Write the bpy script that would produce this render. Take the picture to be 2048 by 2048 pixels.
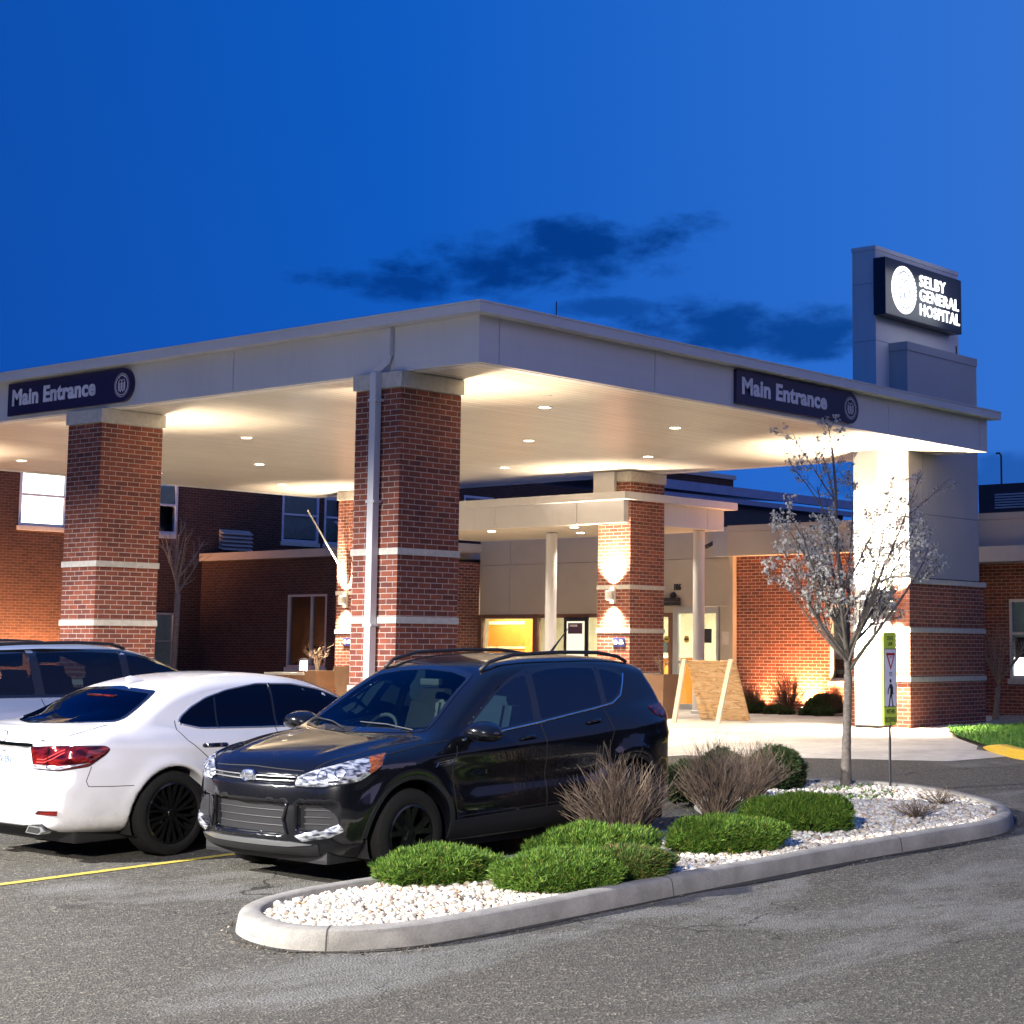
import bpy, bmesh, math, random
import numpy as np
from mathutils import Vector, Matrix
from mathutils.geometry import delaunay_2d_cdt
for o in list(bpy.data.objects): bpy.data.objects.remove(o)
SC = bpy.context.scene
COL = SC.collection
R = math.radians
DOWN_W = 760; LOBBY_W = 320; UP_W = 1100; LOTA_W = 42000; LOTB_W = 32000
BANKS = [(0.735, 0.210, 0.100, 0.020, 0.92, -0.12), (0.82, 0.192, 0.045, 0.010, 0.8, 0.05), (0.622, 0.172, 0.080, 0.017, 0.85), (0.70, 0.183, 0.03, 0.006, 0.6), (0.485, 0.09, 0.10, 0.016, 0.5)]
# ------------------------------------------------------------------ camera
CAM_POS = (-15.6033, -15.1549, 1.30)
YAW, PITCH, ROLL = 0.6563, 0.1157, 0.0042
fw = Vector((math.cos(YAW)*math.cos(PITCH), math.sin(YAW)*math.cos(PITCH), math.sin(PITCH)))
rt = Vector((math.sin(YAW), -math.cos(YAW), 0)); up = rt.cross(fw)
rt2 = rt*math.cos(ROLL)+up*math.sin(ROLL); up2 = up*math.cos(ROLL)-rt*math.sin(ROLL)
cd = bpy.data.cameras.new('camera'); cam = bpy.data.objects.new('camera', cd); COL.objects.link(cam)
cam.matrix_world = Matrix(((rt2.x, up2.x, -fw.x, CAM_POS[0]), (rt2.y, up2.y, -fw.y, CAM_POS[1]), (rt2.z, up2.z, -fw.z, CAM_POS[2]), (0, 0, 0, 1)))
cd.sensor_width = 36; cd.lens = 3694.8/2048*36
cd.shift_x = (1024-1376.73)/2048; cd.shift_y = (867.62-1024)/2048
cd.clip_start = 0.1; cd.clip_end = 2000
SC.camera = cam
# ------------------------------------------------------------------ world: blue-hour sky with a few dark clouds
W = bpy.data.worlds.new("World"); SC.world = W; W.use_nodes = True
nt = W.node_tree; nt.nodes.clear()
def N(t, **k):
    n = nt.nodes.new(t)
    for a, b in k.items(): setattr(n, a, b)
    return n
def LK(a, b): nt.links.new(a, b)
def M_(op, a, b=None, c=None, clamp=False):
    n = nt.nodes.new('ShaderNodeMath'); n.operation = op; n.use_clamp = clamp
    for i, v in enumerate((a, b, c)):
        if v is None: continue
        if isinstance(v, (int, float)): n.inputs[i].default_value = v
        else: nt.links.new(v, n.inputs[i])
    return n.outputs[0]
SUN_EL, SUN_AZ = R(-2.5), R(-68)         # the sun has just set, to the right behind the photographer
sky = N('ShaderNodeTexSky', sky_type='NISHITA', sun_disc=False)
sky.sun_elevation = SUN_EL; sky.sun_rotation = R(158); sky.altitude = 200; sky.air_density = 1.0; sky.dust_density = 0.4; sky.ozone_density = 3.0
tc = N('ShaderNodeTexCoord'); sp = N('ShaderNodeSeparateXYZ'); LK(tc.outputs['Generated'], sp.inputs[0])
az = M_('ARCTAN2', sp.outputs[1], sp.outputs[0]); el = M_('ARCSINE', sp.outputs[2])
# brightness grows towards the after-glow (azimuth -68 deg) and falls towards the zenith on the far side
dx, dy = math.cos(SUN_AZ), math.sin(SUN_AZ)
toward = M_('ADD', M_('MULTIPLY', sp.outputs[0], dx), M_('MULTIPLY', sp.outputs[1], dy))
gl = N('ShaderNodeValToRGB'); LK(M_('MULTIPLY_ADD', toward, 0.5, 0.5), gl.inputs[0])
cr = gl.color_ramp; cr.elements[0].position = 0.0; cr.elements[0].color = (0.0005, 0.05, 0.30, 1)
cr.elements[1].position = 1.0; cr.elements[1].color = (0.19, 0.19, 0.36, 1)
for p_, c_ in ((0.20, (0.0006, 0.070, 0.40, 1)), (0.30, (0.0015, 0.100, 0.52, 1)), (0.42, (0.020, 0.150, 0.62, 1)), (0.56, (0.050, 0.185, 0.62, 1)), (0.82, (0.05, 0.15, 0.55, 1))):
    e_ = cr.elements.new(p_); e_.color = c_
mixs = N('ShaderNodeMixRGB', blend_type='ADD'); mixs.inputs[0].default_value = 1.0
skm = N('ShaderNodeMixRGB', blend_type='MULTIPLY'); skm.inputs[0].default_value = 1; LK(sky.outputs[0], skm.inputs[1]); skm.inputs[2].default_value = (0.10, 0.10, 0.10, 1)
LK(gl.outputs[0], mixs.inputs[1]); LK(skm.outputs[0], mixs.inputs[2])
# clouds: soft dark banks
nz = N('ShaderNodeTexNoise'); nz.inputs['Scale'].default_value = 1.0; nz.inputs['Detail'].default_value = 8; nz.inputs['Roughness'].default_value = 0.62
cmb = N('ShaderNodeCombineXYZ'); LK(M_('MULTIPLY', az, 20.0), cmb.inputs[0]); LK(M_('MULTIPLY', el, 40.0), cmb.inputs[1]); LK(cmb.outputs[0], nz.inputs['Vector'])
nzv = nz.outputs[0]
def bank(a0, e0, ra, re, amt, tilt=0.0):
    da = M_('SUBTRACT', az, a0)
    u = M_('DIVIDE', da, ra); ee = M_('SUBTRACT', M_('SUBTRACT', el, e0), M_('MULTIPLY', da, tilt)); v = M_('DIVIDE', ee, re)
    r2 = M_('ADD', M_('MULTIPLY', u, u), M_('MULTIPLY', v, v))
    m = M_('SUBTRACT', 1.0, r2)
    m = M_('ADD', m, M_('MULTIPLY', M_('SUBTRACT', nzv, 0.5), 4.4))
    mr = N('ShaderNodeMapRange', interpolation_type='SMOOTHSTEP'); LK(m, mr.inputs[0]); mr.inputs[1].default_value = -0.25; mr.inputs[2].default_value = 1.1
    return M_('MULTIPLY', mr.outputs[0], amt)
CL = None
for b_ in BANKS:
    k_ = bank(*b_)
    CL = k_ if CL is None else M_('MAXIMUM', CL, k_)
cm = N('ShaderNodeMixRGB', blend_type='MULTIPLY'); LK(CL, cm.inputs[0]); LK(mixs.outputs[0], cm.inputs[1]); cm.inputs[2].default_value = (0.02, 0.30, 0.40, 1)
bg = N('ShaderNodeBackground'); bg.inputs[1].default_value = 1.0; LK(cm.outputs[0], bg.inputs[0])
wo = N('ShaderNodeOutputWorld'); LK(bg.outputs[0], wo.inputs[0])
# ------------------------------------------------------------------ exposure / render
SC.view_settings.view_transform = 'Standard'; SC.view_settings.look = 'None'
SC.view_settings.exposure = 0.0; SC.view_settings.gamma = 1.0
SC.render.engine = 'CYCLES'
SC.cycles.use_denoising = True
SC.cycles.max_bounces = 8; SC.cycles.diffuse_bounces = 4; SC.cycles.glossy_bounces = 4; SC.cycles.transparent_max_bounces = 10
SC.cycles.sample_clamp_indirect = 6.0
# the one very weak, very broad "sun": what is left of the after-glow
sd = bpy.data.lights.new('afterglow_sun', 'SUN'); sd.energy = 0.34; sd.angle = R(40); sd.color = (0.72, 0.62, 1.0)
so = bpy.data.objects.new('afterglow_sun', sd); COL.objects.link(so)
so.rotation_euler = Vector((-dx*math.cos(R(14)), -dy*math.cos(R(14)), -math.sin(R(14)))).to_track_quat('-Z', 'Y').to_euler()
# ------------------------------------------------------------------ helpers
def gz(x, y):
    """height of the car park: a gentle fall from the building (z = 0) towards the camera"""
    return min(0.0, -0.8+0.025*((x+15.6033)*0.792+(y+15.1549)*0.61))
def gzn(x, y): return np.minimum(0.0, -0.8+0.025*((x+15.6033)*0.792+(y+15.1549)*0.61))
class MB:
    def __init__(s): s.v = []; s.f = []; s.m = []
    def add(s, vs, fs, mi=0):
        b = len(s.v); s.v += [tuple(map(float, q)) for q in vs]; s.f += [tuple(b+i for i in f) for f in fs]; s.m += [mi]*len(fs); return s
    def box(s, x0, x1, y0, y1, z0, z1, mi=0):
        vs = [(x0, y0, z0), (x1, y0, z0), (x1, y1, z0), (x0, y1, z0), (x0, y0, z1), (x1, y0, z1), (x1, y1, z1), (x0, y1, z1)]
        return s.add(vs, [(0, 3, 2, 1), (4, 5, 6, 7), (0, 1, 5, 4), (1, 2, 6, 5), (2, 3, 7, 6), (3, 0, 4, 7)], mi)
    def bbox(s, x0, x1, y0, y1, z0, z1, b=0.01, mi=0):
        """box with chamfered edges"""
        bm = bmesh.new(); bmesh.ops.create_cube(bm, size=1)
        for v in bm.verts: v.co = Vector(((x0+x1)/2+v.co.x*(x1-x0), (y0+y1)/2+v.co.y*(y1-y0), (z0+z1)/2+v.co.z*(z1-z0)))
        bmesh.ops.bevel(bm, geom=bm.edges[:], offset=b, segments=2, affect='EDGES', profile=0.7)
        return s.bm(bm, mi)
    def bm(s, bm, mi=0):
        bm.verts.ensure_lookup_table(); bm.verts.index_update()
        s.add([v.co[:] for v in bm.verts], [tuple(v.index for v in f.verts) for f in bm.faces], mi); bm.free(); return s
    def prism(s, pts, axis, a0, a1, mi=0):
        """polygon pts in the plane perpendicular to axis, extruded a0..a1"""
        n = len(pts)
        def mk(p, a): return {'x': (a, p[0], p[1]), 'y': (p[0], a, p[1]), 'z': (p[0], p[1], a)}[axis]
        vs = [mk(p, a0) for p in pts]+[mk(p, a1) for p in pts]
        fs = [tuple(range(n))[::-1], tuple(range(n, 2*n))]+[(i, (i+1) % n, n+(i+1) % n, n+i) for i in range(n)]
        return s.add(vs, fs, mi)
    def tube(s, pts, rad, n=8, mi=0, cap=True):
        pts = [Vector(p) for p in pts]; k = len(pts)
        rads = rad if isinstance(rad, (list, tuple)) else [rad]*k
        vs = []; ref = None
        for i, p in enumerate(pts):
            t = (pts[min(i+1, k-1)]-pts[max(i-1, 0)])
            if t.length < 1e-9: t = Vector((0, 0, 1))
            t.normalize()
            if ref is None: ref = Vector((0, 0, 1)) if abs(t.z) < 0.9 else Vector((1, 0, 0))
            a = t.cross(ref)
            if a.length < 1e-6: a = t.cross(Vector((0, 1, 0.1)))
            a.normalize(); b = t.cross(a).normalized(); ref = a.cross(t)
            for j in range(n):
                q = 2*math.pi*j/n; vs.append(p+(a*math.cos(q)+b*math.sin(q))*rads[i])
        fs = []
        for i in range(k-1):
            for j in range(n):
                fs.append((i*n+j, i*n+(j+1) % n, (i+1)*n+(j+1) % n, (i+1)*n+j))
        if cap: fs.append(tuple(range(n))[::-1]); fs.append(tuple((k-1)*n+j for j in range(n)))
        return s.add([v[:] for v in vs], fs, mi)
    def lathe(s, prof, c=(0, 0, 0), axis='z', n=24, mi=0):
        """prof = [(radius, height)...] turned round an axis through c"""
        vs = []; k = len(prof)
        for r, h in prof:
            for j in range(n):
                q = 2*math.pi*j/n; a, b = r*math.cos(q), r*math.sin(q)
                vs.append({'z': (c[0]+a, c[1]+b, c[2]+h), 'y': (c[0]+a, c[1]+h, c[2]+b), 'x': (c[0]+h, c[1]+a, c[2]+b)}[axis])
        fs = [(i*n+j, i*n+(j+1) % n, (i+1)*n+(j+1) % n, (i+1)*n+j) for i in range(k-1) for j in range(n)]
        return s.add(vs, fs, mi)
    def build(s, name, mats, parent=None, smooth=False, loc=None, fix=True):
        me = bpy.data.meshes.new(name); me.from_pydata(s.v, [], s.f)
        if not isinstance(mats, (list, tuple)): mats = [mats]
        for m in mats: me.materials.append(m)
        if len(mats) > 1: me.polygons.foreach_set('material_index', s.m)
        if fix:
            bm = bmesh.new(); bm.from_mesh(me); bmesh.ops.recalc_face_normals(bm, faces=bm.faces[:]); bm.to_mesh(me); bm.free()
        me.update()
        uv_box(me)
        if smooth: me.polygons.foreach_set('use_smooth', [True]*len(me.polygons))
        if smooth == 'auto': me.set_sharp_from_angle(angle=R(35))
        o = bpy.data.objects.new(name, me); COL.objects.link(o)
        if loc: o.location = loc
        if parent: o.parent = parent
        return o
def uv_box(me):
    """box projection in metres, so brick courses and boards keep their real size"""
    n = len(me.loops)
    if n == 0: return
    uv = me.uv_layers.new(name='UVMap')
    co = np.empty(len(me.vertices)*3); me.vertices.foreach_get('co', co); co = co.reshape(-1, 3)
    vi = np.empty(n, dtype=np.int64); me.loops.foreach_get('vertex_index', vi)
    nr = np.empty(len(me.polygons)*3); me.polygons.foreach_get('normal', nr); nr = np.abs(nr.reshape(-1, 3))
    lt = np.empty(len(me.polygons), dtype=np.int64); me.polygons.foreach_get('loop_total', lt)
    ax = np.repeat(np.argmax(nr, axis=1), lt); c = co[vi]
    u = np.where(ax == 0, c[:, 1], c[:, 0]); v = np.where(ax == 2, c[:, 1], c[:, 2])
    a = np.empty(n*2); a[0::2] = u; a[1::2] = v; uv.data.foreach_set('uv', a)
def tag(o, label=None, cat=None, group=None, kind=None):
    if label: o['label'] = label
    if cat: o['category'] = cat
    if group: o['group'] = group
    if kind: o['kind'] = kind
    return o
def thing(name, loc=(0, 0, 0), rz=0, label=None, cat=None, group=None):
    o = bpy.data.objects.new(name, None); COL.objects.link(o); o.location = loc; o.rotation_euler = (0, 0, rz); o.empty_display_size = 0.3
    return tag(o, label, cat, group)
def kids(o): return [c for c in bpy.data.objects if c.parent == o]
def dup(o, parent=None):
    c = o.copy(); COL.objects.link(c); c.parent = parent
    for k in kids(o): dup(k, c)
    return c
def np_obj(name, V, F, mat, parent=None, smooth=True):
    me = bpy.data.meshes.new(name)
    V = np.asarray(V, dtype=np.float32); F = np.asarray(F, dtype=np.int32); k = F.shape[1]
    me.vertices.add(len(V)); me.vertices.foreach_set('co', V.ravel())
    me.loops.add(F.size); me.loops.foreach_set('vertex_index', F.ravel())
    me.polygons.add(len(F)); me.polygons.foreach_set('loop_start', np.arange(len(F), dtype=np.int32)*k)
    me.polygons.foreach_set('loop_total', np.full(len(F), k, dtype=np.int32))
    me.update(calc_edges=True); me.validate()
    for m in (mat if isinstance(mat, (list, tuple)) else [mat]): me.materials.append(m)
    if smooth: me.polygons.foreach_set('use_smooth', [True]*len(me.polygons))
    o = bpy.data.objects.new(name, me); COL.objects.link(o)
    if parent: o.parent = parent
    return o
def text_mb(body, size, extrude=0.004, bold=0.0, align='LEFT', shear=0.0, space=1.0):
    """flat lettering as a mesh in its own x / y plane"""
    c = bpy.data.curves.new('lettering', 'FONT'); c.body = body; c.size = size; c.extrude = extrude; c.offset = bold; c.align_x = align; c.shear = shear; c.space_character = space
    c.resolution_u = 3
    o = bpy.data.objects.new('lettering', c); COL.objects.link(o)
    dg = bpy.context.evaluated_depsgraph_get(); me = bpy.data.meshes.new_from_object(o.evaluated_get(dg))
    mb = MB(); mb.add([v.co[:] for v in me.vertices], [tuple(p.vertices) for p in me.polygons])
    bpy.data.objects.remove(o); bpy.data.curves.remove(c); bpy.data.meshes.remove(me)
    return mb
def place_text(mb, origin, ux, uy, sx=1.0):
    """map lettering coordinates to the world: x along ux, y along uy, depth along ux x uy"""
    ux, uy = Vector(ux), Vector(uy); un = ux.cross(uy); o = Vector(origin)
    mb.v = [tuple(o+ux*(v[0]*sx)+uy*v[1]+un*v[2]) for v in mb.v]; return mb
def inside(poly, P):
    P = np.asarray(P); x, y = P[:, 0], P[:, 1]; r = np.zeros(len(P), bool); n = len(poly)
    for i in range(n):
        x0, y0 = poly[i]; x1, y1 = poly[(i+1) % n]
        c = ((y0 > y) != (y1 > y)); xs = x0+(y-y0)*(x1-x0)/((y1-y0) if y1 != y0 else 1e-12)
        r ^= c & (x < xs)
    return r
def smooth_closed(pts, n=8):
    P = [np.array(p, float) for p in pts]; k = len(P); out = []
    for i in range(k):
        a, b, c, d = P[i-1], P[i], P[(i+1) % k], P[(i+2) % k]
        for j in range(n):
            t = j/n; out.append(0.5*((2*b)+(-a+c)*t+(2*a-5*b+4*c-d)*t*t+(-a+3*b-3*c+d)*t**3))
    return [tuple(o) for o in out]
def resample(pts, step, closed=True):
    out = []; n = len(pts)
    for i in range(n if closed else n-1):
        a = np.array(pts[i], float); b = np.array(pts[(i+1) % n], float); k = max(1, int(math.ceil(np.linalg.norm(b-a)/step)))
        for j in range(k): out.append(tuple(a+(b-a)*j/k))
    if not closed: out.append(tuple(pts[-1]))
    return out
def fill(poly, step, holes=()):
    """triangulated polygon with interior points, 2-D"""
    b = resample(poly, step); n = len(b); vs = list(b); ed = [(i, (i+1) % n) for i in range(n)]
    for h in holes:
        hb = resample(h, step); m = len(hb); o = len(vs); vs += hb; ed += [(o+i, o+(i+1) % m) for i in range(m)]
    P = np.array(b); lo, hi = P.min(0), P.max(0)
    gx, gy = np.meshgrid(np.arange(lo[0]+step/2, hi[0], step), np.arange(lo[1]+step/2, hi[1], step)); G = np.c_[gx.ravel(), gy.ravel()]
    if len(G):
        m = inside(b, G)
        for h in holes: m &= ~inside(h, G)
        G = G[m]
        A = np.array(vs)
        if len(G) and len(G)*len(A) < 6e7:
            d = np.min(np.hypot(G[:, None, 0]-A[None, :, 0], G[:, None, 1]-A[None, :, 1]), axis=1); G = G[d > step*0.45]
        vs += [tuple(g) for g in G]
    r = delaunay_2d_cdt([Vector(v) for v in vs], ed, [], 1, 1e-7)
    V = [tuple(v) for v in r[0]]; F = [tuple(f) for f in r[2]]
    if holes and F:
        c = np.array([np.mean([V[i] for i in f], axis=0) for f in F]); m = np.ones(len(F), bool)
        for h in holes: m &= ~inside(h, c)
        F = [f for f, k in zip(F, m) if k]
    return V, F
# ------------------------------------------------------------------ materials
class Mat:
    def __init__(s, name):
        s.m = bpy.data.materials.new(name); s.m.use_nodes = True; s.t = s.m.node_tree; s.b = s.t.nodes['Principled BSDF']; s.out = s.t.nodes['Material Output']
    def n(s, typ, **k):
        q = s.t.nodes.new(typ)
        for a, b in k.items():
            if hasattr(q, a) and not a[0].isupper(): setattr(q, a, b)
        return q
    def l(s, a, b): s.t.links.new(a, b)
    def set(s, **k):
        nm = dict(col='Base Color', rough='Roughness', metal='Metallic', spec='Specular IOR Level', coat='Coat Weight', coatr='Coat Roughness', trans='Transmission Weight', em='Emission Color', ems='Emission Strength', sheen='Sheen Weight', sss='Subsurface Weight')
        for a, b in k.items():
            s.b.inputs[nm[a]].default_value = (*b, 1) if isinstance(b, tuple) and len(b) == 3 else b
        return s
    def noise(s, scale, detail=4, rough=0.55, coord='Object', stretch=None, dist=0.0):
        tc = s.n('ShaderNodeTexCoord'); q = s.n('ShaderNodeTexNoise'); q.inputs['Scale'].default_value = scale; q.inputs['Detail'].default_value = detail; q.inputs['Roughness'].default_value = rough; q.inputs['Distortion'].default_value = dist
        v = tc.outputs[coord]
        if stretch:
            mp = s.n('ShaderNodeMapping'); mp.inputs['Scale'].default_value = stretch; s.l(v, mp.inputs[0]); v = mp.outputs[0]
        s.l(v, q.inputs['Vector']); return q.outputs[0]
    def ramp(s, fac, stops):
        q = s.n('ShaderNodeValToRGB'); s.l(fac, q.inputs[0]); e = q.color_ramp.elements
        e[0].position, e[0].color = stops[0][0], (*stops[0][1], 1); e[1].position, e[1].color = stops[-1][0], (*stops[-1][1], 1)
        for p, c in stops[1:-1]: k = e.new(p); k.color = (*c, 1)
        return q.outputs[0]
    def mix(s, a, b, fac, mode='MIX'):
        q = s.n('ShaderNodeMixRGB'); q.blend_type = mode
        for i, v in ((0, fac), (1, a), (2, b)):
            if isinstance(v, (int, float)): q.inputs[i].default_value = v
            elif isinstance(v, tuple): q.inputs[i].default_value = (*v, 1)
            else: s.l(v, q.inputs[i])
        return q.outputs[0]
    def math(s, op, a, b=None, c=None, clamp=False):
        q = s.n('ShaderNodeMath'); q.operation = op; q.use_clamp = clamp
        for i, v in enumerate((a, b, c)):
            if v is None: continue
            if isinstance(v, (int, float)): q.inputs[i].default_value = v
            else: s.l(v, q.inputs[i])
        return q.outputs[0]
    def bump(s, h, strength=0.3, dist=0.01):
        q = s.n('ShaderNodeBump'); q.inputs['Strength'].default_value = strength; q.inputs['Distance'].default_value = dist; s.l(h, q.inputs['Height']); s.l(q.outputs[0], s.b.inputs['Normal']); return s
    def col(s, c): s.l(c, s.b.inputs['Base Color']); return s
def plain(name, col, rough=0.6, metal=0.0, var=0.12, scale=6, spec=0.5, coat=0.0):
    m = Mat(name).set(rough=rough, metal=metal, spec=spec, coat=coat)
    n = m.noise(scale, 5)
    a = tuple(c*(1-var) for c in col); b = tuple(min(1, c*(1+var)) for c in col)
    m.col(m.ramp(n, [(0.3, a), (0.7, b)])); return m
def emis(name, col, s):
    m = Mat(name); m.set(col=(0, 0, 0), em=col, ems=s, rough=0.8); return m.m
def brick_mat(name, c1, c2, mort, off=0.0):
    m = Mat(name).set(rough=0.85, spec=0.25)
    uv = m.n('ShaderNodeUVMap'); uv.uv_map = 'UVMap'; mp = m.n('ShaderNodeMapping'); mp.inputs['Location'].default_value = (off, 0.012, 0); m.l(uv.outputs[0], mp.inputs[0])
    nz = m.n('ShaderNodeTexNoise'); nz.inputs['Scale'].default_value = 18; nz.inputs['Detail'].default_value = 3
    m.l(mp.outputs[0], nz.inputs['Vector'])
    wob = m.n('ShaderNodeVectorMath'); wob.operation = 'MULTIPLY_ADD'; m.l(nz.outputs['Color'], wob.inputs[0]); wob.inputs[1].default_value = (0.004, 0.004, 0); m.l(mp.outputs[0], wob.inputs[2])
    b = m.n('ShaderNodeTexBrick'); b.offset = 0.5; b.inputs['Scale'].default_value = 1.0; b.inputs['Brick Width'].default_value = 0.2032; b.inputs['Row Height'].default_value = 0.0677
    b.inputs['Mortar Size'].default_value = 0.0055; b.inputs['Mortar Smooth'].default_value = 0.15; b.inputs['Bias'].default_value = -0.1
    b.inputs['Color1'].default_value = (*c1, 1); b.inputs['Color2'].default_value = (*c2, 1); b.inputs['Mortar'].default_value = (*mort, 1)
    m.l(wob.outputs[0], b.inputs['Vector'])
    g = m.n('ShaderNodeTexNoise'); g.inputs['Scale'].default_value = 60; g.inputs['Detail'].default_value = 4; m.l(mp.outputs[0], g.inputs['Vector'])
    big = m.noise(0.6, 4)
    c = m.mix(b.outputs['Color'], m.ramp(g.outputs[0], [(0.3, (0.62, 0.62, 0.62)), (0.7, (1.2, 1.2, 1.2))]), 0.55, 'MULTIPLY')
    c = m.mix(c, m.ramp(big, [(0.3, (0.8, 0.8, 0.8)), (0.7, (1.1, 1.1, 1.1))]), 0.8, 'MULTIPLY')
    tone = m.n('ShaderNodeTexNoise'); tone.inputs['Scale'].default_value = 1.0; tone.inputs['Detail'].default_value = 0; tm_ = m.n('ShaderNodeMapping'); tm_.inputs['Scale'].default_value = (4.9, 14.8, 1); m.l(mp.outputs[0], tm_.inputs[0]); m.l(tm_.outputs[0], tone.inputs['Vector'])
    c = m.mix(c, m.ramp(tone.outputs[0], [(0.32, (0.62, 0.62, 0.68)), (0.5, (1, 1, 1)), (0.68, (1.25, 1.12, 1.0))]), 0.4, 'MULTIPLY')
    m.col(c)
    h = m.math('SUBTRACT', m.math('MULTIPLY', g.outputs[0], 0.35), b.outputs['Fac']); m.bump(h, 0.7, 0.008); return m.m
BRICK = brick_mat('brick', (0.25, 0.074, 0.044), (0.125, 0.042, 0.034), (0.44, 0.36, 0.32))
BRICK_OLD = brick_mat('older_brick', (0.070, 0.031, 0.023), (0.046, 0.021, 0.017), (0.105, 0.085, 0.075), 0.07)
def panel_white():
    m = Mat('white_metal_panel').set(rough=0.42); d_ = m.noise(2.2, 6, 0.7, stretch=(3.5, 3.5, 0.35)); m.col(m.mix(m.ramp(m.noise(0.7, 3), [(0.3, (0.54, 0.53, 0.535)), (0.7, (0.585, 0.575, 0.58))]), (0.36, 0.34, 0.31), m.math('MULTIPLY', m.ramp(d_, [(0.52, (0, 0, 0)), (0.80, (1, 1, 1))]), 0.22))); m.bump(m.noise(1.6, 3), 0.06, 0.02); return m.m
PANEL = panel_white()
TANP = plain('tan_panel', (0.42, 0.36, 0.29), 0.55, 0, 0.05, 1.5).m
GREYP = plain('grey_panel', (0.36, 0.35, 0.36), 0.5, 0, 0.06, 1.5).m
STONE = plain('cast_stone', (0.48, 0.45, 0.40), 0.85, 0, 0.14, 14).m
def soffit_m():
    m = Mat('soffit_boards').set(rough=0.30, spec=0.6)
    uv = m.n('ShaderNodeUVMap'); uv.uv_map = 'UVMap'; s_ = m.n('ShaderNodeSeparateXYZ'); m.l(uv.outputs[0], s_.inputs[0])
    fr = m.math('FRACT', m.math('DIVIDE', s_.outputs[1], 0.1524)); d = m.math('ABSOLUTE', m.math('SUBTRACT', fr, 0.5))
    line = m.math('GREATER_THAN', d, 0.455)
    idn = m.n('ShaderNodeTexWhiteNoise'); idn.noise_dimensions = '1D'; m.l(m.math('FLOOR', m.math('DIVIDE', s_.outputs[1], 0.1524)), idn.inputs['W'])
    base = m.ramp(idn.outputs[0], [(0, (0.42, 0.39, 0.345)), (1, (0.50, 0.465, 0.41))])
    m.col(m.mix(base, (0.10, 0.085, 0.07), line)); m.bump(m.math('MULTIPLY', d, d), 0.35, 0.02)
    r = m.noise(2.0, 3); rr = m.n('ShaderNodeMapRange'); m.l(r, rr.inputs[0]); rr.inputs[3].default_value = 0.24; rr.inputs[4].default_value = 0.40; m.l(rr.outputs[0], m.b.inputs['Roughness']); return m.m
SOFFIT = soffit_m()
DARKM = plain('dark_metal', (0.03, 0.03, 0.035), 0.4, 0.3).m
ALU = plain('aluminium_frame', (0.45, 0.45, 0.46), 0.4, 0.4, 0.05).m
def asphalt():
    m = Mat('asphalt').set(rough=0.9, spec=0.3)
    fine = m.noise(150, 4, 0.75); mid = m.noise(28, 5, 0.6); big = m.noise(0.30, 6, 0.62, stretch=(0.75, 1.4, 1), dist=0.6); wear = m.noise(2.0, 6, 0.72, stretch=(0.7, 1.5, 1))
    vor = m.n('ShaderNodeTexVoronoi'); vor.inputs['Scale'].default_value = 62; tcx = m.n('ShaderNodeTexCoord'); m.l(tcx.outputs['Object'], vor.inputs['Vector'])
    c = m.ramp(fine, [(0.30, (0.035, 0.035, 0.032)), (0.52, (0.088, 0.084, 0.075)), (0.74, (0.26, 0.245, 0.22))])
    rc = m.n('ShaderNodeSeparateColor'); m.l(vor.outputs['Color'], rc.inputs[0]); c = m.mix(c, m.ramp(rc.outputs[0], [(0.0, (0.5, 0.5, 0.5)), (0.55, (0.95, 0.93, 0.90)), (0.88, (1.5, 1.46, 1.36)), (1.0, (3.4, 3.2, 2.9))]), 0.72, 'MULTIPLY')
    c = m.mix(c, m.ramp(mid, [(0.3, (0.7, 0.7, 0.7)), (0.7, (1.3, 1.28, 1.22))]), 0.8, 'MULTIPLY')
    patch = m.math('MULTIPLY', m.ramp(big, [(0.50, (0, 0, 0)), (0.56, (1, 1, 1))]), m.ramp(wear, [(0.36, (0, 0, 0)), (0.54, (1, 1, 1))]))
    c = m.mix(c, m.ramp(fine, [(0.3, (0.11, 0.11, 0.108)), (0.7, (0.30, 0.30, 0.29))]), m.math('MULTIPLY', patch, 0.52))
    # hairline cracks and oil drips
    cv = m.n('ShaderNodeTexVoronoi'); cv.feature = 'DISTANCE_TO_EDGE'; cv.inputs['Scale'].default_value = 0.22; dn = m.n('ShaderNodeTexNoise'); dn.inputs['Scale'].default_value = 1.3; dn.inputs['Detail'].default_value = 6; m.l(tcx.outputs['Object'], dn.inputs['Vector'])
    ad = m.n('ShaderNodeVectorMath'); ad.operation = 'MULTIPLY_ADD'; m.l(dn.outputs['Color'], ad.inputs[0]); ad.inputs[1].default_value = (1.6, 1.6, 0); m.l(tcx.outputs['Object'], ad.inputs[2]); m.l(ad.outputs[0], cv.inputs['Vector'])
    crack = m.math('MULTIPLY', m.math('LESS_THAN', cv.outputs['Distance'], 0.0022), m.ramp(m.noise(0.5, 2), [(0.45, (0, 0, 0)), (0.55, (1, 1, 1))]))
    c = m.mix(c, (0.012, 0.012, 0.012), m.math('MULTIPLY', crack, 0.8))
    oil = m.noise(1.7, 4, 0.6); c = m.mix(c, (0.02, 0.019, 0.018), m.math('MULTIPLY', m.ramp(oil, [(0.66, (0, 0, 0)), (0.74, (1, 1, 1))]), 0.6))
    m.col(c); m.bump(m.math('ADD', fine, m.math('MULTIPLY', vor.outputs['Distance'], 1.2)), 0.9, 0.012); return m.m
ASPHALT = asphalt()
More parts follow.
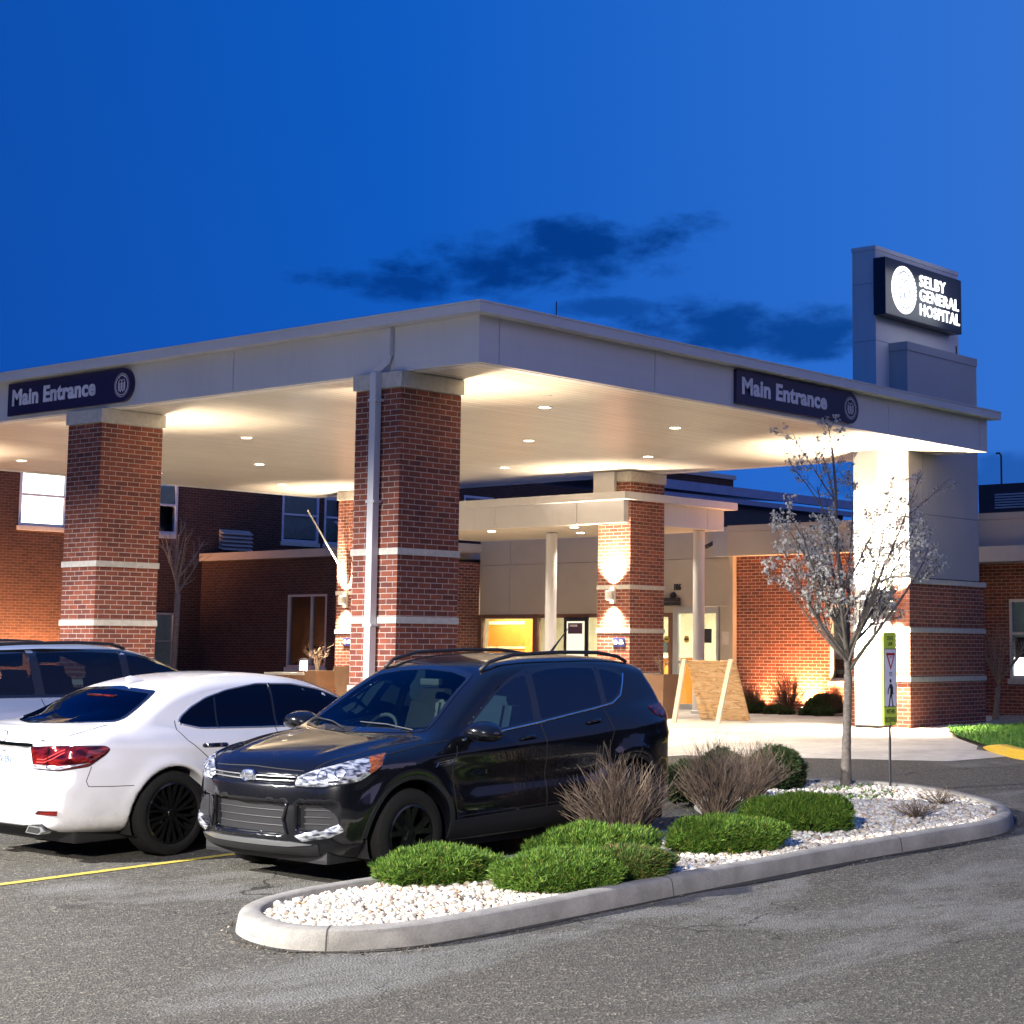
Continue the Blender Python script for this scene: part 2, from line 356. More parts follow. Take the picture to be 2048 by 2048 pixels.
def concrete(name, a, b, jointx=None):
    m = Mat(name).set(rough=0.8, spec=0.35); n1 = m.noise(5, 6, 0.65); n2 = m.noise(90, 3, 0.6); st = m.noise(1.1, 5, 0.6)
    c = m.ramp(n1, [(0.3, a), (0.72, b)]); c = m.mix(c, m.ramp(n2, [(0.3, (0.82, 0.82, 0.82)), (0.7, (1.1, 1.1, 1.1))]), 0.8, 'MULTIPLY')
    c = m.mix(c, m.ramp(st, [(0.35, (0.72, 0.72, 0.72)), (0.6, (1.05, 1.05, 1.05))]), 0.7, 'MULTIPLY')
    if jointx:
        uv = m.n('ShaderNodeUVMap'); uv.uv_map = 'UVMap'; s_ = m.n('ShaderNodeSeparateXYZ'); m.l(uv.outputs[0], s_.inputs[0])
        a1 = m.math('ABSOLUTE', m.math('SUBTRACT', m.math('FRACT', m.math('DIVIDE', s_.outputs[0], jointx)), 0.5)); a2 = m.math('ABSOLUTE', m.math('SUBTRACT', m.math('FRACT', m.math('DIVIDE', s_.outputs[1], jointx)), 0.5))
        j = m.math('GREATER_THAN', m.math('MAXIMUM', a1, a2), 0.5-0.008/jointx); c = m.mix(c, (0.12, 0.11, 0.10), j)
    m.col(c); m.bump(m.math('ADD', n2, n1), 0.25, 0.006); return m.m
KERBC = concrete('kerb_concrete', (0.26, 0.25, 0.235), (0.40, 0.39, 0.365))
PAVE = concrete('paving_concrete', (0.36, 0.33, 0.29), (0.50, 0.47, 0.41), 3.05)
# ------------------------------------------------------------------ vehicle bodywork: one smooth skin from side, plan and section profiles
def smax(a, b, k):
    h = np.maximum(k-np.abs(a-b), 0)/k; return np.maximum(a, b)+h*h*k*0.25
def smin(a, b, k): return -smax(-a, -b, k)
class Prof:
    """signed distance to a smooth closed outline, tabulated"""
    def __init__(s, pts, n=8, res=0.01, m=0.5, smooth=True):
        P = np.array(smooth_closed(pts, n) if smooth else pts); s.P = P
        s.lo = P.min(0)-m; hi = P.max(0)+m; s.res = res
        nx, ny = (np.ceil((hi-s.lo)/res).astype(int)+1)
        gx = s.lo[0]+np.arange(nx)*res; gy = s.lo[1]+np.arange(ny)*res; X, Y = np.meshgrid(gx, gy, indexing='ij')
        Q = np.c_[X.ravel(), Y.ravel()]; d = np.full(len(Q), 1e9)
        A = P; B = np.roll(P, -1, 0)
        for a, b in zip(A, B):
            e = b-a; L = e@e
            if L < 1e-12: continue
            w = Q-a; t = np.clip((w@e)/L, 0, 1); r = w-t[:, None]*e; d = np.minimum(d, r[:, 0]**2+r[:, 1]**2)
        d = np.sqrt(d); ins = inside([tuple(p) for p in P], Q); d[ins] *= -1
        s.T = d.reshape(nx, ny); s.n = (nx, ny)
    def __call__(s, x, y):
        u = np.clip((x-s.lo[0])/s.res, 0, s.n[0]-1.001); v = np.clip((y-s.lo[1])/s.res, 0, s.n[1]-1.001)
        i = u.astype(int); j = v.astype(int); a = u-i; b = v-j; T = s.T
        return (T[i, j]*(1-a)+T[i+1, j]*a)*(1-b)+(T[i, j+1]*(1-a)+T[i+1, j+1]*a)*b
def curve(pts):
    """smooth monotone-ish interpolation table"""
    P = np.array(pts, float); t = np.arange(len(P)); xs = []; ys = []
    for i in range(len(P)-1):
        a, b, c, d = P[max(i-1, 0)], P[i], P[i+1], P[min(i+2, len(P)-1)]
        for j in range(10):
            q = j/10; o = 0.5*((2*b)+(-a+c)*q+(2*a-5*b+4*c-d)*q*q+(-a+3*b-3*c+d)*q**3); xs.append(o[0]); ys.append(o[1])
    xs.append(P[-1, 0]); ys.append(P[-1, 1]); xs = np.maximum.accumulate(np.array(xs)); ys = np.array(ys)
    return lambda x: np.interp(x, xs, ys)
def grad(f, P, e=0.004):
    g = np.empty_like(P)
    for k in range(3):
        A = P.copy(); A[:, k] += e; B = P.copy(); B[:, k] -= e; g[:, k] = (f(A)-f(B))/(2*e)
    return g
def surface_nets(f, lo, hi, h):
    n = [int(math.ceil((hi[k]-lo[k])/h))+1 for k in range(3)]
    ax = [lo[k]+np.arange(n[k])*h for k in range(3)]
    F = np.empty(n, dtype=np.float32)
    for i in range(n[0]):
        Y, Z = np.meshgrid(ax[1], ax[2], indexing='ij'); P = np.c_[np.full(Y.size, ax[0][i]), Y.ravel(), Z.ravel()]
        F[i] = f(P).reshape(n[1], n[2])
    S = F < 0; c = tuple(k-1 for k in n); acc = np.zeros(c+(3,), np.float32); cnt = np.zeros(c, np.int16)
    quads = []
    for a in range(3):
        sl0 = [slice(None)]*3; sl1 = [slice(None)]*3; sl0[a] = slice(0, -1); sl1[a] = slice(1, None)
        A, B = F[tuple(sl0)], F[tuple(sl1)]; cr = (A < 0) != (B < 0)
        t = np.where(cr, A/np.where(cr, A-B, 1), 0).astype(np.float32)
        o1, o2 = [k for k in range(3) if k != a]
        for d1 in (0, 1):
            for d2 in (0, 1):
                s_ = [None]*3; s_[a] = slice(None); s_[o1] = slice(d1, d1+c[o1]); s_[o2] = slice(d2, d2+c[o2])
                m = cr[tuple(s_)]; tt = t[tuple(s_)]; cnt += m
                acc[..., a] += np.where(m, tt, 0); acc[..., o1] += m*d1; acc[..., o2] += m*d2
    act = cnt > 0; idx = np.full(c, -1, np.int32); idx[act] = np.arange(act.sum())
    I = np.argwhere(act); V = (I+acc[act]/cnt[act][:, None])*h+np.array(lo)
    for a in range(3):
        o1, o2 = (a+1) % 3, (a+2) % 3
        sl0 = [slice(None)]*3; sl1 = [slice(None)]*3; sl0[a] = slice(0, -1); sl1[a] = slice(1, None)
        cr = (F[tuple(sl0)] < 0) != (F[tuple(sl1)] < 0); E_ = np.argwhere(cr)
        E_ = E_[(E_[:, o1] > 0) & (E_[:, o2] > 0) & (E_[:, o1] < c[o1]) & (E_[:, o2] < c[o2])]
        def ci(d1, d2):
            q = E_.copy(); q[:, o1] -= d1; q[:, o2] -= d2; return idx[q[:, 0], q[:, 1], q[:, 2]]
        Q = np.c_[ci(1, 1), ci(0, 1), ci(0, 0), ci(1, 0)]
        neg = S[E_[:, 0], E_[:, 1], E_[:, 2]]; Q[~neg] = Q[~neg][:, ::-1]; quads.append(Q)
    Q = np.concatenate(quads); Q = Q[(Q >= 0).all(1)]
    for _ in range(3):
        g = grad(f, V); g2 = (g*g).sum(1)+1e-6; st = (f(V)/g2)[:, None]*g; L = np.linalg.norm(st, axis=1, keepdims=True); V = V-st*np.minimum(1, 0.5*h/(L+1e-9))
    return V, Q
def ray_to(f, O, D, tmax=3.0):
    t = np.zeros(len(O))
    for _ in range(120):
        d = f(O+D*t[:, None]); t = np.minimum(t+0.85*d, tmax)
        if np.max(np.abs(d[t < tmax]), initial=0) < 2e-4: break
    return O+D*t[:, None], t < tmax-1e-3
FRAMES = dict(side=lambda s: ((0, s*1.4, 0), (1, 0, 0), (0, 0, 1), (0, -s, 0)), front=lambda s: ((-0.6, 0, 0), (0, 1, 0), (0, 0, 1), (1, 0, 0)),
              rear=lambda s: ((6.0, 0, 0), (0, 1, 0), (0, 0, 1), (-1, 0, 0)), top=lambda s: ((0, 0, 2.2), (1, 0, 0), (0, 1, 0), (0, 0, -1)))
def frame(kind, s=1, ang=0.0):
    """ang: 'corner' direction, looking along (cos, -s*sin)"""
    if kind == 'corner':     # front corner: view direction horizontally rotated
        d = np.array([math.cos(ang), -s*math.sin(ang), 0.0]); u = np.array([math.sin(ang), s*math.cos(ang), 0.0]); return (tuple(-d*1.0+np.array([0.4, s*0.6, 0])), tuple(u), (0, 0, 1), tuple(d))
    if kind == 'rcorner':
        d = np.array([-math.cos(ang), -s*math.sin(ang), 0.0]); u = np.array([-math.sin(ang), s*math.cos(ang), 0.0]); return (tuple(-d*1.0+np.array([4.6, s*0.6, 0])), tuple(u), (0, 0, 1), tuple(d))
    return FRAMES[kind](s)
class Car:
    def __init__(s, name, f, label, cat, group=None):
        s.f = f; s.root = thing(name, label=label, cat=cat, group=group); s.cuts = []; s.name = name
    def to2(s, fr, P):
        O, u, v, d = [np.array(q, float) for q in fr]; return np.c_[(P-O)@u, (P-O)@v]
    def proj(s, fr, pts2, off=0.0):
        O, u, v, d = [np.array(q, float) for q in fr]; A = np.array(pts2, float)
        P = O+A[:, :1]*u+A[:, 1:2]*v; Q, ok = ray_to(s.f, P, np.broadcast_to(d, P.shape)); g = grad(s.f, Q); g /= np.linalg.norm(g, axis=1, keepdims=True)+1e-9
        return Q+g*off, g, ok
    def panel(s, name, fr, poly, mat, off=0.004, step=0.035, th=0.008, holes=(), parent=None, smooth=True, cut=False, dome=0.0):
        V2, F = fill(poly, step, holes); P, g, ok = s.proj(fr, V2, off)
        if dome:
            b = np.array(resample(poly, step)); A = np.array(V2); dd = np.min(np.hypot(A[:, None, 0]-b[None, :, 0], A[:, None, 1]-b[None, :, 1]), axis=1); P = P+g*(dome*np.sqrt(np.clip(dd/(dd.max()+1e-9), 0, 1)))[:, None]
        F = [f_ for f_ in F if all(ok[i] for i in f_)]
        # boundary skirt
        ec = {}
        for f_ in F:
            for i in range(3):
                e = (f_[i], f_[(i+1) % 3]); ec[tuple(sorted(e))] = ec.get(tuple(sorted(e)), 0)+1
        n = len(P); V = [tuple(p) for p in P]+[tuple(p-q*th) for p, q in zip(P, g)]
        # orientation
        if F:
            a, b, c = (P[F[0][0]], P[F[0][1]], P[F[0][2]])
            if np.cross(b-a, c-a)@g[F[0][0]] < 0: F = [f_[::-1] for f_ in F]
        sk = []
        for f_ in F:
            for i in range(3):
                a, b = f_[i], f_[(i+1) % 3]
                if ec[tuple(sorted((a, b)))] == 1: sk.append((b, a, a+n, b+n))
        mb = MB(); mb.add(V, F+sk); o = mb.build(name, mat, parent or s.root, smooth='auto' if smooth else False, fix=False)
        if cut: s.cuts.append((fr, cut if isinstance(cut, list) else poly))
        return o
    def strip(s, fr, pts, rad, off=0.0, n=6, mb=None, step=0.03, flat=1.0):
        q = resample(pts, step, closed=False); P, g, ok = s.proj(fr, q, off); P = P[ok]
        mb = mb or MB(); mb.tube([tuple(p) for p in P], rad, n); return mb
    def body(s, lo, hi, h, mat, name='body'):
        V, Q = surface_nets(s.f, lo, hi, h); C = V[Q].mean(1); keep = np.ones(len(Q), bool)
        nrm = np.cross(V[Q[:, 2]]-V[Q[:, 0]], V[Q[:, 3]]-V[Q[:, 1]]); nrm /= np.linalg.norm(nrm, axis=1, keepdims=True)+1e-12
        for fr, poly in s.cuts:
            d = np.array(fr[3]); m = inside(poly, s.to2(fr, C)) & ((nrm@d) < -0.1); keep &= ~m
        o = np_obj(name, V, Q[keep], mat, s.root); return o
    def ground_on(s, x, y, flip, k=1.0):
        """stand the car on the sloping car park; flip: nose towards +x"""
        g = Vector((-0.025*0.792, -0.025*0.61, 1)).normalized()
        ux = Vector((-1, 0, 0)) if flip else Vector((1, 0, 0)); ux = (ux-g*ux.dot(g)).normalized(); uy = g.cross(ux)
        s.root.matrix_world = Matrix(((ux.x*k, uy.x, g.x, x), (ux.y*k, uy.y, g.y, y), (ux.z*k, uy.z, g.z, gz(x, y)), (0, 0, 0, 1)))
def shrink(poly, d):
    P = np.array(resample(poly, 0.04)); n = len(P); T = np.roll(P, -1, 0)-np.roll(P, 1, 0); T /= np.linalg.norm(T, axis=1, keepdims=True)+1e-9
    area = 0.5*np.sum(P[:, 0]*np.roll(P[:, 1], -1)-np.roll(P[:, 0], -1)*P[:, 1]); nn = np.c_[-T[:, 1], T[:, 0]]*(1 if area > 0 else -1)
    return [tuple(q) for q in P+nn*d]
def rounded(poly, r=0.03, k=4):
    """round the corners of a polygon"""
    out = []; n = len(poly)
    for i in range(n):
        a, b, c = [np.array(poly[(i+j) % n], float) for j in (-1, 0, 1)]; u = a-b; v = c-b; lu, lv = np.linalg.norm(u), np.linalg.norm(v)
        q = min(r, lu*0.45, lv*0.45); p0 = b+u/lu*q; p1 = b+v/lv*q
        for j in range(k+1): t = j/k; out.append(tuple((1-t)**2*p0+2*t*(1-t)*b+t*t*p1))
    return out
def flipx(poly): return [(-a, b) for a, b in poly]
def glass_mat(name, tint, alpha_tint, rough=0.0, ior=1.30, gcol=(0.75, 0.85, 1.0)):
    m = Mat(name); t = m.t; t.nodes.remove(m.b)
    tr = m.n('ShaderNodeBsdfTransparent'); tr.inputs[0].default_value = (*tint, 1); gl = m.n('ShaderNodeBsdfGlossy'); gl.inputs['Roughness'].default_value = rough; gl.inputs[0].default_value = (*gcol, 1)
    fr = m.n('ShaderNodeFresnel'); fr.inputs[0].default_value = ior; mx = m.n('ShaderNodeMixShader')
    f2 = m.math('MULTIPLY_ADD', fr.outputs[0], 1.0, alpha_tint, clamp=True)
    m.l(f2, mx.inputs[0]); m.l(tr.outputs[0], mx.inputs[1]); m.l(gl.outputs[0], mx.inputs[2]); m.l(mx.outputs[0], m.out.inputs[0]); return m.m
def paint_mat(name, col, rough=0.35, metal=0.0, flake=0.0, dirt=None):
    m = Mat(name).set(rough=rough, metal=metal, coat=1.0, coatr=0.02, spec=0.12)
    tcn = m.n('ShaderNodeNewGeometry')
    c = m.ramp(m.noise(3, 4), [(0.3, tuple(q*0.96 for q in col)), (0.7, tuple(min(1, q*1.03) for q in col))])
    if dirt:
        sp_ = m.n('ShaderNodeSeparateXYZ'); tc_ = m.n('ShaderNodeTexCoord'); m.l(tc_.outputs['Object'], sp_.inputs[0])
        hgt = m.n('ShaderNodeMapRange'); m.l(sp_.outputs[2], hgt.inputs[0]); hgt.inputs[1].default_value = 0.25; hgt.inputs[2].default_value = 0.62; hgt.inputs[3].default_value = 1; hgt.inputs[4].default_value = 0
        k = m.math('MULTIPLY', hgt.outputs[0], m.ramp(m.noise(7, 6, 0.7), [(0.42, (0, 0, 0)), (0.75, (1, 1, 1))])); c = m.mix(c, dirt, m.math('MULTIPLY', k, 0.5))
    c = m.mix(c, (0.01, 0.01, 0.01), tcn.outputs['Backfacing']); m.col(c)
    if flake: m.bump(m.noise(900, 2, 0.6), flake, 0.001)
    return m.m
TYRE = plain('tyre_rubber', (0.009, 0.009, 0.009), 0.85, 0, 0.2, 30, 0.2).m
RIMB = plain('black_alloy', (0.012, 0.012, 0.013), 0.28, 0.6, 0.1, 20, 0.5, 0.3).m
RIMS = plain('silver_alloy', (0.45, 0.45, 0.47), 0.3, 0.9, 0.05, 20).m
CHROME = Mat('chrome').set(col=(0.75, 0.75, 0.78), metal=1.0, rough=0.08).m
SATIN = Mat('satin_silver').set(col=(0.55, 0.56, 0.58), metal=0.9, rough=0.28).m
PLASTIC = plain('black_plastic', (0.011, 0.011, 0.013), 0.55, 0, 0.15, 40).m
GLOSSB = Mat('gloss_black_trim').set(col=(0.006, 0.006, 0.007), rough=0.06, coat=1.0).m
SEAM = Mat('panel_gap').set(col=(0.004, 0.004, 0.004), rough=0.8).m
CABIN = plain('cabin_trim', (0.012, 0.012, 0.014), 0.8).m
SEATM = plain('seat_cloth', (0.035, 0.035, 0.04), 0.9).m
def lamp_mat(name, a, b, scale=40, rough=0.12):
    m = Mat(name).set(rough=rough, metal=0.55, coat=1.0, coatr=0.02)
    tc_ = m.n('ShaderNodeTexCoord'); v = m.n('ShaderNodeTexVoronoi'); v.inputs['Scale'].default_value = scale/3; m.l(tc_.outputs['Object'], v.inputs['Vector'])
    w = m.n('ShaderNodeTexWave'); w.inputs['Scale'].default_value = scale/4; w.inputs['Distortion'].default_value = 2.5; m.l(tc_.outputs['Object'], w.inputs['Vector'])
    k = m.noise(scale*0.9, 2, 0.4, stretch=(0.6, 0.35, 1.3)); m.col(m.ramp(k, [(0.36, a), (0.50, tuple((q+p_)/2 for q, p_ in zip(a, b))), (0.60, b)])); m.bump(k, 0.35, 0.02); return m.m
HEADL = lamp_mat('headlamp_reflector', (0.05, 0.055, 0.08), (0.62, 0.65, 0.72), 46)
AMBER = lamp_mat('amber_reflector', (0.25, 0.05, 0.01), (0.55, 0.15, 0.02), 60)
REDL = lamp_mat('tail_lamp_red', (0.04, 0.002, 0.003), (0.26, 0.012, 0.012), 22, 0.1)
REDD = lamp_mat('tail_lamp_dark_red', (0.02, 0.001, 0.001), (0.16, 0.008, 0.01), 22, 0.1)
CLEARL = lamp_mat('clear_lens', (0.25, 0.24, 0.27), (0.7, 0.7, 0.78), 60, 0.1)
def mesh_grille(name):
    m = Mat(name).set(rough=0.4, metal=0.2)
    tc_ = m.n('ShaderNodeTexCoord'); mp = m.n('ShaderNodeMapping'); mp.inputs['Rotation'].default_value = (R(45), 0, 0); m.l(tc_.outputs['Object'], mp.inputs[0])
    s_ = m.n('ShaderNodeSeparateXYZ'); m.l(mp.outputs[0], s_.inputs[0])
    a = m.math('ABSOLUTE', m.math('SUBTRACT', m.math('FRACT', m.math('MULTIPLY', s_.outputs[1], 95)), 0.5)); b = m.math('ABSOLUTE', m.math('SUBTRACT', m.math('FRACT', m.math('MULTIPLY', s_.outputs[2], 95)), 0.5))
    k = m.math('GREATER_THAN', m.math('MAXIMUM', a, b), 0.32); m.col(m.mix((0.004, 0.004, 0.005), (0.028, 0.028, 0.032), k)); m.bump(k, 0.6, 0.005); return m.m
GRILLE = mesh_grille('grille_mesh')
def wheel(car, x, y, z, R_, side, rim='split', width=0.235, rimmat=None, rr=0.225):
    """wheel > tyre, rim; side = +1/-1 outward direction along y"""
    w = thing('wheel', (x, y, z)); w.parent = car.root
    hw = width/2
    prof = [(rr, -hw*0.85), (rr+0.02, -hw*0.98), (R_-0.05, -hw), (R_-0.012, -hw*0.86), (R_, -hw*0.6), (R_, hw*0.6), (R_-0.012, hw*0.86), (R_-0.05, hw), (rr+0.02, hw*0.98), (rr, hw*0.85), (rr-0.01, 0), (rr, -hw*0.85)]
    MB().lathe(prof, axis='y', n=64).build('tyre', TYRE, w, smooth='auto')
    m = MB(); o = side*hw*0.78
    m.lathe([(rr+0.004, side*hw*0.88), (rr-0.012, side*hw*0.93), (rr-0.02, side*hw*0.7), (rr-0.035, -side*hw*0.6), (0.10, -side*hw*0.62), (0.0, -side*hw*0.62)], axis='y', n=48)
    m.lathe([(0.0, o*1.02), (0.028, o*1.02), (0.034, o*0.96), (0.075, o*0.9), (0.08, o*0.3), (0.0, o*0.3)], axis='y', n=24)
    ns = 5 if rim == 'split' else 10
    for i in range(ns):
        for k in ((-0.13, 0.13) if rim == 'split' else (-0.085, 0.085)):
            a = 2*math.pi*i/ns+0.3; r0, r1 = 0.05, rr-0.012
            a0 = a+k*0.45; a1 = a+k*(1.75 if rim == 'split' else 1.9); tw = 0.020 if rim == 'split' else 0.010
            pts = []
            for (r_, aa, dep) in ((r0, a0, 0.80), ((r0+r1)/2, (a0+a1)/2, 0.86), (r1, a1, 0.92)):
                pts.append((r_, aa, side*hw*dep))
            vs = []; 
            for r_, aa, dep in pts:
                ta = tw/r_*(1.0 if r_ > 0.1 else 0.55)
                for da, dd in ((-ta, 0), (ta, 0), (ta*1.2, -side*0.03), (-ta*1.2, -side*0.03)): vs.append((r_*math.cos(aa+da), dep+dd, r_*math.sin(aa+da)))
            fs = []
            for q in range(2):
                for j in range(4): fs.append((q*4+j, q*4+(j+1) % 4, q*4+4+(j+1) % 4, q*4+4+j))
            m.add(vs, fs)
    for i in range(5):
        a = 2*math.pi*i/5; m.lathe([(0.0, o*0.97), (0.008, o*0.97), (0.009, o*0.85)], c=(0.052*math.cos(a), 0, 0.052*math.sin(a)), axis='y', n=8)
    m.build('rim', rimmat or RIMB, w, smooth='auto')
    # brake disc
    MB().lathe([(0.05, -side*0.02), (0.16, -side*0.02), (0.16, -side*0.035), (0.05, -side*0.035)], axis='y', n=32).build('brake_disc', DARKM, w)
    return w
def seats(car, xs, ys, zb, mat=None, back=0.62):
    for x in xs:
        for y in ys:
            m = MB(); m.bbox(x-0.25, x+0.27, y-0.25, y+0.25, zb-0.12, zb+0.12, 0.05)
            b = bmesh.new(); bmesh.ops.create_cube(b, size=1)
            bmesh.ops.bevel(b, geom=b.edges[:], offset=0.18, segments=3, affect='EDGES')
            for v in b.verts:
                p = v.co; zz = (p.z+0.5)*back; v.co = Vector((x+0.27+p.x*0.16+zz*0.30, y+p.y*0.50*(1-0.12*(p.z+0.5)), zb+0.05+zz))
            m.bm(b)
            m.bbox(x+0.44, x+0.55, y-0.14, y+0.14, zb+back+0.08, zb+back+0.27, 0.04)
            m.build('seat', mat or SEATM, car.root, smooth='auto')
def steering(car, x, y, z):
    m = MB(); pts = [(x+0.10*math.sin(q)*0.9, y+0.19*math.cos(q), z+0.17*math.sin(q)) for q in np.linspace(0, 2*math.pi, 28)]
    m.tube(pts, 0.016, 6, cap=False); m.bbox(x-0.02, x+0.05, y-0.07, y+0.07, z-0.06, z+0.05, 0.02); m.tube([(x, y-0.18, z), (x, y+0.18, z)], 0.014, 6)
    m.build('steering_wheel', CABIN, car.root, smooth='auto')
# ------------------------------------------------------------------ ground, drive, lawn, markings
def grid_ground():
    xs = np.r_[-400, -200, -100, -60, np.arange(-40, 60.01, 1.0), 100, 200, 400, 900]; ys = xs
    X, Y = np.meshgrid(xs, ys, indexing='ij'); Z = np.maximum(gzn(X, Y), -1.2); n, m = X.shape; V = np.c_[X.ravel(), Y.ravel(), Z.ravel()]
    I = np.arange(n*m).reshape(n, m); F = np.c_[I[:-1, :-1].ravel(), I[1:, :-1].ravel(), I[1:, 1:].ravel(), I[:-1, 1:].ravel()]
    o = np_obj('ground', V, F, ASPHALT, smooth=False); tag(o, kind='structure'); return o
grid_ground()
def sheet(name, poly, dz, mat, step=0.8, kind='structure', zf=None):
    V2, F = fill(poly, step); mb = MB(); mb.add([(x, y, (zf or gz)(x, y)+dz) for x, y in V2], F); o = mb.build(name, mat, fix=False)
    me = o.data
    if me.polygons and me.polygons[0].normal.z < 0: me.flip_normals()
    tag(o, kind=kind); return o
PAVE2 = concrete('drive_concrete', (0.50, 0.46, 0.40), (0.66, 0.62, 0.54), 3.05)
sheet('pavement', [(7.6, -3.0), (6.22, -2.73), (5.29, -0.73), (4.7, 0.55), (1.5, 1.0), (-0.8, 1.1), (-0.8, 26), (18.5, 26), (18.5, 0.8), (13.5, 0.55), (11.5, 0.32), (10.2, -0.55), (8.83, -1.74), (8.2, -2.06)], 0.006, PAVE2)
MULCH = Mat('pale_gravel').set(rough=0.95)
_v = MULCH.n('ShaderNodeTexVoronoi'); _v.inputs['Scale'].default_value = 28; _t = MULCH.n('ShaderNodeTexCoord'); MULCH.l(_t.outputs['Object'], _v.inputs['Vector'])
MULCH.col(MULCH.mix(MULCH.ramp(_v.outputs['Color'], [(0.2, (0.24, 0.21, 0.17)), (0.8, (0.50, 0.46, 0.40))]), MULCH.ramp(_v.outputs['Distance'], [(0.2, (1, 1, 1)), (0.8, (0.3, 0.3, 0.3))]), 1.0, 'MULTIPLY')); MULCH.bump(_v.outputs['Distance'], 0.9, -0.02)
sheet('gravel_bed', [(15.0, 7.95), (16.1, 7.95), (16.1, 4.0), (14.9, 4.3)], 0.035, MULCH.m, 0.6)
sheet('gravel_bed', [(11.55, 0.34), (14.1, 0.93), (18.6, 2.9), (40, 2.9), (40, -0.6), (19, -1.2), (14.0, -0.35)], 0.030, MULCH.m, 0.9)
GRASSB = plain('turf', (0.06, 0.14, 0.025), 0.95, 0, 0.35, 30, 0.1).m
LAWN = [(11.5, 0.30), (13.9, -0.37), (18, -1.1), (26, -1.5), (40, -2), (40, -14), (8.0, -14), (6.6, -7.0), (6.5, -4.8), (7.1, -3.5), (7.9, -2.6), (8.75, -1.85), (10.1, -0.66)]
sheet('lawn', LAWN, 0.05, GRASSB, 0.8)
def grass_tufts():
    rng = np.random.default_rng(5); m = Mat('grass_blades').set(rough=0.7, spec=0.3); g_ = m.n('ShaderNodeNewGeometry'); m.col(m.ramp(g_.outputs['Random Per Island'], [(0, (0.035, 0.12, 0.015)), (0.6, (0.08, 0.22, 0.03)), (1, (0.16, 0.28, 0.06))]))
    n = 30000; P = np.c_[rng.uniform(6.4, 18.5, n), rng.uniform(-6.5, 0.3, n)]; P = P[inside(LAWN, P)]; n = len(P)
    z = np.maximum(gzn(P[:, 0], P[:, 1]), -1)+0.045; a = rng.uniform(0, 6.28, n); h = rng.uniform(0.03, 0.075, n); w = 0.007
    dx_ = np.cos(a)*w; dy_ = np.sin(a)*w; lx = rng.normal(0, 0.02, n); ly = rng.normal(0, 0.02, n)
    V = np.stack([np.c_[P[:, 0]-dx_, P[:, 1]-dy_, z], np.c_[P[:, 0]+dx_, P[:, 1]+dy_, z], np.c_[P[:, 0]+lx, P[:, 1]+ly, z+h]], 1).reshape(-1, 3)
    tag(np_obj('grass', V, np.arange(n*3).reshape(-1, 3), m.m, smooth=False), kind='stuff')
grass_tufts()
YEL = Mat('worn_yellow_paint').set(rough=0.8); YEL.col(YEL.mix((0.10, 0.10, 0.09), (0.50, 0.38, 0.045), YEL.ramp(YEL.noise(34, 5, 0.7), [(0.36, (0, 0, 0)), (0.50, (1, 1, 1))])))
for i, (y0, x0, x1) in enumerate(((-2.66, -8.4, -2.4), (0.10, -8.4, -2.4), (2.9, -8.4, -2.4), (-5.25, -1.9, -1.85))):
    if i == 3: continue
    V = []; k = 26
    for q in range(k):
        x = x0+(x1-x0)*q/(k-1); V += [(x, y0-0.05+0.02*(x-x0)*0, gz(x, y0)+0.005), (x, y0+0.05, gz(x, y0+0.05)+0.005)]
    tag(MB().add(V, [(2*q, 2*q+2, 2*q+3, 2*q+1) for q in range(k-1)]).build('parking_line', YEL.m, fix=False), kind='structure')
# ------------------------------------------------------------------ planted island: kerb ring, white stones
ISL = smooth_closed([(-7.78, -5.50), (-8.02, -6.00), (-7.98, -6.42), (-7.66, -6.72), (-7.2, -6.84), (-6.0, -6.86), (-4.4, -6.84), (-2.8, -6.86), (-1.2, -6.95), (-0.35, -6.97), (0.40, -6.74), (1.05, -6.28), (1.60, -5.68), (2.00, -5.0), (2.20, -4.35), (2.14, -3.70), (1.80, -3.22), (1.15, -2.98), (0.40, -3.05), (-0.35, -3.50), (-1.05, -4.20), (-1.75, -4.72), (-2.8, -4.98), (-4.4, -5.06), (-6.2, -5.08), (-7.2, -5.16)], 8)
def offset(poly, d):
    P = np.array(poly); T = np.roll(P, -1, 0)-np.roll(P, 1, 0); T /= np.linalg.norm(T, axis=1, keepdims=True)
    a = 0.5*np.sum(P[:, 0]*np.roll(P[:, 1], -1)-np.roll(P[:, 0], -1)*P[:, 1]); return [tuple(q) for q in P+np.c_[-T[:, 1], T[:, 0]]*(d if a > 0 else -d)]
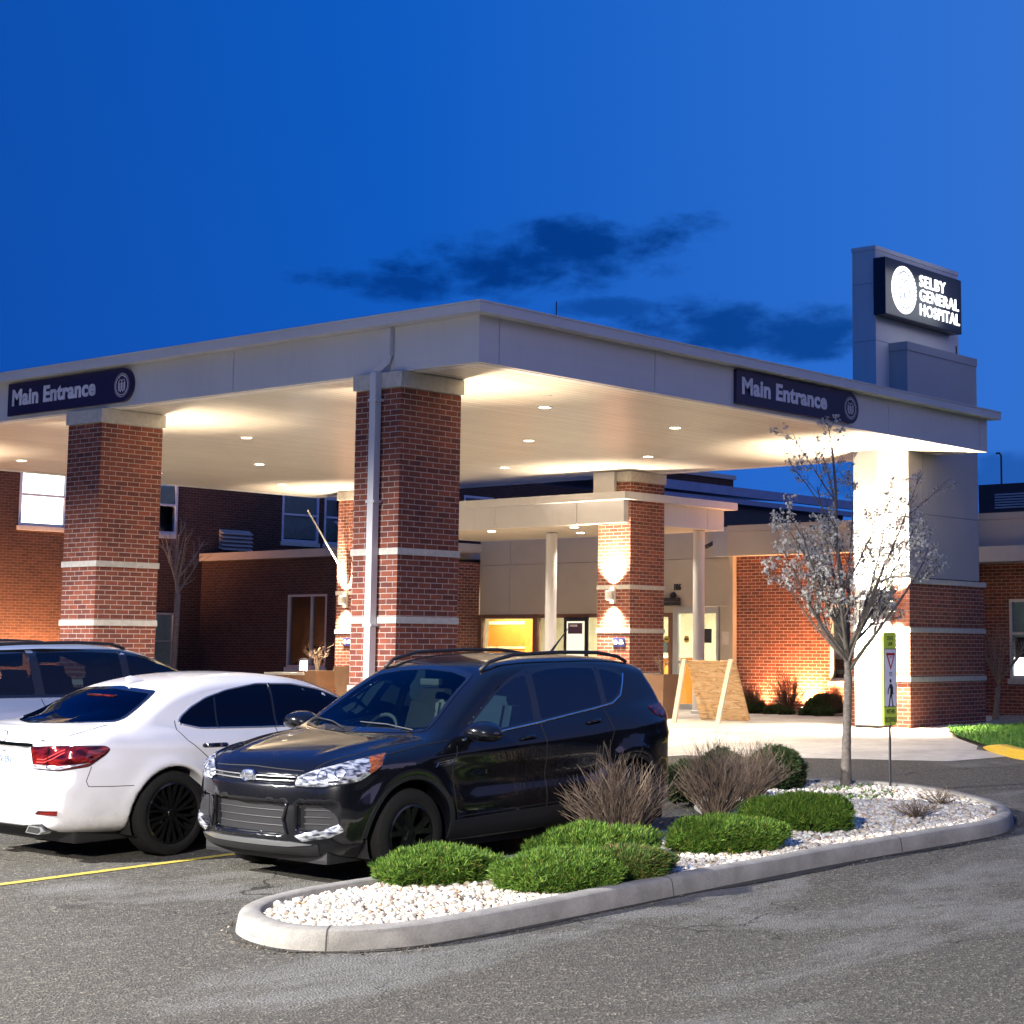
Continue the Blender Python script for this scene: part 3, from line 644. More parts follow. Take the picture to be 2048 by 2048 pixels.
def kerb_ring():
    prof = [(-0.005, -0.05), (0.0, 0.03), (0.012, 0.098), (0.022, 0.120), (0.042, 0.130), (0.135, 0.134), (0.150, 0.126), (0.158, 0.10), (0.160, 0.0)]
    rings = [offset(ISL, d) for d, z in prof]; n = len(ISL); V = []
    for (d, z), rg in zip(prof, rings): V += [(x, y, gz(x, y)+z+0.004*math.sin(x*3.1+y*2.3)*math.sin(x*1.3)) for x, y in rg]
    F = [(i*n+j, i*n+(j+1) % n, (i+1)*n+(j+1) % n, (i+1)*n+j) for i in range(len(prof)-1) for j in range(n)]
    m = Mat('kerb_stone').set(rough=0.85, spec=0.3); n1 = m.noise(4, 6, 0.65); n2 = m.noise(110, 3); st = m.noise(2.4, 6, 0.7, stretch=(1, 1, 5))
    c = m.ramp(n1, [(0.3, (0.19, 0.18, 0.165)), (0.7, (0.32, 0.305, 0.28))]); c = m.mix(c, m.ramp(n2, [(0.3, (0.75, 0.75, 0.75)), (0.7, (1.12, 1.12, 1.12))]), 0.8, 'MULTIPLY')
    c = m.mix(c, (0.10, 0.105, 0.11), m.math('MULTIPLY', m.ramp(st, [(0.58, (0, 0, 0)), (0.70, (1, 1, 1))]), 0.55)); m.col(c); m.bump(m.math('ADD', n1, n2), 0.35, 0.008)
    o = MB().add(V, F).build('kerb', m.m, smooth='auto', fix=True); tag(o, kind='structure')
kerb_ring()
def kerb_details():
    prof = [(-0.0065, 0.0), (-0.0015, 0.03), (0.0105, 0.0985), (0.0205, 0.1215), (0.0415, 0.1320), (0.135, 0.1360), (0.151, 0.128)]; rings = [offset(ISL, d) for d, z in prof]; n = len(ISL); P = np.array(ISL)
    L = np.r_[0, np.cumsum(np.linalg.norm(np.roll(P, -1, 0)-P, axis=1))]; V = []; F = []
    for k, t in enumerate(np.arange(1.1, L[-1]-0.5, 3.05)):
        i = int(np.searchsorted(L, t))-1; q = (t-L[i])/(L[i+1]-L[i]); b = len(V)
        for (d, z), rg in zip(prof, rings):
            A, B = np.array(rg[i]), np.array(rg[(i+1) % n]); T = (B-A)/np.linalg.norm(B-A); c = A+(B-A)*q
            for s in (-1, 1): x, y = c+T*s*0.005; V.append((x, y, gz(x, y)+z+0.004*math.sin(x*3.1+y*2.3)*math.sin(x*1.3)))
        for j in range(len(prof)-1): F.append((b+2*j, b+2*j+1, b+2*j+3, b+2*j+2))
    tag(MB().add(V, F).build('kerb_joint', plain('joint_filler', (0.05, 0.048, 0.045), 0.95).m, fix=False), kind='structure')
    # grit and dead leaves gathered along the foot of the kerb
    r = np.random.default_rng(12); a = offset(ISL, 0.012); w = 0.030+0.035*np.abs(np.convolve(r.normal(0, 1, n+8), np.ones(9)/3, 'valid')); o = [offset(ISL, -float(q))[i] for i, q in enumerate(w)]
    V = [(x, y, gz(x, y)+0.005) for x, y in a]+[(x, y, gz(x, y)+0.005) for x, y in o]; F = [(i, (i+1) % n, n+(i+1) % n, n+i) for i in range(n)]
    tag(MB().add(V, F).build('dirt', plain('kerb_grit', (0.030, 0.027, 0.022), 0.95, 0, 0.5, 60).m, fix=False), kind='stuff')
    C = np.array([o[i] for i in r.integers(0, n, 900)])+r.normal(0, 0.05, (900, 2)); z = gzn(C[:, 0], C[:, 1])+0.006; C = np.c_[C, z]; t = r.uniform(0, 6.28, 900); s = r.uniform(0.004, 0.014, 900)
    d1 = np.c_[np.cos(t)*s, np.sin(t)*s, r.uniform(0, 0.006, 900)]; d2 = np.c_[-np.sin(t)*s*0.6, np.cos(t)*s*0.6, r.uniform(0, 0.006, 900)]; Vq = np.stack([C-d1, C+d2, C+d1, C-d2], 1).reshape(-1, 3)
    keep = ~inside(ISL, C[:, :2]); Fq = np.arange(3600).reshape(-1, 4)[keep]
    m = Mat('leaf_litter').set(rough=0.9); g_ = m.n('ShaderNodeNewGeometry'); m.col(m.ramp(g_.outputs['Random Per Island'], [(0, (0.03, 0.025, 0.02)), (0.6, (0.12, 0.08, 0.05)), (1, (0.32, 0.28, 0.22))])); tag(np_obj('leaf_litter', Vq, Fq, m.m, smooth=False), kind='stuff')
kerb_details()
INNER = offset(ISL, 0.150)
def bed_h(x, y): return gz(x, y)+0.085
sheet('island_soil', INNER, 0.075, MULCH.m, 0.3)
def stones():
    rng = np.random.default_rng(3)
    b = bmesh.new(); bmesh.ops.create_icosphere(b, subdivisions=1, radius=1); b.verts.ensure_lookup_table(); base = np.array([v.co[:] for v in b.verts]); bf = np.array([[v.index for v in f.verts] for f in b.faces]); b.free()
    def scatter(n, poly, lo, hi, smin_, smax_, zf, seed_avoid=()):
        P = np.c_[rng.uniform(lo[0], hi[0], n), rng.uniform(lo[1], hi[1], n)]; P = P[inside(poly, P)]; k = len(P)
        s = rng.uniform(smin_, smax_, k)*(1+0.5*(rng.random(k) < 0.08)); S = np.c_[s*rng.uniform(0.85, 1.35, k), s*rng.uniform(0.7, 1.1, k), s*rng.uniform(0.5, 0.85, k)]
        a = rng.uniform(0, 6.28, k); t = rng.normal(0, 0.45, k); jit = rng.normal(1, 0.13, (k, len(base), 1)); B = base[None]*jit*S[:, None, :]
        ct, st_ = np.cos(t)[:, None], np.sin(t)[:, None]; x, y, z = B[..., 0], B[..., 1]*ct-B[..., 2]*st_, B[..., 1]*st_+B[..., 2]*ct
        ca, sa = np.cos(a)[:, None], np.sin(a)[:, None]; X = x*ca-y*sa+P[:, :1]; Y = x*sa+y*ca+P[:, 1:2]; zz = zf(P[:, 0], P[:, 1])+S[:, 2]*0.35+rng.uniform(0, 0.018, k); Z = z+zz[:, None]
        return np.stack([X, Y, Z], -1).reshape(-1, 3), (bf[None]+np.arange(k)[:, None, None]*len(base)).reshape(-1, 3)
    m = Mat('white_stone').set(rough=0.75, spec=0.35); g_ = m.n('ShaderNodeNewGeometry')
    c = m.ramp(g_.outputs['Random Per Island'], [(0.0, (0.36, 0.30, 0.23)), (0.10, (0.50, 0.43, 0.34)), (0.3, (0.60, 0.55, 0.46)), (0.65, (0.70, 0.66, 0.57)), (0.93, (0.76, 0.73, 0.66)), (0.965, (0.42, 0.24, 0.14)), (1.0, (0.22, 0.18, 0.15))])
    m.col(m.mix(c, m.ramp(m.noise(70, 3), [(0.3, (0.8, 0.8, 0.8)), (0.7, (1.1, 1.1, 1.1))]), 0.7, 'MULTIPLY'))
    zf = lambda x, y: gzn(x, y)+0.080
    V, F = scatter(44000, offset(ISL, 0.175), (-8.1, -7.1), (2.4, -2.9), 0.015, 0.026, zf)
    o = np_obj('white_stones', V, F, m.m, smooth=True); tag(o, kind='stuff')
    # a few strays on the kerb top and on the asphalt beside it
stones()
# ------------------------------------------------------------------ lighting helpers
def lamp(name, typ, loc, energy, color, parent=None, **k):
    l = bpy.data.lights.new(name, typ); l.energy = energy; l.color = color
    for a, b in k.items():
        if hasattr(l, a): setattr(l, a, b)
    o = bpy.data.objects.new(name, l); COL.objects.link(o); o.location = loc
    if parent: o.parent = parent
    return o
WARM = (1.0, 0.70, 0.40); WARMW = (1.0, 0.87, 0.70)
# ------------------------------------------------------------------ entrance canopy
X1, Y1, ZF, ZC, ZT = 12.47, 17.1, 4.66, 5.215, 5.365
can = thing('entrance_canopy', (0, 0, 0), 0, 'large pale flat canopy on brick pillars over the drive', 'canopy')
def pieces(mb, a0, a1, seams, gap, put):
    s = [a0]+[q for q in seams if a0 < q < a1]+[a1]
    for i in range(len(s)-1): put(s[i]+(gap if i else 0), s[i+1]-(gap if i < len(s)-2 else 0))
fb = MB(); SX = [0.35, 3.34, 6.25, 9.25, 12.2]; SY = [1.51, 4.52, 7.5, 10.5, 13.5, 16.5]
pieces(fb, 0.0, X1, SX, 0.006, lambda a, b: fb.box(a, b, 0.0, 0.05, ZF, ZC+0.01)); pieces(fb, 0.0, X1, SX, 0.006, lambda a, b: fb.box(a, b, Y1-0.05, Y1, ZF, ZC+0.01))
pieces(fb, 0.05, Y1-0.05, SY, 0.006, lambda a, b: fb.box(0.0, 0.05, a, b, ZF, ZC+0.01)); pieces(fb, 0.05, Y1-0.05, SY, 0.006, lambda a, b: fb.box(X1-0.05, X1, a, b, ZF, ZC+0.01))
fb.build('fascia', PANEL, can)
MB().box(0.052, X1-0.052, 0.052, 0.09, ZF+0.01, ZC).box(0.052, X1-0.052, Y1-0.09, Y1-0.052, ZF+0.01, ZC).box(0.052, 0.09, 0.09, Y1-0.09, ZF+0.01, ZC).box(X1-0.09, X1-0.052, 0.09, Y1-0.09, ZF+0.01, ZC).build('fascia_backing', DARKM, can)
ov = 0.18
cp = MB()
for (a, b, c, d) in ((-ov, X1+ov, -ov, 0.10), (-ov, X1+ov, Y1-0.10, Y1+ov), (-ov, 0.10, 0.10, Y1-0.10), (X1-0.10, X1+ov, 0.10, Y1-0.10)):
    cp.box(a, b, c, d, ZC+0.012, ZT-0.022)
for (a, b, c, d) in ((-ov-0.012, X1+ov+0.012, -ov-0.012, 0.11), (-ov-0.012, X1+ov+0.012, Y1-0.11, Y1+ov+0.012), (-ov-0.012, 0.11, 0.11, Y1-0.11), (X1-0.11, X1+ov+0.012, 0.11, Y1-0.11)):
    cp.box(a, b, c, d, ZT-0.020, ZT)
cp.build('coping', PANEL, can)
MB().box(0.11, X1-0.11, 0.11, Y1-0.11, 5.20, 5.26).build('roof_membrane', GREYP, can)
# underside: flat border, then boards
MB().box(0.092, X1-0.092, 0.092, 0.24, ZF+0.001, ZF+0.03).box(0.092, X1-0.092, Y1-0.24, Y1-0.092, ZF+0.001, ZF+0.03).box(0.092, 0.24, 0.24, Y1-0.24, ZF+0.001, ZF+0.03).box(X1-0.24, X1-0.092, 0.24, Y1-0.24, ZF+0.001, ZF+0.03).build('soffit_border', PANEL, can)
MB().box(0.252, X1-0.252, 0.252, Y1-0.252, ZF+0.006, ZF+0.04).build('soffit', SOFFIT, can)
BULB = emis('lamp_glow_warm', (1.0, 0.86, 0.62), 22)
for i, lx in enumerate((0.62+0.0, 3.58, 6.56, 9.66)):
    if i == 0: continue
    for ly in (2.17, 5.2, 8.65, 11.95, 15.0):
        d = MB().lathe([(0.0, ZF-0.002), (0.085, ZF-0.002), (0.085, ZF+0.004)], c=(lx, ly, 0), n=20).build('downlight', BULB, can)
        MB().lathe([(0.087, ZF-0.006), (0.112, ZF-0.006), (0.115, ZF+0.004), (0.087, ZF+0.004)], c=(lx, ly, 0), n=20).build('trim_ring', PANEL, d, smooth='auto')
        o = lamp('downlight_beam', 'SPOT', (lx, ly, ZF-0.02), DOWN_W, WARMW, d, spot_size=R(125), spot_blend=0.9, shadow_soft_size=0.08)
# pillars
PW_, PD = 1.035, 0.80
def pillar(x, y):
    p = MB().box(x, x+PW_, y, y+PD, -0.5, 4.46).build('pillar', BRICK, can)
    for zt in (2.497, 1.668, 0.838): MB().bbox(x-0.018, x+PW_+0.018, y-0.018, y+PD+0.018, zt-0.083, zt, 0.006).build('stone_band', STONE, p)
    MB().bbox(x-0.03, x+PW_+0.03, y-0.03, y+PD+0.03, 4.462, 4.657, 0.006).build('capital', STONE, p)
    return p
for px_, py_ in ((-0.06, 1.24), (-0.06, 7.32), (-0.06, 14.5), (11.50, 7.10), (11.50, 14.5)): pillar(px_, py_)
MB().box(11.39, 11.465, 7.42, 7.94, 4.262, 4.655).build('link_panel', PANEL, can)
# downpipe in front of the corner pillar
dp = MB(); dp.bbox(-0.075, -0.002, 1.44, 1.53, 4.86, 5.21, 0.008)
dp.tube([(-0.04, 1.485, 4.90), (-0.05, 1.50, 4.80), (-0.13, 1.60, 4.68), (-0.135, 1.62, 4.60)], 0.052, 4)
dp.bbox(-0.185, -0.082, 1.56, 1.665, -0.42, 4.66, 0.008)
for z in (4.30, 3.05, 1.55, 0.6): dp.bbox(-0.19, -0.06, 1.535, 1.69, z, z+0.03, 0.004)
dp.build('downpipe', PANEL, can)
MB().tube([(2.71, 1.2, 5.25), (2.71, 1.2, 5.93)], 0.008, 6).build('roof_aerial', DARKM, can)
# ------------------------------------------------------------------ emblem used on the signs: ringed seal with a stylised tree
def seal(mb, cx, cz, r, put, th=0.004):
    """strokes of the seal in the sign's own plane; put(u, v) -> world"""
    def arc(cu, cv, rr, a0, a1, w, n=40):
        mb.tube([put(cu+rr*math.cos(t), cv+rr*math.sin(t)) for t in np.linspace(a0, a1, n)], w, 4, cap=False)
    arc(cx, cz, r*0.79, 0, 2*math.pi, r*0.035)
    for k in range(34):     # ring of lettering, as seen: short radial ticks
        a = 2*math.pi*k/34; mb.tube([put(cx+r*0.87*math.cos(a), cz+r*0.87*math.sin(a)), put(cx+r*math.cos(a), cz+r*math.sin(a))], r*0.030, 4)
    for s in (-1, 1):
        arc(cx+s*r*0.20, cz+r*0.25, r*0.20, R(0) if s < 0 else R(0), R(180), r*0.035, 14)
        mb.tube([put(cx+s*r*0.40, cz+r*0.25), put(cx+s*r*0.43, cz-r*0.15), put(cx+s*r*0.36, cz-r*0.45)], r*0.035, 4)
        for k in range(5): arc(cx+s*r*(0.26+0.05*(k % 2)), cz+r*(0.12-0.13*k), r*0.075, 0, 2*math.pi, r*0.024, 10)
        mb.tube([put(cx+s*r*0.05, cz+r*0.22), put(cx+s*r*0.06, cz-r*0.30), put(cx+s*r*0.16, cz-r*0.55)], r*0.035, 4)
    arc(cx, cz+r*0.42, r*0.40, R(25), R(155), r*0.028, 14)
SIGNB = Mat('sign_navy').set(col=(0.022, 0.014, 0.050), rough=0.32).m
SIGNL = plain('sign_lettering_silver', (0.66, 0.64, 0.70), 0.5).m
def entrance_sign(label, put3, L, H):
    """put3(u, v, depth) -> world; u runs left to right as read"""
    r = H/2; pts = [(0, 0), (L-r, 0)]+[(L-r+r*math.sin(t), r-r*math.cos(t)) for t in np.linspace(0, math.pi, 24)][1:]+[(0, H)]
    m = MB(); n = len(pts); V = [put3(u, v, 0.0) for u, v in pts]+[put3(u, v, 0.05) for u, v in pts]
    m.add(V, [tuple(range(n)), tuple(range(n, 2*n))]+[(i, (i+1) % n, n+(i+1) % n, n+i) for i in range(n)])
    root = m.build('entrance_sign', SIGNB); tag(root, label, 'sign', 'Main Entrance signs on the canopy')
    t = text_mb('Main Entrance', 0.325, 0.003, 0.012, 'LEFT', 0, 1.04)
    w = max(v[0] for v in t.v); sx = (0.685*L)/w
    for part in (0, 1):      # the two words
        a = text_mb('Main' if part == 0 else 'Entrance', 0.325, 0.003, 0.012, 'LEFT', 0, 1.04)
        u0 = 0.035*L if part == 0 else 0.035*L+sx*(w-max(v[0] for v in a.v))
        a.v = [tuple(put3(u0+v[0]*sx, 0.155+v[1], 0.054+v[2])) for v in a.v]; a.build('sign_lettering', SIGNL, root)
    q = MB(); seal(q, L-r*0.98, r*0.98, r*0.72, lambda u, v: put3(u, v, 0.055)); q.build('sign_emblem', SIGNL, root)
entrance_sign('dark Main Entrance sign above the drive beside the white sign tower', lambda u, v, d: (5.11+u, -0.002-d, 4.715+v), 3.18, 0.485)
entrance_sign('dark Main Entrance sign above the brick pillar behind the pale SUV', lambda u, v, d: (-0.002-d, 9.72-u, 4.715+v), 3.06, 0.485)
# ------------------------------------------------------------------ small porch roof behind the pillars
por = thing('entrance_porch', (0, 0, 0), 0, 'lower porch roof on round white columns in front of the doors', 'porch')
PX0, PX1, PY0, PY1, PZ0, PZ1, PZ2 = 11.36, 14.55, 7.15, 13.9, 3.67, 4.10, 4.25
pf = MB(); pieces(pf, PX0, PX1, [14.0], 0.006, lambda a, b: pf.box(a, b, PY0, PY0+0.05, PZ0, PZ1)); pf.box(PX0, PX1, PY1-0.05, PY1, PZ0, PZ1); pf.box(PX1-0.05, PX1, PY0+0.05, PY1-0.05, PZ0, PZ1)
pieces(pf, PY0+0.05, PY1-0.05, [8.33, 10.5, 12.6], 0.006, lambda a, b: pf.box(PX0, PX0+0.05, a, b, PZ0, PZ1)); pf.build('fascia', PANEL, por)
MB().box(PX0-0.16, PX1+0.26, PY0-0.16, PY1+0.1, PZ1+0.004, PZ2).build('coping', PANEL, por)
MB().box(PX0+0.052, PX1-0.052, PY0+0.052, PY1-0.052, PZ0+0.006, PZ0+0.04).build('soffit', TANP, por)
for lx, ly in ((12.0, 8.95), (13.4, 10.0), (12.0, 11.2), (13.6, 8.2)):
    d = MB().lathe([(0.0, PZ0+0.0), (0.08, PZ0+0.0), (0.08, PZ0+0.008)], c=(lx, ly, 0), n=18).build('downlight', BULB, por)
    lamp('downlight_beam', 'SPOT', (lx, ly, PZ0-0.02), DOWN_W*0.45, WARMW, d, spot_size=R(120), spot_blend=0.9, shadow_soft_size=0.07)
for cx_, cy_ in ((13.0, 10.44), (14.15, 7.48)):
    MB().lathe([(0.0, -0.1), (0.15, -0.1), (0.15, 0.06), (0.118, 0.08), (0.118, 3.66), (0.0, 3.66)], c=(cx_, cy_, 0), n=32).build('column', PANEL, por, smooth='auto')
# ------------------------------------------------------------------ hospital sign tower
tw = thing('sign_tower', (11.04, 1.33, 0), 0, 'tall pale panel-clad tower carrying the lit hospital sign', 'tower'); T0 = Vector((11.04, 1.33, 0))
def tb(mb, nm, mat, parent=None, **k):
    mb.v = [(a-T0.x, b-T0.y, c) for a, b, c in mb.v]; o = mb.build(nm, mat, parent or tw, **k)
    return o
BLU = plain('blue_grey_panel', (0.34, 0.36, 0.42), 0.4, 0.1, 0.05, 1.5).m
m = MB(); zz = [0.03, 1.45, 3.61, 5.2, 6.55, 7.55, 8.13]
for i in range(6): m.box(11.04, 13.90, 1.33, 1.80, zz[i]+0.004, zz[i+1]-0.004)
m.box(11.028, 13.912, 1.318, 1.812, 8.13, 8.20); tb(m, 'sign_slab', PANEL); tb(MB().box(11.05, 13.89, 1.34, 1.79, 0.0, 8.14), 'slab_core', DARKM)
m = MB()
for (a, b) in ((2.52, 3.605), (3.615, 4.95), (4.96, 6.40)):
    for (c, d) in (((11.47, 11.94), (11.95, 13.90)) if b < 4.96 and b > 3.7 else ((11.47, 13.90),)): m.box(c, d, 0.97, 1.329, a, b)
m.box(11.458, 13.912, 0.958, 1.329, 6.405, 6.55); tb(m, 'side_slab', BLU if False else GREYP); tb(MB().box(11.48, 13.89, 0.98, 1.329, 2.5, 6.41), 'side_slab_core', DARKM)
bb = tb(MB().box(11.47, 14.08, 0.97, 2.19, -0.3, 2.41), 'brick_base', BRICK)
for zt in (1.668, 0.838): tb(MB().bbox(11.452, 14.098, 0.952, 2.208, zt-0.083, zt, 0.006), 'stone_band', STONE, bb)
tb(MB().bbox(11.44, 14.11, 0.94, 2.22, 2.412, 2.50, 0.006), 'stone_cap', STONE, bb)
tb(MB().box(13.2, 13.24, 0.99, 1.0, 6.55, 6.70), 'roof_spike', DARKM)
# lit sign box
sg = thing('hospital_sign', (10.96, 1.08, 6.97), 0, 'black box sign with glowing white seal and hospital name', 'sign')
SB = Mat('sign_box_black').set(col=(0.012, 0.013, 0.02), rough=0.3).m
bx = MB().bbox(0, 2.62, 0, 0.245, 0, 0.99, 0.012).build('sign_box', SB, sg)
GLOW = emis('sign_glow', (0.93, 0.97, 1.0), 3.2)
q = MB(); q.lathe([(0.0, -0.012), (0.40, -0.012), (0.415, -0.006), (0.415, 0.0)], c=(0.61, 0, 0.50), axis='y', n=48); q.build('lit_seal', GLOW, sg)
q = MB(); seal(q, 0.61, 0.50, 0.37, lambda u, v: (u, -0.013, v)); 
q.v = [v for v in q.v]; q.build('seal_marks', plain('seal_grey', (0.5, 0.52, 0.56), 0.5).m, sg) if False else None
SM = emis('seal_line_glow', (0.5, 0.6, 0.75), 0.8)
q = MB(); seal(q, 0.61, 0.50, 0.40, lambda u, v: (u, -0.013, v)); q.v = [(a_, -0.013+(b_+0.013)*0.5, c_) for a_, b_, c_ in q.v]; q.tube([(0.61, -0.014, 0.25), (0.61, -0.014, 0.45)], 0.008, 4); q.tube([(0.56, -0.014, 0.235), (0.61, -0.014, 0.25), (0.66, -0.014, 0.235)], 0.010, 4); q.tube([(0.55, -0.014, 0.72), (0.61, -0.014, 0.73), (0.65, -0.014, 0.71)], 0.011, 4); q.build('seal_marks', SM, sg)
for tx, zz_, w_ in (('SELBY', 0.655, 0.92), ('GENERAL', 0.405, 1.38), ('HOSPITAL', 0.145, 1.41)):
    t = text_mb(tx, 0.285, 0.006, 0.004, 'LEFT', 0, 1.10); w = max(v[0] for v in t.v); place_text(t, (1.115, -0.010, zz_), (1, 0, 0), (0, 0, 1), w_/w)
    # slab serifs on the uprights' feet and heads
    t.build('sign_lettering', GLOW, sg)
lamp('sign_spill', 'AREA', (1.3, -0.35, 0.5), 10, (0.9, 0.95, 1.0), sg, shape='RECTANGLE', size=2.2, size_y=0.8).rotation_euler = (R(90), 0, 0)
# ------------------------------------------------------------------ the hospital building
hb = thing('hospital_building', (16.1, 16.0, 0), 0, 'brick hospital building with pale parapet behind the canopy', 'building'); H0 = Vector((16.1, 16.0, 0))
def hbp(mb, nm, mat, parent=None, **k):
    mb.v = [(a-H0.x, b-H0.y, c) for a, b, c in mb.v]; return mb.build(nm, mat, parent or hb, **k)
def shift_uv(o): return o
def window(plane, a0, a1, z0, z1, pos, glassm, framem=None, mull=(), trans=(), depth=0.10, fw=0.05, sill=True, blind=None, out=-1):
    """plane 'y': wall faces -y at y = pos, a = x; plane 'x': wall faces -x at x = pos, a = y"""
    fm = framem or ALU
    def B(mb, p0, p1, q0, q1, d0, d1):
        if plane == 'y': return mb.box(p0, p1, pos+d0, pos+d1, q0, q1)
        return mb.box(pos+d0, pos+d1, p0, p1, q0, q1)
    m = MB(); B(m, a0, a1, z0, z0+fw, -0.012, depth-0.02); B(m, a0, a1, z1-fw, z1, -0.012, depth-0.02); B(m, a0, a0+fw, z0+fw, z1-fw, -0.012, depth-0.02); B(m, a1-fw, a1, z0+fw, z1-fw, -0.012, depth-0.02)
    for t in mull: B(m, t-fw*0.4, t+fw*0.4, z0+fw, z1-fw, -0.008, depth-0.03)
    for t in trans: B(m, a0+fw, a1-fw, t-fw*0.4, t+fw*0.4, -0.010, depth-0.03)
    w = hbp(m, 'window', fm)
    p = MB(); B(p, a0+0.01, a1-0.01, z0+0.01, z1-0.01, 0.035, 0.045); hbp(p, 'pane', glassm, w)
    if sill: s = MB(); B(s, a0-0.04, a1+0.04, z0-0.11, z0-0.002, -0.05, 0.06); hbp(s, 'sill', STONE, w)
    if blind:
        b = MB(); B(b, a0+fw, a1-fw, blind[0], z1-fw, 0.06, 0.07); hbp(b, 'blind', blind[1], w)
    return w
def wall_with_holes(nm, plane, pos, a0, a1, z0, z1, holes, mat, th=0.3):
    """one wall slab with rectangular openings; split into boxes round the openings"""
    m = MB(); cuts = sorted({a0, a1, *[q for h in holes for q in h[:2]]})
    for i in range(len(cuts)-1):
        c0, c1 = cuts[i], cuts[i+1]; hs = sorted([h for h in holes if h[0] <= c0+1e-6 and h[1] >= c1-1e-6], key=lambda h: h[2]); zc = z0
        for h in hs+[(0, 0, z1, z1)]:
            if h[2] > zc+1e-6:
                if plane == 'y': m.box(c0, c1, pos, pos+th, zc, h[2])
                else: m.box(pos, pos+th, c0, c1, zc, h[2])
            zc = h[3]
    return hbp(m, nm, mat)
GL_DARK = glass_mat('window_glass', (0.80, 0.86, 0.86), 0.05, 0.0, 1.5)
BLIND = plain('roller_blind', (0.80, 0.82, 0.76), 0.9).m
LIT = Mat('lit_blind'); LIT.set(col=(0.9, 0.85, 0.75), em=(1.0, 0.90, 0.74), ems=5.0, rough=0.9); LIT = LIT.m
# long two-storey wing, facing the drive
WH = [(9.80, 11.12, 4.19, 5.95), (13.05, 14.42, 4.19, 5.95), (17.90, 19.22, 4.19, 5.95), (19.42, 20.72, 4.19, 5.95), (13.0, 14.45, 0.80, 2.16), (5.5, 6.8, 4.19, 5.95), (25.0, 26.3, 4.19, 5.95), (26.5, 27.8, 4.19, 5.95)]
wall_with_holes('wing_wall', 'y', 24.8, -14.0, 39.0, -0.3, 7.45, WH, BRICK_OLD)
hbp(MB().box(-14.1, 39.1, 24.74, 36, 7.46, 7.62), 'wing_coping', GREYP); hbp(MB().box(-14.0, 39.0, 25.12, 36, -0.3, 7.44), 'wing_core', DARKM)
WF = plain('pale_window_frame', (0.42, 0.45, 0.55), 0.4).m
for i, (a0, a1, z0, z1) in enumerate(WH[:4]+WH[5:]): window('y', a0, a1, z0, z1, 24.8, GL_DARK, WF, (), (4.95,), 0.14, 0.07, True, ((z0+0.05, LIT) if i == 0 else (4.95 if i == 1 else z0+0.1, BLIND)))
window('y', 13.0, 14.45, 0.80, 2.16, 24.8, GL_DARK, ALU, (), (1.43,), 0.12, 0.05, True, (0.85, BLIND))
# louvred vent on the wing wall
lv = MB()
for k in range(5): lv.prism([(24.795, 3.90+k*0.105), (24.62, 3.86+k*0.105), (24.62, 3.885+k*0.105), (24.795, 3.99+k*0.105)], 'x', 15.78, 16.78)
hbp(lv, 'wall_louvre', ALU)
# single-storey block to the left of the doors
BX = 15.25
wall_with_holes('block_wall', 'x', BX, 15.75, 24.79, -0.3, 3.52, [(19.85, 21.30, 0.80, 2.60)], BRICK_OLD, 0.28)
hbp(MB().box(BX+0.001, 16.09, 15.47, 15.749, -0.3, 3.3), 'block_return', BRICK)
hbp(MB().box(BX-0.10, 16.2, 15.42, 24.78, 3.53, 3.73), 'block_parapet', TANP); hbp(MB().box(BX+0.3, 22, 15.9, 24.7, 3.4, 3.58), 'block_roof', GREYP)
hbp(MB().box(BX+0.6, BX+0.62, 19.6, 21.6, 0.5, 2.8), 'room_wall', DARKM)
window('x', 19.85, 21.30, 0.80, 2.60, BX, GL_DARK, ALU, (20.42,), (), 0.12, 0.05, True, (1.30, BLIND))
# entrance bay: pale panels over glazing, doors to the right
m = MB()
for (a, b) in ((8.0, 9.05), (9.07, 11.0), (11.02, 11.62), (11.63, 13.05), (13.06, 14.5), (14.51, 15.46)):
    if a >= 9.07: m.box(16.1, 16.16, a, b, 2.17 if a < 9.07 else 2.07, 3.22)
    m.box(16.1, 16.16, a, b, 3.23, 3.80)
m.box(16.1, 16.16, 8.0, 9.05, 2.20, 3.22); m.box(16.1, 16.16, 7.99, 8.39, -0.1, 2.195); m.box(15.97, 16.099, 7.96, 8.06, -0.1, 3.66)
hbp(m, 'entrance_panels', TANP); hbp(MB().box(16.17, 16.3, 9.75, 15.46, 2.0, 3.80).box(16.17, 16.3, 8.0, 9.75, 2.22, 3.80), 'panel_backing', DARKM)
FR = plain('brown_mullion', (0.16, 0.075, 0.05), 0.4).m; WFR = plain('white_door_frame', (0.62, 0.60, 0.56), 0.5).m
CLR = glass_mat('clear_glass', (0.86, 0.92, 0.88), 0.02)
sf = MB()
for y0, y1 in ((15.36, 15.46), (13.60, 13.73), (11.66, 11.78), (10.95, 11.05), (9.66, 9.76)): sf.box(16.06, 16.2, y0, y1, -0.05, 2.07)
for y0, y1 in ((9.76, 10.95), (11.05, 11.66), (11.78, 13.60), (13.73, 15.36)): sf.box(16.08, 16.18, y0, y1, 1.98, 2.065); sf.box(16.08, 16.18, y0, y1, -0.05, 0.10)
g_ = hbp(sf, 'glazed_screen', FR); gp = MB(); gp.box(16.125, 16.135, 9.76, 15.36, 0.10, 1.98); hbp(gp, 'pane', CLR, g_)
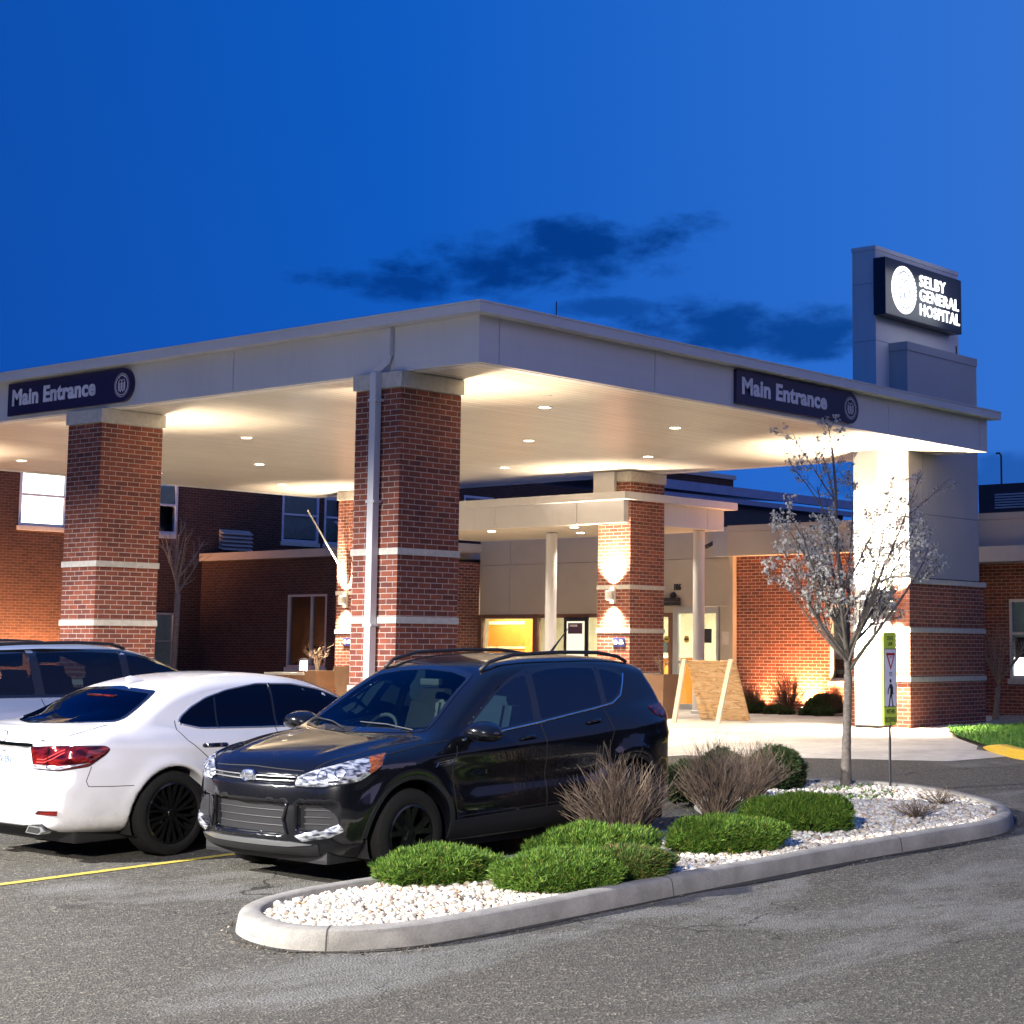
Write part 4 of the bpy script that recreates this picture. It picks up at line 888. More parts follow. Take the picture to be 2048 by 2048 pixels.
# white inner door and poster within the screen
dr = MB(); dr.box(16.02, 16.059, 12.03, 12.12, 0.0, 1.99); dr.box(16.02, 16.059, 12.66, 12.74, 0.0, 1.99); dr.box(16.02, 16.059, 12.12, 12.66, 1.90, 1.99); dr.box(16.02, 16.059, 12.12, 12.66, 0.0, 0.2); d1 = hbp(dr, 'door', DARKM)
hbp(MB().box(16.03, 16.05, 12.12, 12.66, 0.2, 1.90), 'door_leaf', emis('door_glow', (1.0, 0.93, 0.72), 1.2), d1)
pm = hbp(MB().box(16.005, 16.015, 12.18, 12.60, 1.62, 1.86), 'poster', plain('poster_purple', (0.10, 0.05, 0.09), 0.5).m, d1); hbp(MB().box(16.001, 16.004, 12.32, 12.55, 1.775, 1.825), 'poster_heading', plain('poster_white', (0.7, 0.65, 0.6), 0.6).m, d1)
# automatic doors on the right
dr = MB()
for y0, y1 in ((8.40, 8.47), (8.90, 8.97), (9.50, 9.64)): dr.box(16.06, 16.16, y0, y1, 0.0, 2.19)
dr.box(16.06, 16.16, 8.47, 9.50, 2.05, 2.19); dr.box(16.06, 16.16, 8.47, 9.50, 0.0, 0.12); d2 = hbp(dr, 'sliding_door', ALU)
hbp(MB().box(16.10, 16.11, 8.47, 9.50, 0.12, 2.05), 'pane', CLR, d2)
for yy in (9.28, 9.80): q = MB(); q.lathe([(0.0, -0.004), (0.075, -0.004), (0.075, 0.0)], c=(16.095 if yy < 9.6 else 16.055, yy, 1.50), axis='x', n=24); hbp(q, 'door_sticker', plain('sticker_yellow', (0.45, 0.30, 0.05), 0.5).m, d2); hbp(MB().box(16.085 if yy < 9.6 else 16.045, 16.089 if yy < 9.6 else 16.049, yy-0.055, yy+0.055, 1.485, 1.515), 'sticker_text', DARKM, d2)
hbp(MB().box(16.075, 16.085, 8.60, 8.80, 1.42, 1.72).box(16.075, 16.085, 8.99, 9.03, 1.42, 1.72), 'door_notice', DARKM, d2)
hbp(MB().bbox(15.93, 16.06, 9.42, 9.95, 2.22, 2.30, 0.01).bbox(15.95, 16.09, 9.45, 9.92, 2.31, 2.39, 0.01), 'door_sensor', DARKM)
q = MB(); q.lathe([(0.0, -0.10), (0.03, -0.095), (0.07, -0.05), (0.08, 0.0)], c=(16.1, 9.65, 2.44), axis='x', n=20); hbp(q, 'dome_camera', DARKM, smooth='auto')
t = text_mb('106', 0.18, 0.012, 0.006, 'RIGHT', 0, 1.05); place_text(t, (16.085, 9.44, 2.56), (0, -1, 0), (0, 0, 1), 0.72); hbp(t, 'street_number', DARKM)
hbp(MB().box(16.088, 16.098, 8.10, 8.33, 1.38, 1.66), 'wall_notice', plain('paper', (0.60, 0.52, 0.47), 0.8).m)
# bright lobby behind the glass
IW = plain('lobby_wall', (0.62, 0.56, 0.44), 0.8).m
lb = MB(); lb.box(20.5, 20.6, 8.0, 18.4, 0, 2.7); lb.box(16.35, 20.5, 18.38, 18.46, 0, 2.7); lb.box(16.35, 20.5, 8.0, 8.08, 0, 2.7); lb.box(16.35, 20.6, 8.0, 18.46, 2.7, 2.8); hbp(lb, 'lobby_walls', IW)
hbp(MB().box(16.3, 20.6, 8.0, 18.46, 0.010, 0.03), 'lobby_floor', TANP)
ob = MB(); ob.box(18.0, 18.3, 15.0, 16.95 if False else 15.36, 0.0, 0.1)
OR = plain('orange_partition', (0.62, 0.20, 0.025), 0.6).m; ORB = plain('cream_band', (0.75, 0.60, 0.38), 0.6).m
o1 = hbp(MB().prism([(14.95, 0.0), (16.28, 0.0), (16.20, 1.98), (15.03, 1.98)], 'x', 17.2, 17.5), 'reception_screen', OR); hbp(MB().box(17.19, 17.199, 15.03, 16.19, 1.86, 1.93).box(17.19, 17.199, 15.0, 16.24, 1.28, 1.33), 'screen_band', ORB, o1)
for yy in (9.2, 11.4, 13.4, 15.2):
    d = hbp(MB().box(17.9, 18.6, yy-0.5, yy+0.5, 2.675, 2.695), 'lobby_light', emis('lobby_panel_glow', (1.0, 0.92, 0.74), 20.0))
    lamp('lobby_light_glow', 'AREA', (16.75-H0.x, yy-H0.y, 2.62), LOBBY_W, (1.0, 0.90, 0.68), hb, shape='RECTANGLE', size=1.2, size_y=1.0)
# lobby furniture and door hardware
rd = hbp(MB().box(18.2, 18.9, 11.2, 13.2, 0.02, 1.08), 'reception_desk', OR); hbp(MB().bbox(18.12, 18.98, 11.12, 13.28, 1.082, 1.13, 0.01), 'desk_top', IW, rd)
hbp(MB().bbox(18.5, 18.54, 11.7, 12.2, 1.20, 1.52, 0.01).box(18.5, 18.56, 11.92, 11.98, 1.131, 1.20), 'desk_monitor', DARKM, rd)
hbp(MB().box(20.44, 20.49, 9.6, 10.8, 1.2, 2.0), 'lobby_picture', plain('picture_blue', (0.10, 0.18, 0.28), 0.6).m)
m = MB()
for yy in (8.86, 9.02): m.tube([(16.05, yy, 0.75), (16.00, yy, 0.80), (16.00, yy, 1.25), (16.05, yy, 1.30)], 0.012, 6)
hbp(m, 'door_handle', ALU, d2); hbp(MB().box(16.085, 16.095, 8.47, 8.90, 0.98, 1.03).box(16.085, 16.095, 8.97, 9.50, 0.98, 1.03), 'push_bar', ALU, d2)
hbp(MB().lathe([(0.0, -0.006), (0.05, -0.006), (0.05, 0.0)], c=(16.09, 9.62, 1.05), axis='x', n=16), 'stop_button', emis('stop_red', (0.8, 0.03, 0.02), 0.8), d2)
# brick wall with uplights, right of the doors
wall_with_holes('entrance_wall', 'x', 16.1, 3.3, 7.955, -0.3, 3.24, [(4.15, 5.60, 0.66, 2.2)], BRICK, 0.28)
hbp(MB().box(16.12, 17.39, 3.0, 3.299, -0.3, 3.24), 'wall_return', BRICK)
window('x', 4.15, 5.60, 0.66, 2.2, 16.1, GL_DARK, WFR, (4.9,), (), 0.12, 0.06, True, (1.1, BLIND)); hbp(MB().box(16.6, 16.62, 4.0, 5.8, 0.3, 2.5), 'room_wall', DARKM)
def fascia_band(x0, x1, y0, y1, z0, z1, seams, nm):
    m = MB(); pieces(m, y0, y1, seams, 0.006, lambda a, b: m.box(x0, x1, a, b, z0, z1-0.14)); m.box(x0-0.015, x1, y0, y1, z1-0.132, z1); return hbp(m, nm, TANP)
fascia_band(15.80, 16.4, 3.0, 7.97, 3.24, 3.88, [5.5], 'parapet_fascia'); hbp(MB().box(15.4, 15.799, 6.6, 7.6, 3.23, 3.65) if False else MB().box(15.82, 16.4, 7.98, 8.38, 3.24, 3.86), 'parapet_return', GREYP)
wall_with_holes('right_wall', 'x', 17.4, -12.0, 2.99, -0.3, 3.24, [(0.70, 2.22, 0.74, 2.30)], BRICK, 0.28); hbp(MB().box(17.85, 17.87, 0.4, 2.6, 0.3, 2.6), 'room_wall', DARKM)
fascia_band(17.1, 17.7, -12.0, 3.0, 3.24, 4.0, [-9, -6, -3, 0.0], 'parapet_fascia')
window('x', 0.70, 2.22, 0.74, 2.30, 17.4, GL_DARK, WFR, (1.45,), (1.62,), 0.12, 0.06, True, (1.55, BLIND))
hbp(MB().box(17.46, 17.47, 0.76, 2.16, 0.80, 1.15), 'lit_blind', LIT)
hbp(MB().box(16.4, 40, -12.0, 24.5, 3.0, 3.3), 'main_roof', GREYP)
# rear, higher roofs
m = MB(); m.box(19.0, 27.0, 12.3, 20, 3.31, 4.95); hbp(m, 'clerestory_wall', DARKM)
BM = plain('blue_metal_roof', (0.20, 0.26, 0.42), 0.35, 0.5).m
m = MB(); m.prism([(11.9, 5.08), (12.05, 5.08), (12.05, 5.22), (20, 5.9), (20, 5.95), (11.9, 5.30)], 'x', 17.6, 27.3); m.box(17.7, 27.2, 12.0, 12.25, 4.90, 5.02); hbp(m, 'metal_roof', BM)
m = MB(); m.box(22.0, 30, -8, 5.38, 3.31, 5.06); hbp(m, 'plant_room', DARKM); m = MB()
for k in range(6): m.box(21.96, 21.995, 4.0, 4.95, 4.50+k*0.06, 4.53+k*0.06)
hbp(m, 'plant_louvre', ALU)
hbp(MB().box(30.5, 33.0, 7.5, 11.2, 3.31, 5.0), 'rooftop_unit', DARKM)
# ------------------------------------------------------------------ black compact SUV (nose at x = 0, tail at x = 4.5, near side y = -0.92)
def suv_fn():
    low = Prof([(0.09, 0.24), (0.03, 0.30), (0.0, 0.40), (-0.005, 0.55), (0.005, 0.68), (0.035, 0.78), (0.10, 0.865), (0.24, 0.935), (0.5, 0.995), (0.85, 1.045), (1.15, 1.075), (1.5, 1.09), (2.3, 1.12), (3.1, 1.17), (3.8, 1.215), (4.2, 1.21), (4.33, 1.16), (4.38, 1.05), (4.41, 0.85), (4.44, 0.66), (4.44, 0.5), (4.40, 0.36), (4.3, 0.27), (3.6, 0.25), (2.2, 0.22), (0.9, 0.22), (0.3, 0.22)])
    gh = Prof([(0.95, 0.95), (1.06, 1.045), (1.35, 1.20), (1.65, 1.37), (1.92, 1.505), (2.1, 1.575), (2.35, 1.625), (2.75, 1.65), (3.2, 1.645), (3.65, 1.615), (4.0, 1.565), (4.14, 1.53), (4.17, 1.49), (4.26, 1.36), (4.33, 1.20), (4.37, 1.04), (4.2, 0.9), (2.5, 0.9)])
    plan = curve([(-0.2, 0.52), (0.0, 0.60), (0.08, 0.69), (0.2, 0.785), (0.4, 0.862), (0.7, 0.903), (1.1, 0.917), (2.2, 0.92), (3.4, 0.92), (3.85, 0.905), (4.1, 0.865), (4.28, 0.79), (4.40, 0.69), (4.6, 0.55)])
    sec = curve([(0.0, -0.12), (0.22, -0.09), (0.30, -0.045), (0.42, -0.012), (0.55, 0.0), (0.72, -0.008), (0.84, 0.0), (0.93, -0.004), (1.02, -0.03), (1.12, -0.06), (1.25, -0.10)])
    gsec = curve([(0.9, 0.875), (1.02, 0.855), (1.10, 0.835), (1.25, 0.785), (1.40, 0.725), (1.52, 0.67), (1.60, 0.60), (1.66, 0.46), (1.75, 0.2)])
    WX = (0.91, 3.60)
    def f(P):
        x, y, z = P[:, 0], np.abs(P[:, 1]), P[:, 2]
        bowf = -0.035*np.clip((0.7-x)/0.7, 0, 1)*0+0.34*y**2.2*np.clip((1.1-x)/0.9, 0, 1); bowr = 0.16*y**2.4*np.clip((x-3.3)/1.0, 0, 1)
        xs = x-bowf+bowr-0.05*np.clip((0.8-x)/0.8, 0, 1)
        crown = 0.030*(y/0.8)**2*np.clip((x-0.1)/0.4, 0, 1)*np.clip((1.6-x)/0.4, 0, 1)
        # two raised creases that run back along the bonnet
        cr = 0.014*np.exp(-((y-(0.40+0.20*np.clip(x, 0, 1.2)))/0.05)**2)*np.clip((x-0.25)/0.3, 0, 1)*np.clip((1.15-x)/0.2, 0, 1)
        lo_ = low(xs, z+crown-cr)
        wv = plan(x)+sec(z)
        wv = wv+0.012*np.exp(-((z-(0.86+0.045*x))/0.05)**2)-0.022*np.exp(-((z-(0.66+0.01*x))/0.10)**2)*np.clip((x-1.3)/0.3, 0, 1)*np.clip((3.3-x)/0.3, 0, 1)
        for wx in WX:
            r = np.hypot(x-wx, z-0.345); wv = wv+0.028*np.exp(-((r-0.47)/0.08)**2)*np.clip((z-0.3)/0.3, 0, 1)
        d = smax(lo_, (y-wv)*0.93, 0.14)
        gxs = x-0.17*y**2*np.clip((2.4-x)/1.0, 0, 1)+0.13*y**2*np.clip((x-3.5)/0.6, 0, 1)
        wg = gsec(z)-0.10*np.clip((x-3.3)/1.1, 0, 1)**2
        g = smax(gh(gxs, z+0.018*(y/0.6)**2), (y-wg)*0.9, 0.09)
        d = smin(d, g, 0.05)
        for wx in WX:
            r = np.hypot(x-wx, z-0.345)-0.405; d = smax(d, -np.maximum(r, 0.55-y), 0.015)
        # recessed grilles
        def rec(a, b, c_, e, dep):
            return np.maximum(np.maximum(np.abs(y-a)-b, np.abs(z-c_)-e), xs-dep)
        d = np.maximum(d, -rec(0.0, 0.40, 0.50, 0.115, 0.055))
        d = np.maximum(d, -rec(0.655, 0.155, 0.52, 0.095, 0.05))
        d = np.maximum(d, -rec(0.0, 0.47, 0.785, 0.030, 0.05))
        return d
    return f
def build_suv():
    f = suv_fn(); c = Car('parked_car', f, 'glossy black SUV parked nose-out next to the gravel island', 'car')
    PB = paint_mat('black_paint', (0.0035, 0.0038, 0.006), 0.25, 0.0)
    WS = glass_mat('windscreen_glass', (0.60, 0.78, 0.76), 0.02, 0.0, 1.24, (0.6, 0.8, 0.9)); TG = glass_mat('tinted_glass', (0.02, 0.03, 0.05), 0.05, 0.0, 1.5, (0.6, 0.8, 1.0)); FG = glass_mat('front_door_glass', (0.24, 0.42, 0.50), 0.06, 0.0, 1.5, (0.6, 0.8, 1.0))
    side = {1: frame('side', 1), -1: frame('side', -1)}
    # windscreen, seen from the front
    ws = rounded([(-0.70, 1.085), (-0.35, 1.072), (0, 1.068), (0.35, 1.072), (0.70, 1.085), (0.545, 1.50), (0.30, 1.545), (0, 1.56), (-0.30, 1.545), (-0.545, 1.50)], 0.05)
    fr = frame('front'); wi = shrink(ws, 0.030)
    c.panel('windscreen', fr, ws, WS, 0.003, 0.05, cut=shrink(ws, 0.03)); c.panel('windscreen_surround', fr, ws, GLOSSB, 0.0045, 0.04, holes=[wi])
    rg = rounded([(-0.60, 1.20), (0.60, 1.20), (0.50, 1.47), (0, 1.49), (-0.50, 1.47)], 0.06)
    c.panel('rear_window', frame('rear'), rg, TG, 0.003, 0.06, cut=shrink(rg, 0.04))
    fwp = rounded([(1.47, 1.035), (2.39, 1.125), (2.42, 1.49), (2.28, 1.475), (2.05, 1.385), (1.82, 1.25), (1.60, 1.11)], 0.03)
    rwp = rounded([(2.47, 1.13), (3.30, 1.215), (3.32, 1.525), (3.0, 1.54), (2.7, 1.53), (2.50, 1.50)], 0.03)
    qwp = rounded([(3.37, 1.225), (3.50, 1.26), (3.62, 1.34), (3.70, 1.44), (3.62, 1.485), (3.39, 1.52)], 0.03)
    dlo = rounded([(1.36, 1.00), (1.60, 1.035), (2.43, 1.112), (3.15, 1.190), (3.45, 1.228), (3.60, 1.29), (3.74, 1.46), (3.68, 1.51), (3.35, 1.548), (2.9, 1.568), (2.45, 1.545), (2.2, 1.470), (1.93, 1.335), (1.62, 1.14)], 0.03)
    for s in (-1, 1):
        c.panel('window_surround', side[s], dlo, GLOSSB, 0.002, 0.05, holes=[shrink(fwp, 0.004), shrink(rwp, 0.004), shrink(qwp, 0.004)])
        c.panel('front_window', side[s], fwp, FG, 0.001, 0.06, cut=shrink(fwp, -0.012)); c.panel('rear_door_window', side[s], rwp, TG, 0.001, 0.06, cut=shrink(rwp, -0.012)); c.panel('quarter_window', side[s], qwp, TG, 0.001, 0.06, cut=shrink(qwp, -0.012))
        c.strip(side[s], [(1.48, 1.018), (2.0, 1.068), (2.43, 1.108), (3.15, 1.186), (3.45, 1.224), (3.59, 1.285), (3.68, 1.40), (3.72, 1.47)], 0.009, 0.004).build('window_chrome_strip', CHROME, c.root, smooth=True)
        # door gaps, handles, cladding
        m = MB()
        c.strip(side[s], [(1.40, 0.98), (1.34, 0.85), (1.36, 0.55), (1.42, 0.40)], 0.004, 0.0, mb=m); c.strip(side[s], [(2.44, 1.10), (2.45, 0.8), (2.46, 0.42)], 0.004, 0.0, mb=m)
        c.strip(side[s], [(3.30, 1.20), (3.34, 1.0), (3.24, 0.82), (3.12, 0.70), (3.08, 0.5), (3.05, 0.42)], 0.004, 0.0, mb=m); c.strip(side[s], [(1.42, 0.44), (3.05, 0.47)], 0.004, 0.0, mb=m)
        c.strip(side[s], [(0.62, 0.94), (1.0, 0.995), (1.34, 1.025)], 0.004, 0.0, mb=m); m.build('door_gap', SEAM, c.root)
        for hx in (2.22, 3.10):
            hz = 0.985+0.1*(hx-2.2)
            P, g, ok = c.proj(side[s], [(hx-0.09, hz), (hx-0.05, hz+0.005), (hx+0.06, hz+0.012), (hx+0.09, hz+0.008)], 0.0); off = [0.0, 0.028, 0.028, 0.0]
            MB().tube([tuple(p+q*o_) for p, q, o_ in zip(P, g, off)], [0.012, 0.014, 0.014, 0.012], 8).build('door_handle', PB, c.root, smooth=True)
        for wx in (0.91, 3.60):
            a = [R(q) for q in range(-4, 185, 7)]; outer = [(wx+0.462*math.cos(q), 0.345+0.445*math.sin(q)) for q in a]; inner = [(wx+0.421*math.cos(q), 0.345+0.421*math.sin(q)) for q in a[::-1]]
            poly = [p for p in outer+inner if p[1] > 0.26]
            c.panel('wheel_arch_cladding', side[s], poly, PLASTIC, 0.010, 0.03, th=0.02)
        c.panel('sill_cladding', side[s], [(1.33, 0.27), (3.19, 0.27), (3.16, 0.44), (2.3, 0.435), (1.36, 0.415)], PLASTIC, 0.010, 0.06, th=0.02)
        # fender badge
        bp = [(1.14, 0.835), (1.30, 0.85), (1.33, 0.888), (1.17, 0.872)]
        c.panel('fender_badge', side[s], bp, PB, 0.004, 0.03)
        m = MB()
        for q in range(4): c.strip(side[s], [bp[q], bp[(q+1) % 4]], 0.0035, 0.006, mb=m)
        c.strip(side[s], [(1.16, 0.853), (1.31, 0.868)], 0.003, 0.006, mb=m); m.build('badge_frame', CHROME, c.root)
        # headlamp wraps from the grille to the wing
        cf = frame('corner', s, R(40)); k = c.to2(cf, np.array([c.proj(fr, [(s*0.47, 0.735)])[0][0], c.proj(fr, [(s*0.46, 0.805)])[0][0], c.proj(fr, [(s*0.56, 0.85)])[0][0], c.proj(side[s], [(0.40, 0.915)])[0][0], c.proj(side[s], [(0.72, 0.965)])[0][0], c.proj(side[s], [(0.60, 0.87)])[0][0], c.proj(side[s], [(0.42, 0.775)])[0][0], c.proj(fr, [(s*0.68, 0.735)])[0][0]]))
        hl = rounded([tuple(q) for q in k], 0.02)
        h = c.panel('headlight', cf, hl, HEADL, 0.004, 0.02, dome=0.012)
        ka = c.to2(cf, np.array([c.proj(side[s], [(0.55, 0.935)])[0][0], c.proj(side[s], [(0.69, 0.956)])[0][0], c.proj(side[s], [(0.60, 0.880)])[0][0], c.proj(side[s], [(0.50, 0.828)])[0][0]]))
        c.panel('amber_reflector', cf, [tuple(q) for q in ka], AMBER, 0.012, 0.02, parent=h, dome=0.006)
        m = MB(); n_ = len(hl)
        c.strip(cf, hl+[hl[0]], 0.006, 0.004, mb=m); m.build('headlight_rim', GLOSSB, c.root)
        # inner reflector bowls of the lamp
        q0 = np.array(k).mean(0); m = MB()
        for dx_, dz_, rr_ in ((-0.10, -0.012, 0.036), (0.03, 0.004, 0.040)):
            ctr, g, ok = c.proj(cf, [(q0[0]+dx_*1.0, q0[1]+dz_)], 0.014); ctr = ctr[0]; g = g[0]
            a_ = np.cross(g, [0, 0, 1]); a_ /= np.linalg.norm(a_); b_ = np.cross(g, a_)
            m.tube([tuple(ctr+rr_*(a_*math.cos(t_)+b_*math.sin(t_))) for t_ in np.linspace(0, 2*math.pi, 20)], 0.004, 5, cap=False)
        m.build('lamp_bowl', CHROME, h)
        # fog lamp and side grille
        sg = rounded([(s*0.505, 0.610), (s*0.62, 0.615), (s*0.75, 0.56), (s*0.80, 0.50), (s*0.79, 0.425), (s*0.505, 0.425)], 0.02)
        c.panel('side_grille', fr, sg, GRILLE, 0.003, 0.03, parent=None)
        m = MB()
        for zz in (0.465, 0.515, 0.565): c.strip(fr, [(s*0.52, zz), (s*0.66, zz+0.003), (s*0.74, zz)], 0.0035, 0.007, mb=m)
        m.build('side_grille_bar', PLASTIC, c.root)
        fg = rounded([(s*0.49, 0.385), (s*0.60, 0.415), (s*0.70, 0.435), (s*0.80, 0.475), (s*0.82, 0.425), (s*0.74, 0.375), (s*0.55, 0.345)], 0.015)
        c.panel('fog_lamp', fr, fg, HEADL, 0.012, 0.02, dome=0.012)
        # tail lamp
        tl = rounded([(3.93, 1.175), (4.20, 1.20), (4.36, 1.16), (4.36, 1.02), (4.22, 1.05), (4.02, 1.10)], 0.03)
        t = c.panel('tail_lamp', side[s], tl, REDL, 0.006, 0.03, dome=0.01)
        # mirror
        m = MB(); b = bmesh.new(); bmesh.ops.create_uvsphere(b, u_segments=20, v_segments=12, radius=1)
        for v in b.verts:
            p = v.co; v.co = Vector((1.55+p.x*(0.16 if p.x < 0 else 0.08), s*(1.06+(abs(p.y)**0.8)*(1 if p.y > 0 else -1)*(0.165-0.04*p.z)), 1.09+(abs(p.z)**0.85)*(1 if p.z > 0 else -1)*0.080))
        m.bm(b); m.tube([(1.56, s*0.86, 1.02), (1.56, s*0.95, 1.04)], [0.035, 0.03], 8); mi = m.build('door_mirror', PB, c.root, smooth=True)
        MB().lathe([(0.0, 0), (0.07, 0), (0.072, -0.006)], c=(1.622, s*1.04, 1.085), axis='x', n=20).build('mirror_glass', CHROME, mi)
        # roof rail
        q = [(2.02, 0.0), (2.12, 0.03), (2.4, 0.045), (3.0, 0.05), (3.5, 0.045), (3.80, 0.03), (3.92, 0.0)]
        P, g, ok = c.proj(frame('top'), [(a_, s*(0.575-0.02*abs(a_-2.9))) for a_, b_ in q], 0.012); P[:, 2] += np.array([b_ for a_, b_ in q])
        MB().tube([tuple(p) for p in P], 0.016, 8).build('roof_rail', PLASTIC, c.root, smooth=True)
        for wx in (0.91, 3.60): wheel(c, wx, s*0.805, 0.345, 0.345, s, 'split')
    # upper grille bar with its oval badge, lower grille, bumper trims
    c.panel('upper_grille', fr, rounded([(-0.46, 0.760), (0.46, 0.760), (0.47, 0.812), (-0.47, 0.812)], 0.015), GLOSSB, 0.002, 0.05)
    m = MB(); c.strip(fr, [(-0.45, 0.775), (0, 0.768), (0.45, 0.775)], 0.006, 0.012, mb=m); c.strip(fr, [(-0.46, 0.803), (0, 0.800), (0.46, 0.803)], 0.005, 0.012, mb=m); m.build('grille_bar', SATIN, c.root, smooth=True)
    ov = [(0.093*math.cos(t_), 0.790+0.040*math.sin(t_)) for t_ in np.linspace(0, 2*math.pi, 33)[:-1]]
    bd = c.panel('badge', fr, ov, CHROME, 0.022, 0.02, th=0.04)
    b2 = c.panel('badge_centre', fr, [(a_*0.86, 0.790+(b_-0.790)*0.80) for a_, b_ in ov], Mat('badge_blue').set(col=(0.22, 0.25, 0.34), metal=0.8, rough=0.2, coat=1.0).m, 0.0245, 0.02, th=0.002, parent=bd)
    P, g, ok = c.proj(fr, [(0, 0.79)], 0.0275); t_ = text_mb('Ford', 0.056, 0.0008, 0.0012, 'CENTER', 0.35)
    place_text(t_, (P[0][0], 0.0, 0.773), (0, -1, 0), (0, 0, 1)).build('badge_lettering', CHROME, bd)
    c.panel('lower_grille', fr, rounded([(-0.385, 0.395), (0.385, 0.395), (0.395, 0.605), (-0.395, 0.605)], 0.02), GRILLE, 0.004, 0.05)
    m = MB()
    for zz in (0.445, 0.50, 0.555): c.strip(fr, [(-0.38, zz), (0.38, zz)], 0.0035, 0.008, mb=m)
    m.build('lower_grille_bar', PLASTIC, c.root)
    m = MB(); c.strip(fr, [(-0.43, 0.62), (-0.40, 0.5), (-0.43, 0.39)], 0.012, 0.004, mb=m); c.strip(fr, [(0.43, 0.62), (0.40, 0.5), (0.43, 0.39)], 0.012, 0.004, mb=m); m.build('grille_pillar', PB, c.root, smooth=True)
    c.panel('front_skid_plate', fr, rounded([(-0.62, 0.322), (-0.42, 0.302), (0.42, 0.302), (0.62, 0.322), (0.46, 0.336), (-0.46, 0.336)], 0.01), SATIN, 0.010, 0.03, th=0.03)
    c.panel('front_valance', fr, rounded([(-0.64, 0.24), (0.64, 0.24), (0.66, 0.32), (0.40, 0.296), (-0.40, 0.296), (-0.66, 0.32)], 0.01), PLASTIC, 0.006, 0.04)
    # bonnet shut line and wipers
    m = MB(); tp = frame('top')
    c.strip(fr, [(-0.50, 0.845), (0, 0.862), (0.50, 0.845)], 0.004, 0.0, mb=m)
    for s in (-1, 1): c.strip(tp, [(0.20, s*0.56), (0.55, s*0.70), (1.0, s*0.79), (1.12, s*0.80)], 0.004, 0.0, mb=m)
    m.build('bonnet_gap', SEAM, c.root)
    m = MB()
    for a_, b_ in (((-0.60, 1.085), (-0.02, 1.125)), ((0.05, 1.08), (0.62, 1.13))): c.strip(fr, [a_, ((a_[0]+b_[0])/2, (a_[1]+b_[1])/2+0.012), b_], 0.005, 0.016, mb=m)
    m.build('wiper', PLASTIC, c.root)
    cw = [(1.03, -0.72), (1.03, 0.72), (1.10, 0.70), (1.0, 0.35), (0.985, 0), (1.0, -0.35), (1.10, -0.70)]
    MB().tube([(3.52, 0, 1.62), (3.55, 0, 1.66), (3.78, 0, 1.86)], [0.03, 0.012, 0.003], 6).build('antenna', PLASTIC, c.root, smooth=True)
    c.body((-0.14, -1.06, 0.10), (4.66, 1.06, 1.78), 0.022, PB)
    # cabin
    m = MB(); m.bbox(1.20, 4.2, -0.74, 0.74, 0.30, 0.46, 0.03); m.bbox(1.18, 1.62, -0.72, 0.72, 0.55, 1.04, 0.08); m.bbox(3.3, 4.2, -0.7, 0.7, 0.46, 0.9, 0.03); m.build('cabin_floor', CABIN, c.root)
    seats(c, (2.0, 2.95), (-0.37, 0.37), 0.68); steering(c, 1.78, 0.37, 0.98)
    MB().bbox(1.99, 2.04, -0.11, 0.11, 1.40, 1.455, 0.015).build('rear_view_mirror', CABIN, c.root)
    # dark wheel wells
    m = MB()
    for wx in (0.91, 3.60):
        for s in (-1, 1):
            m.lathe([(0.41, s*0.50), (0.41, s*0.86)], c=(wx, 0, 0.345), axis='y', n=32); m.lathe([(0.0, s*0.56), (0.42, s*0.56)], c=(wx, 0, 0.345), axis='y', n=32)
    m.v = [(a_, b_, max(c_, 0.2)) for a_, b_, c_ in m.v]; m.build('wheel_well', PLASTIC, c.root)
    MB().bbox(0.25, 4.3, -0.70, 0.70, 0.17, 0.30, 0.03).build('underbody', PLASTIC, c.root)
    return c
suv = build_suv(); suv.ground_on(-6.55, -3.98, False, 0.975)
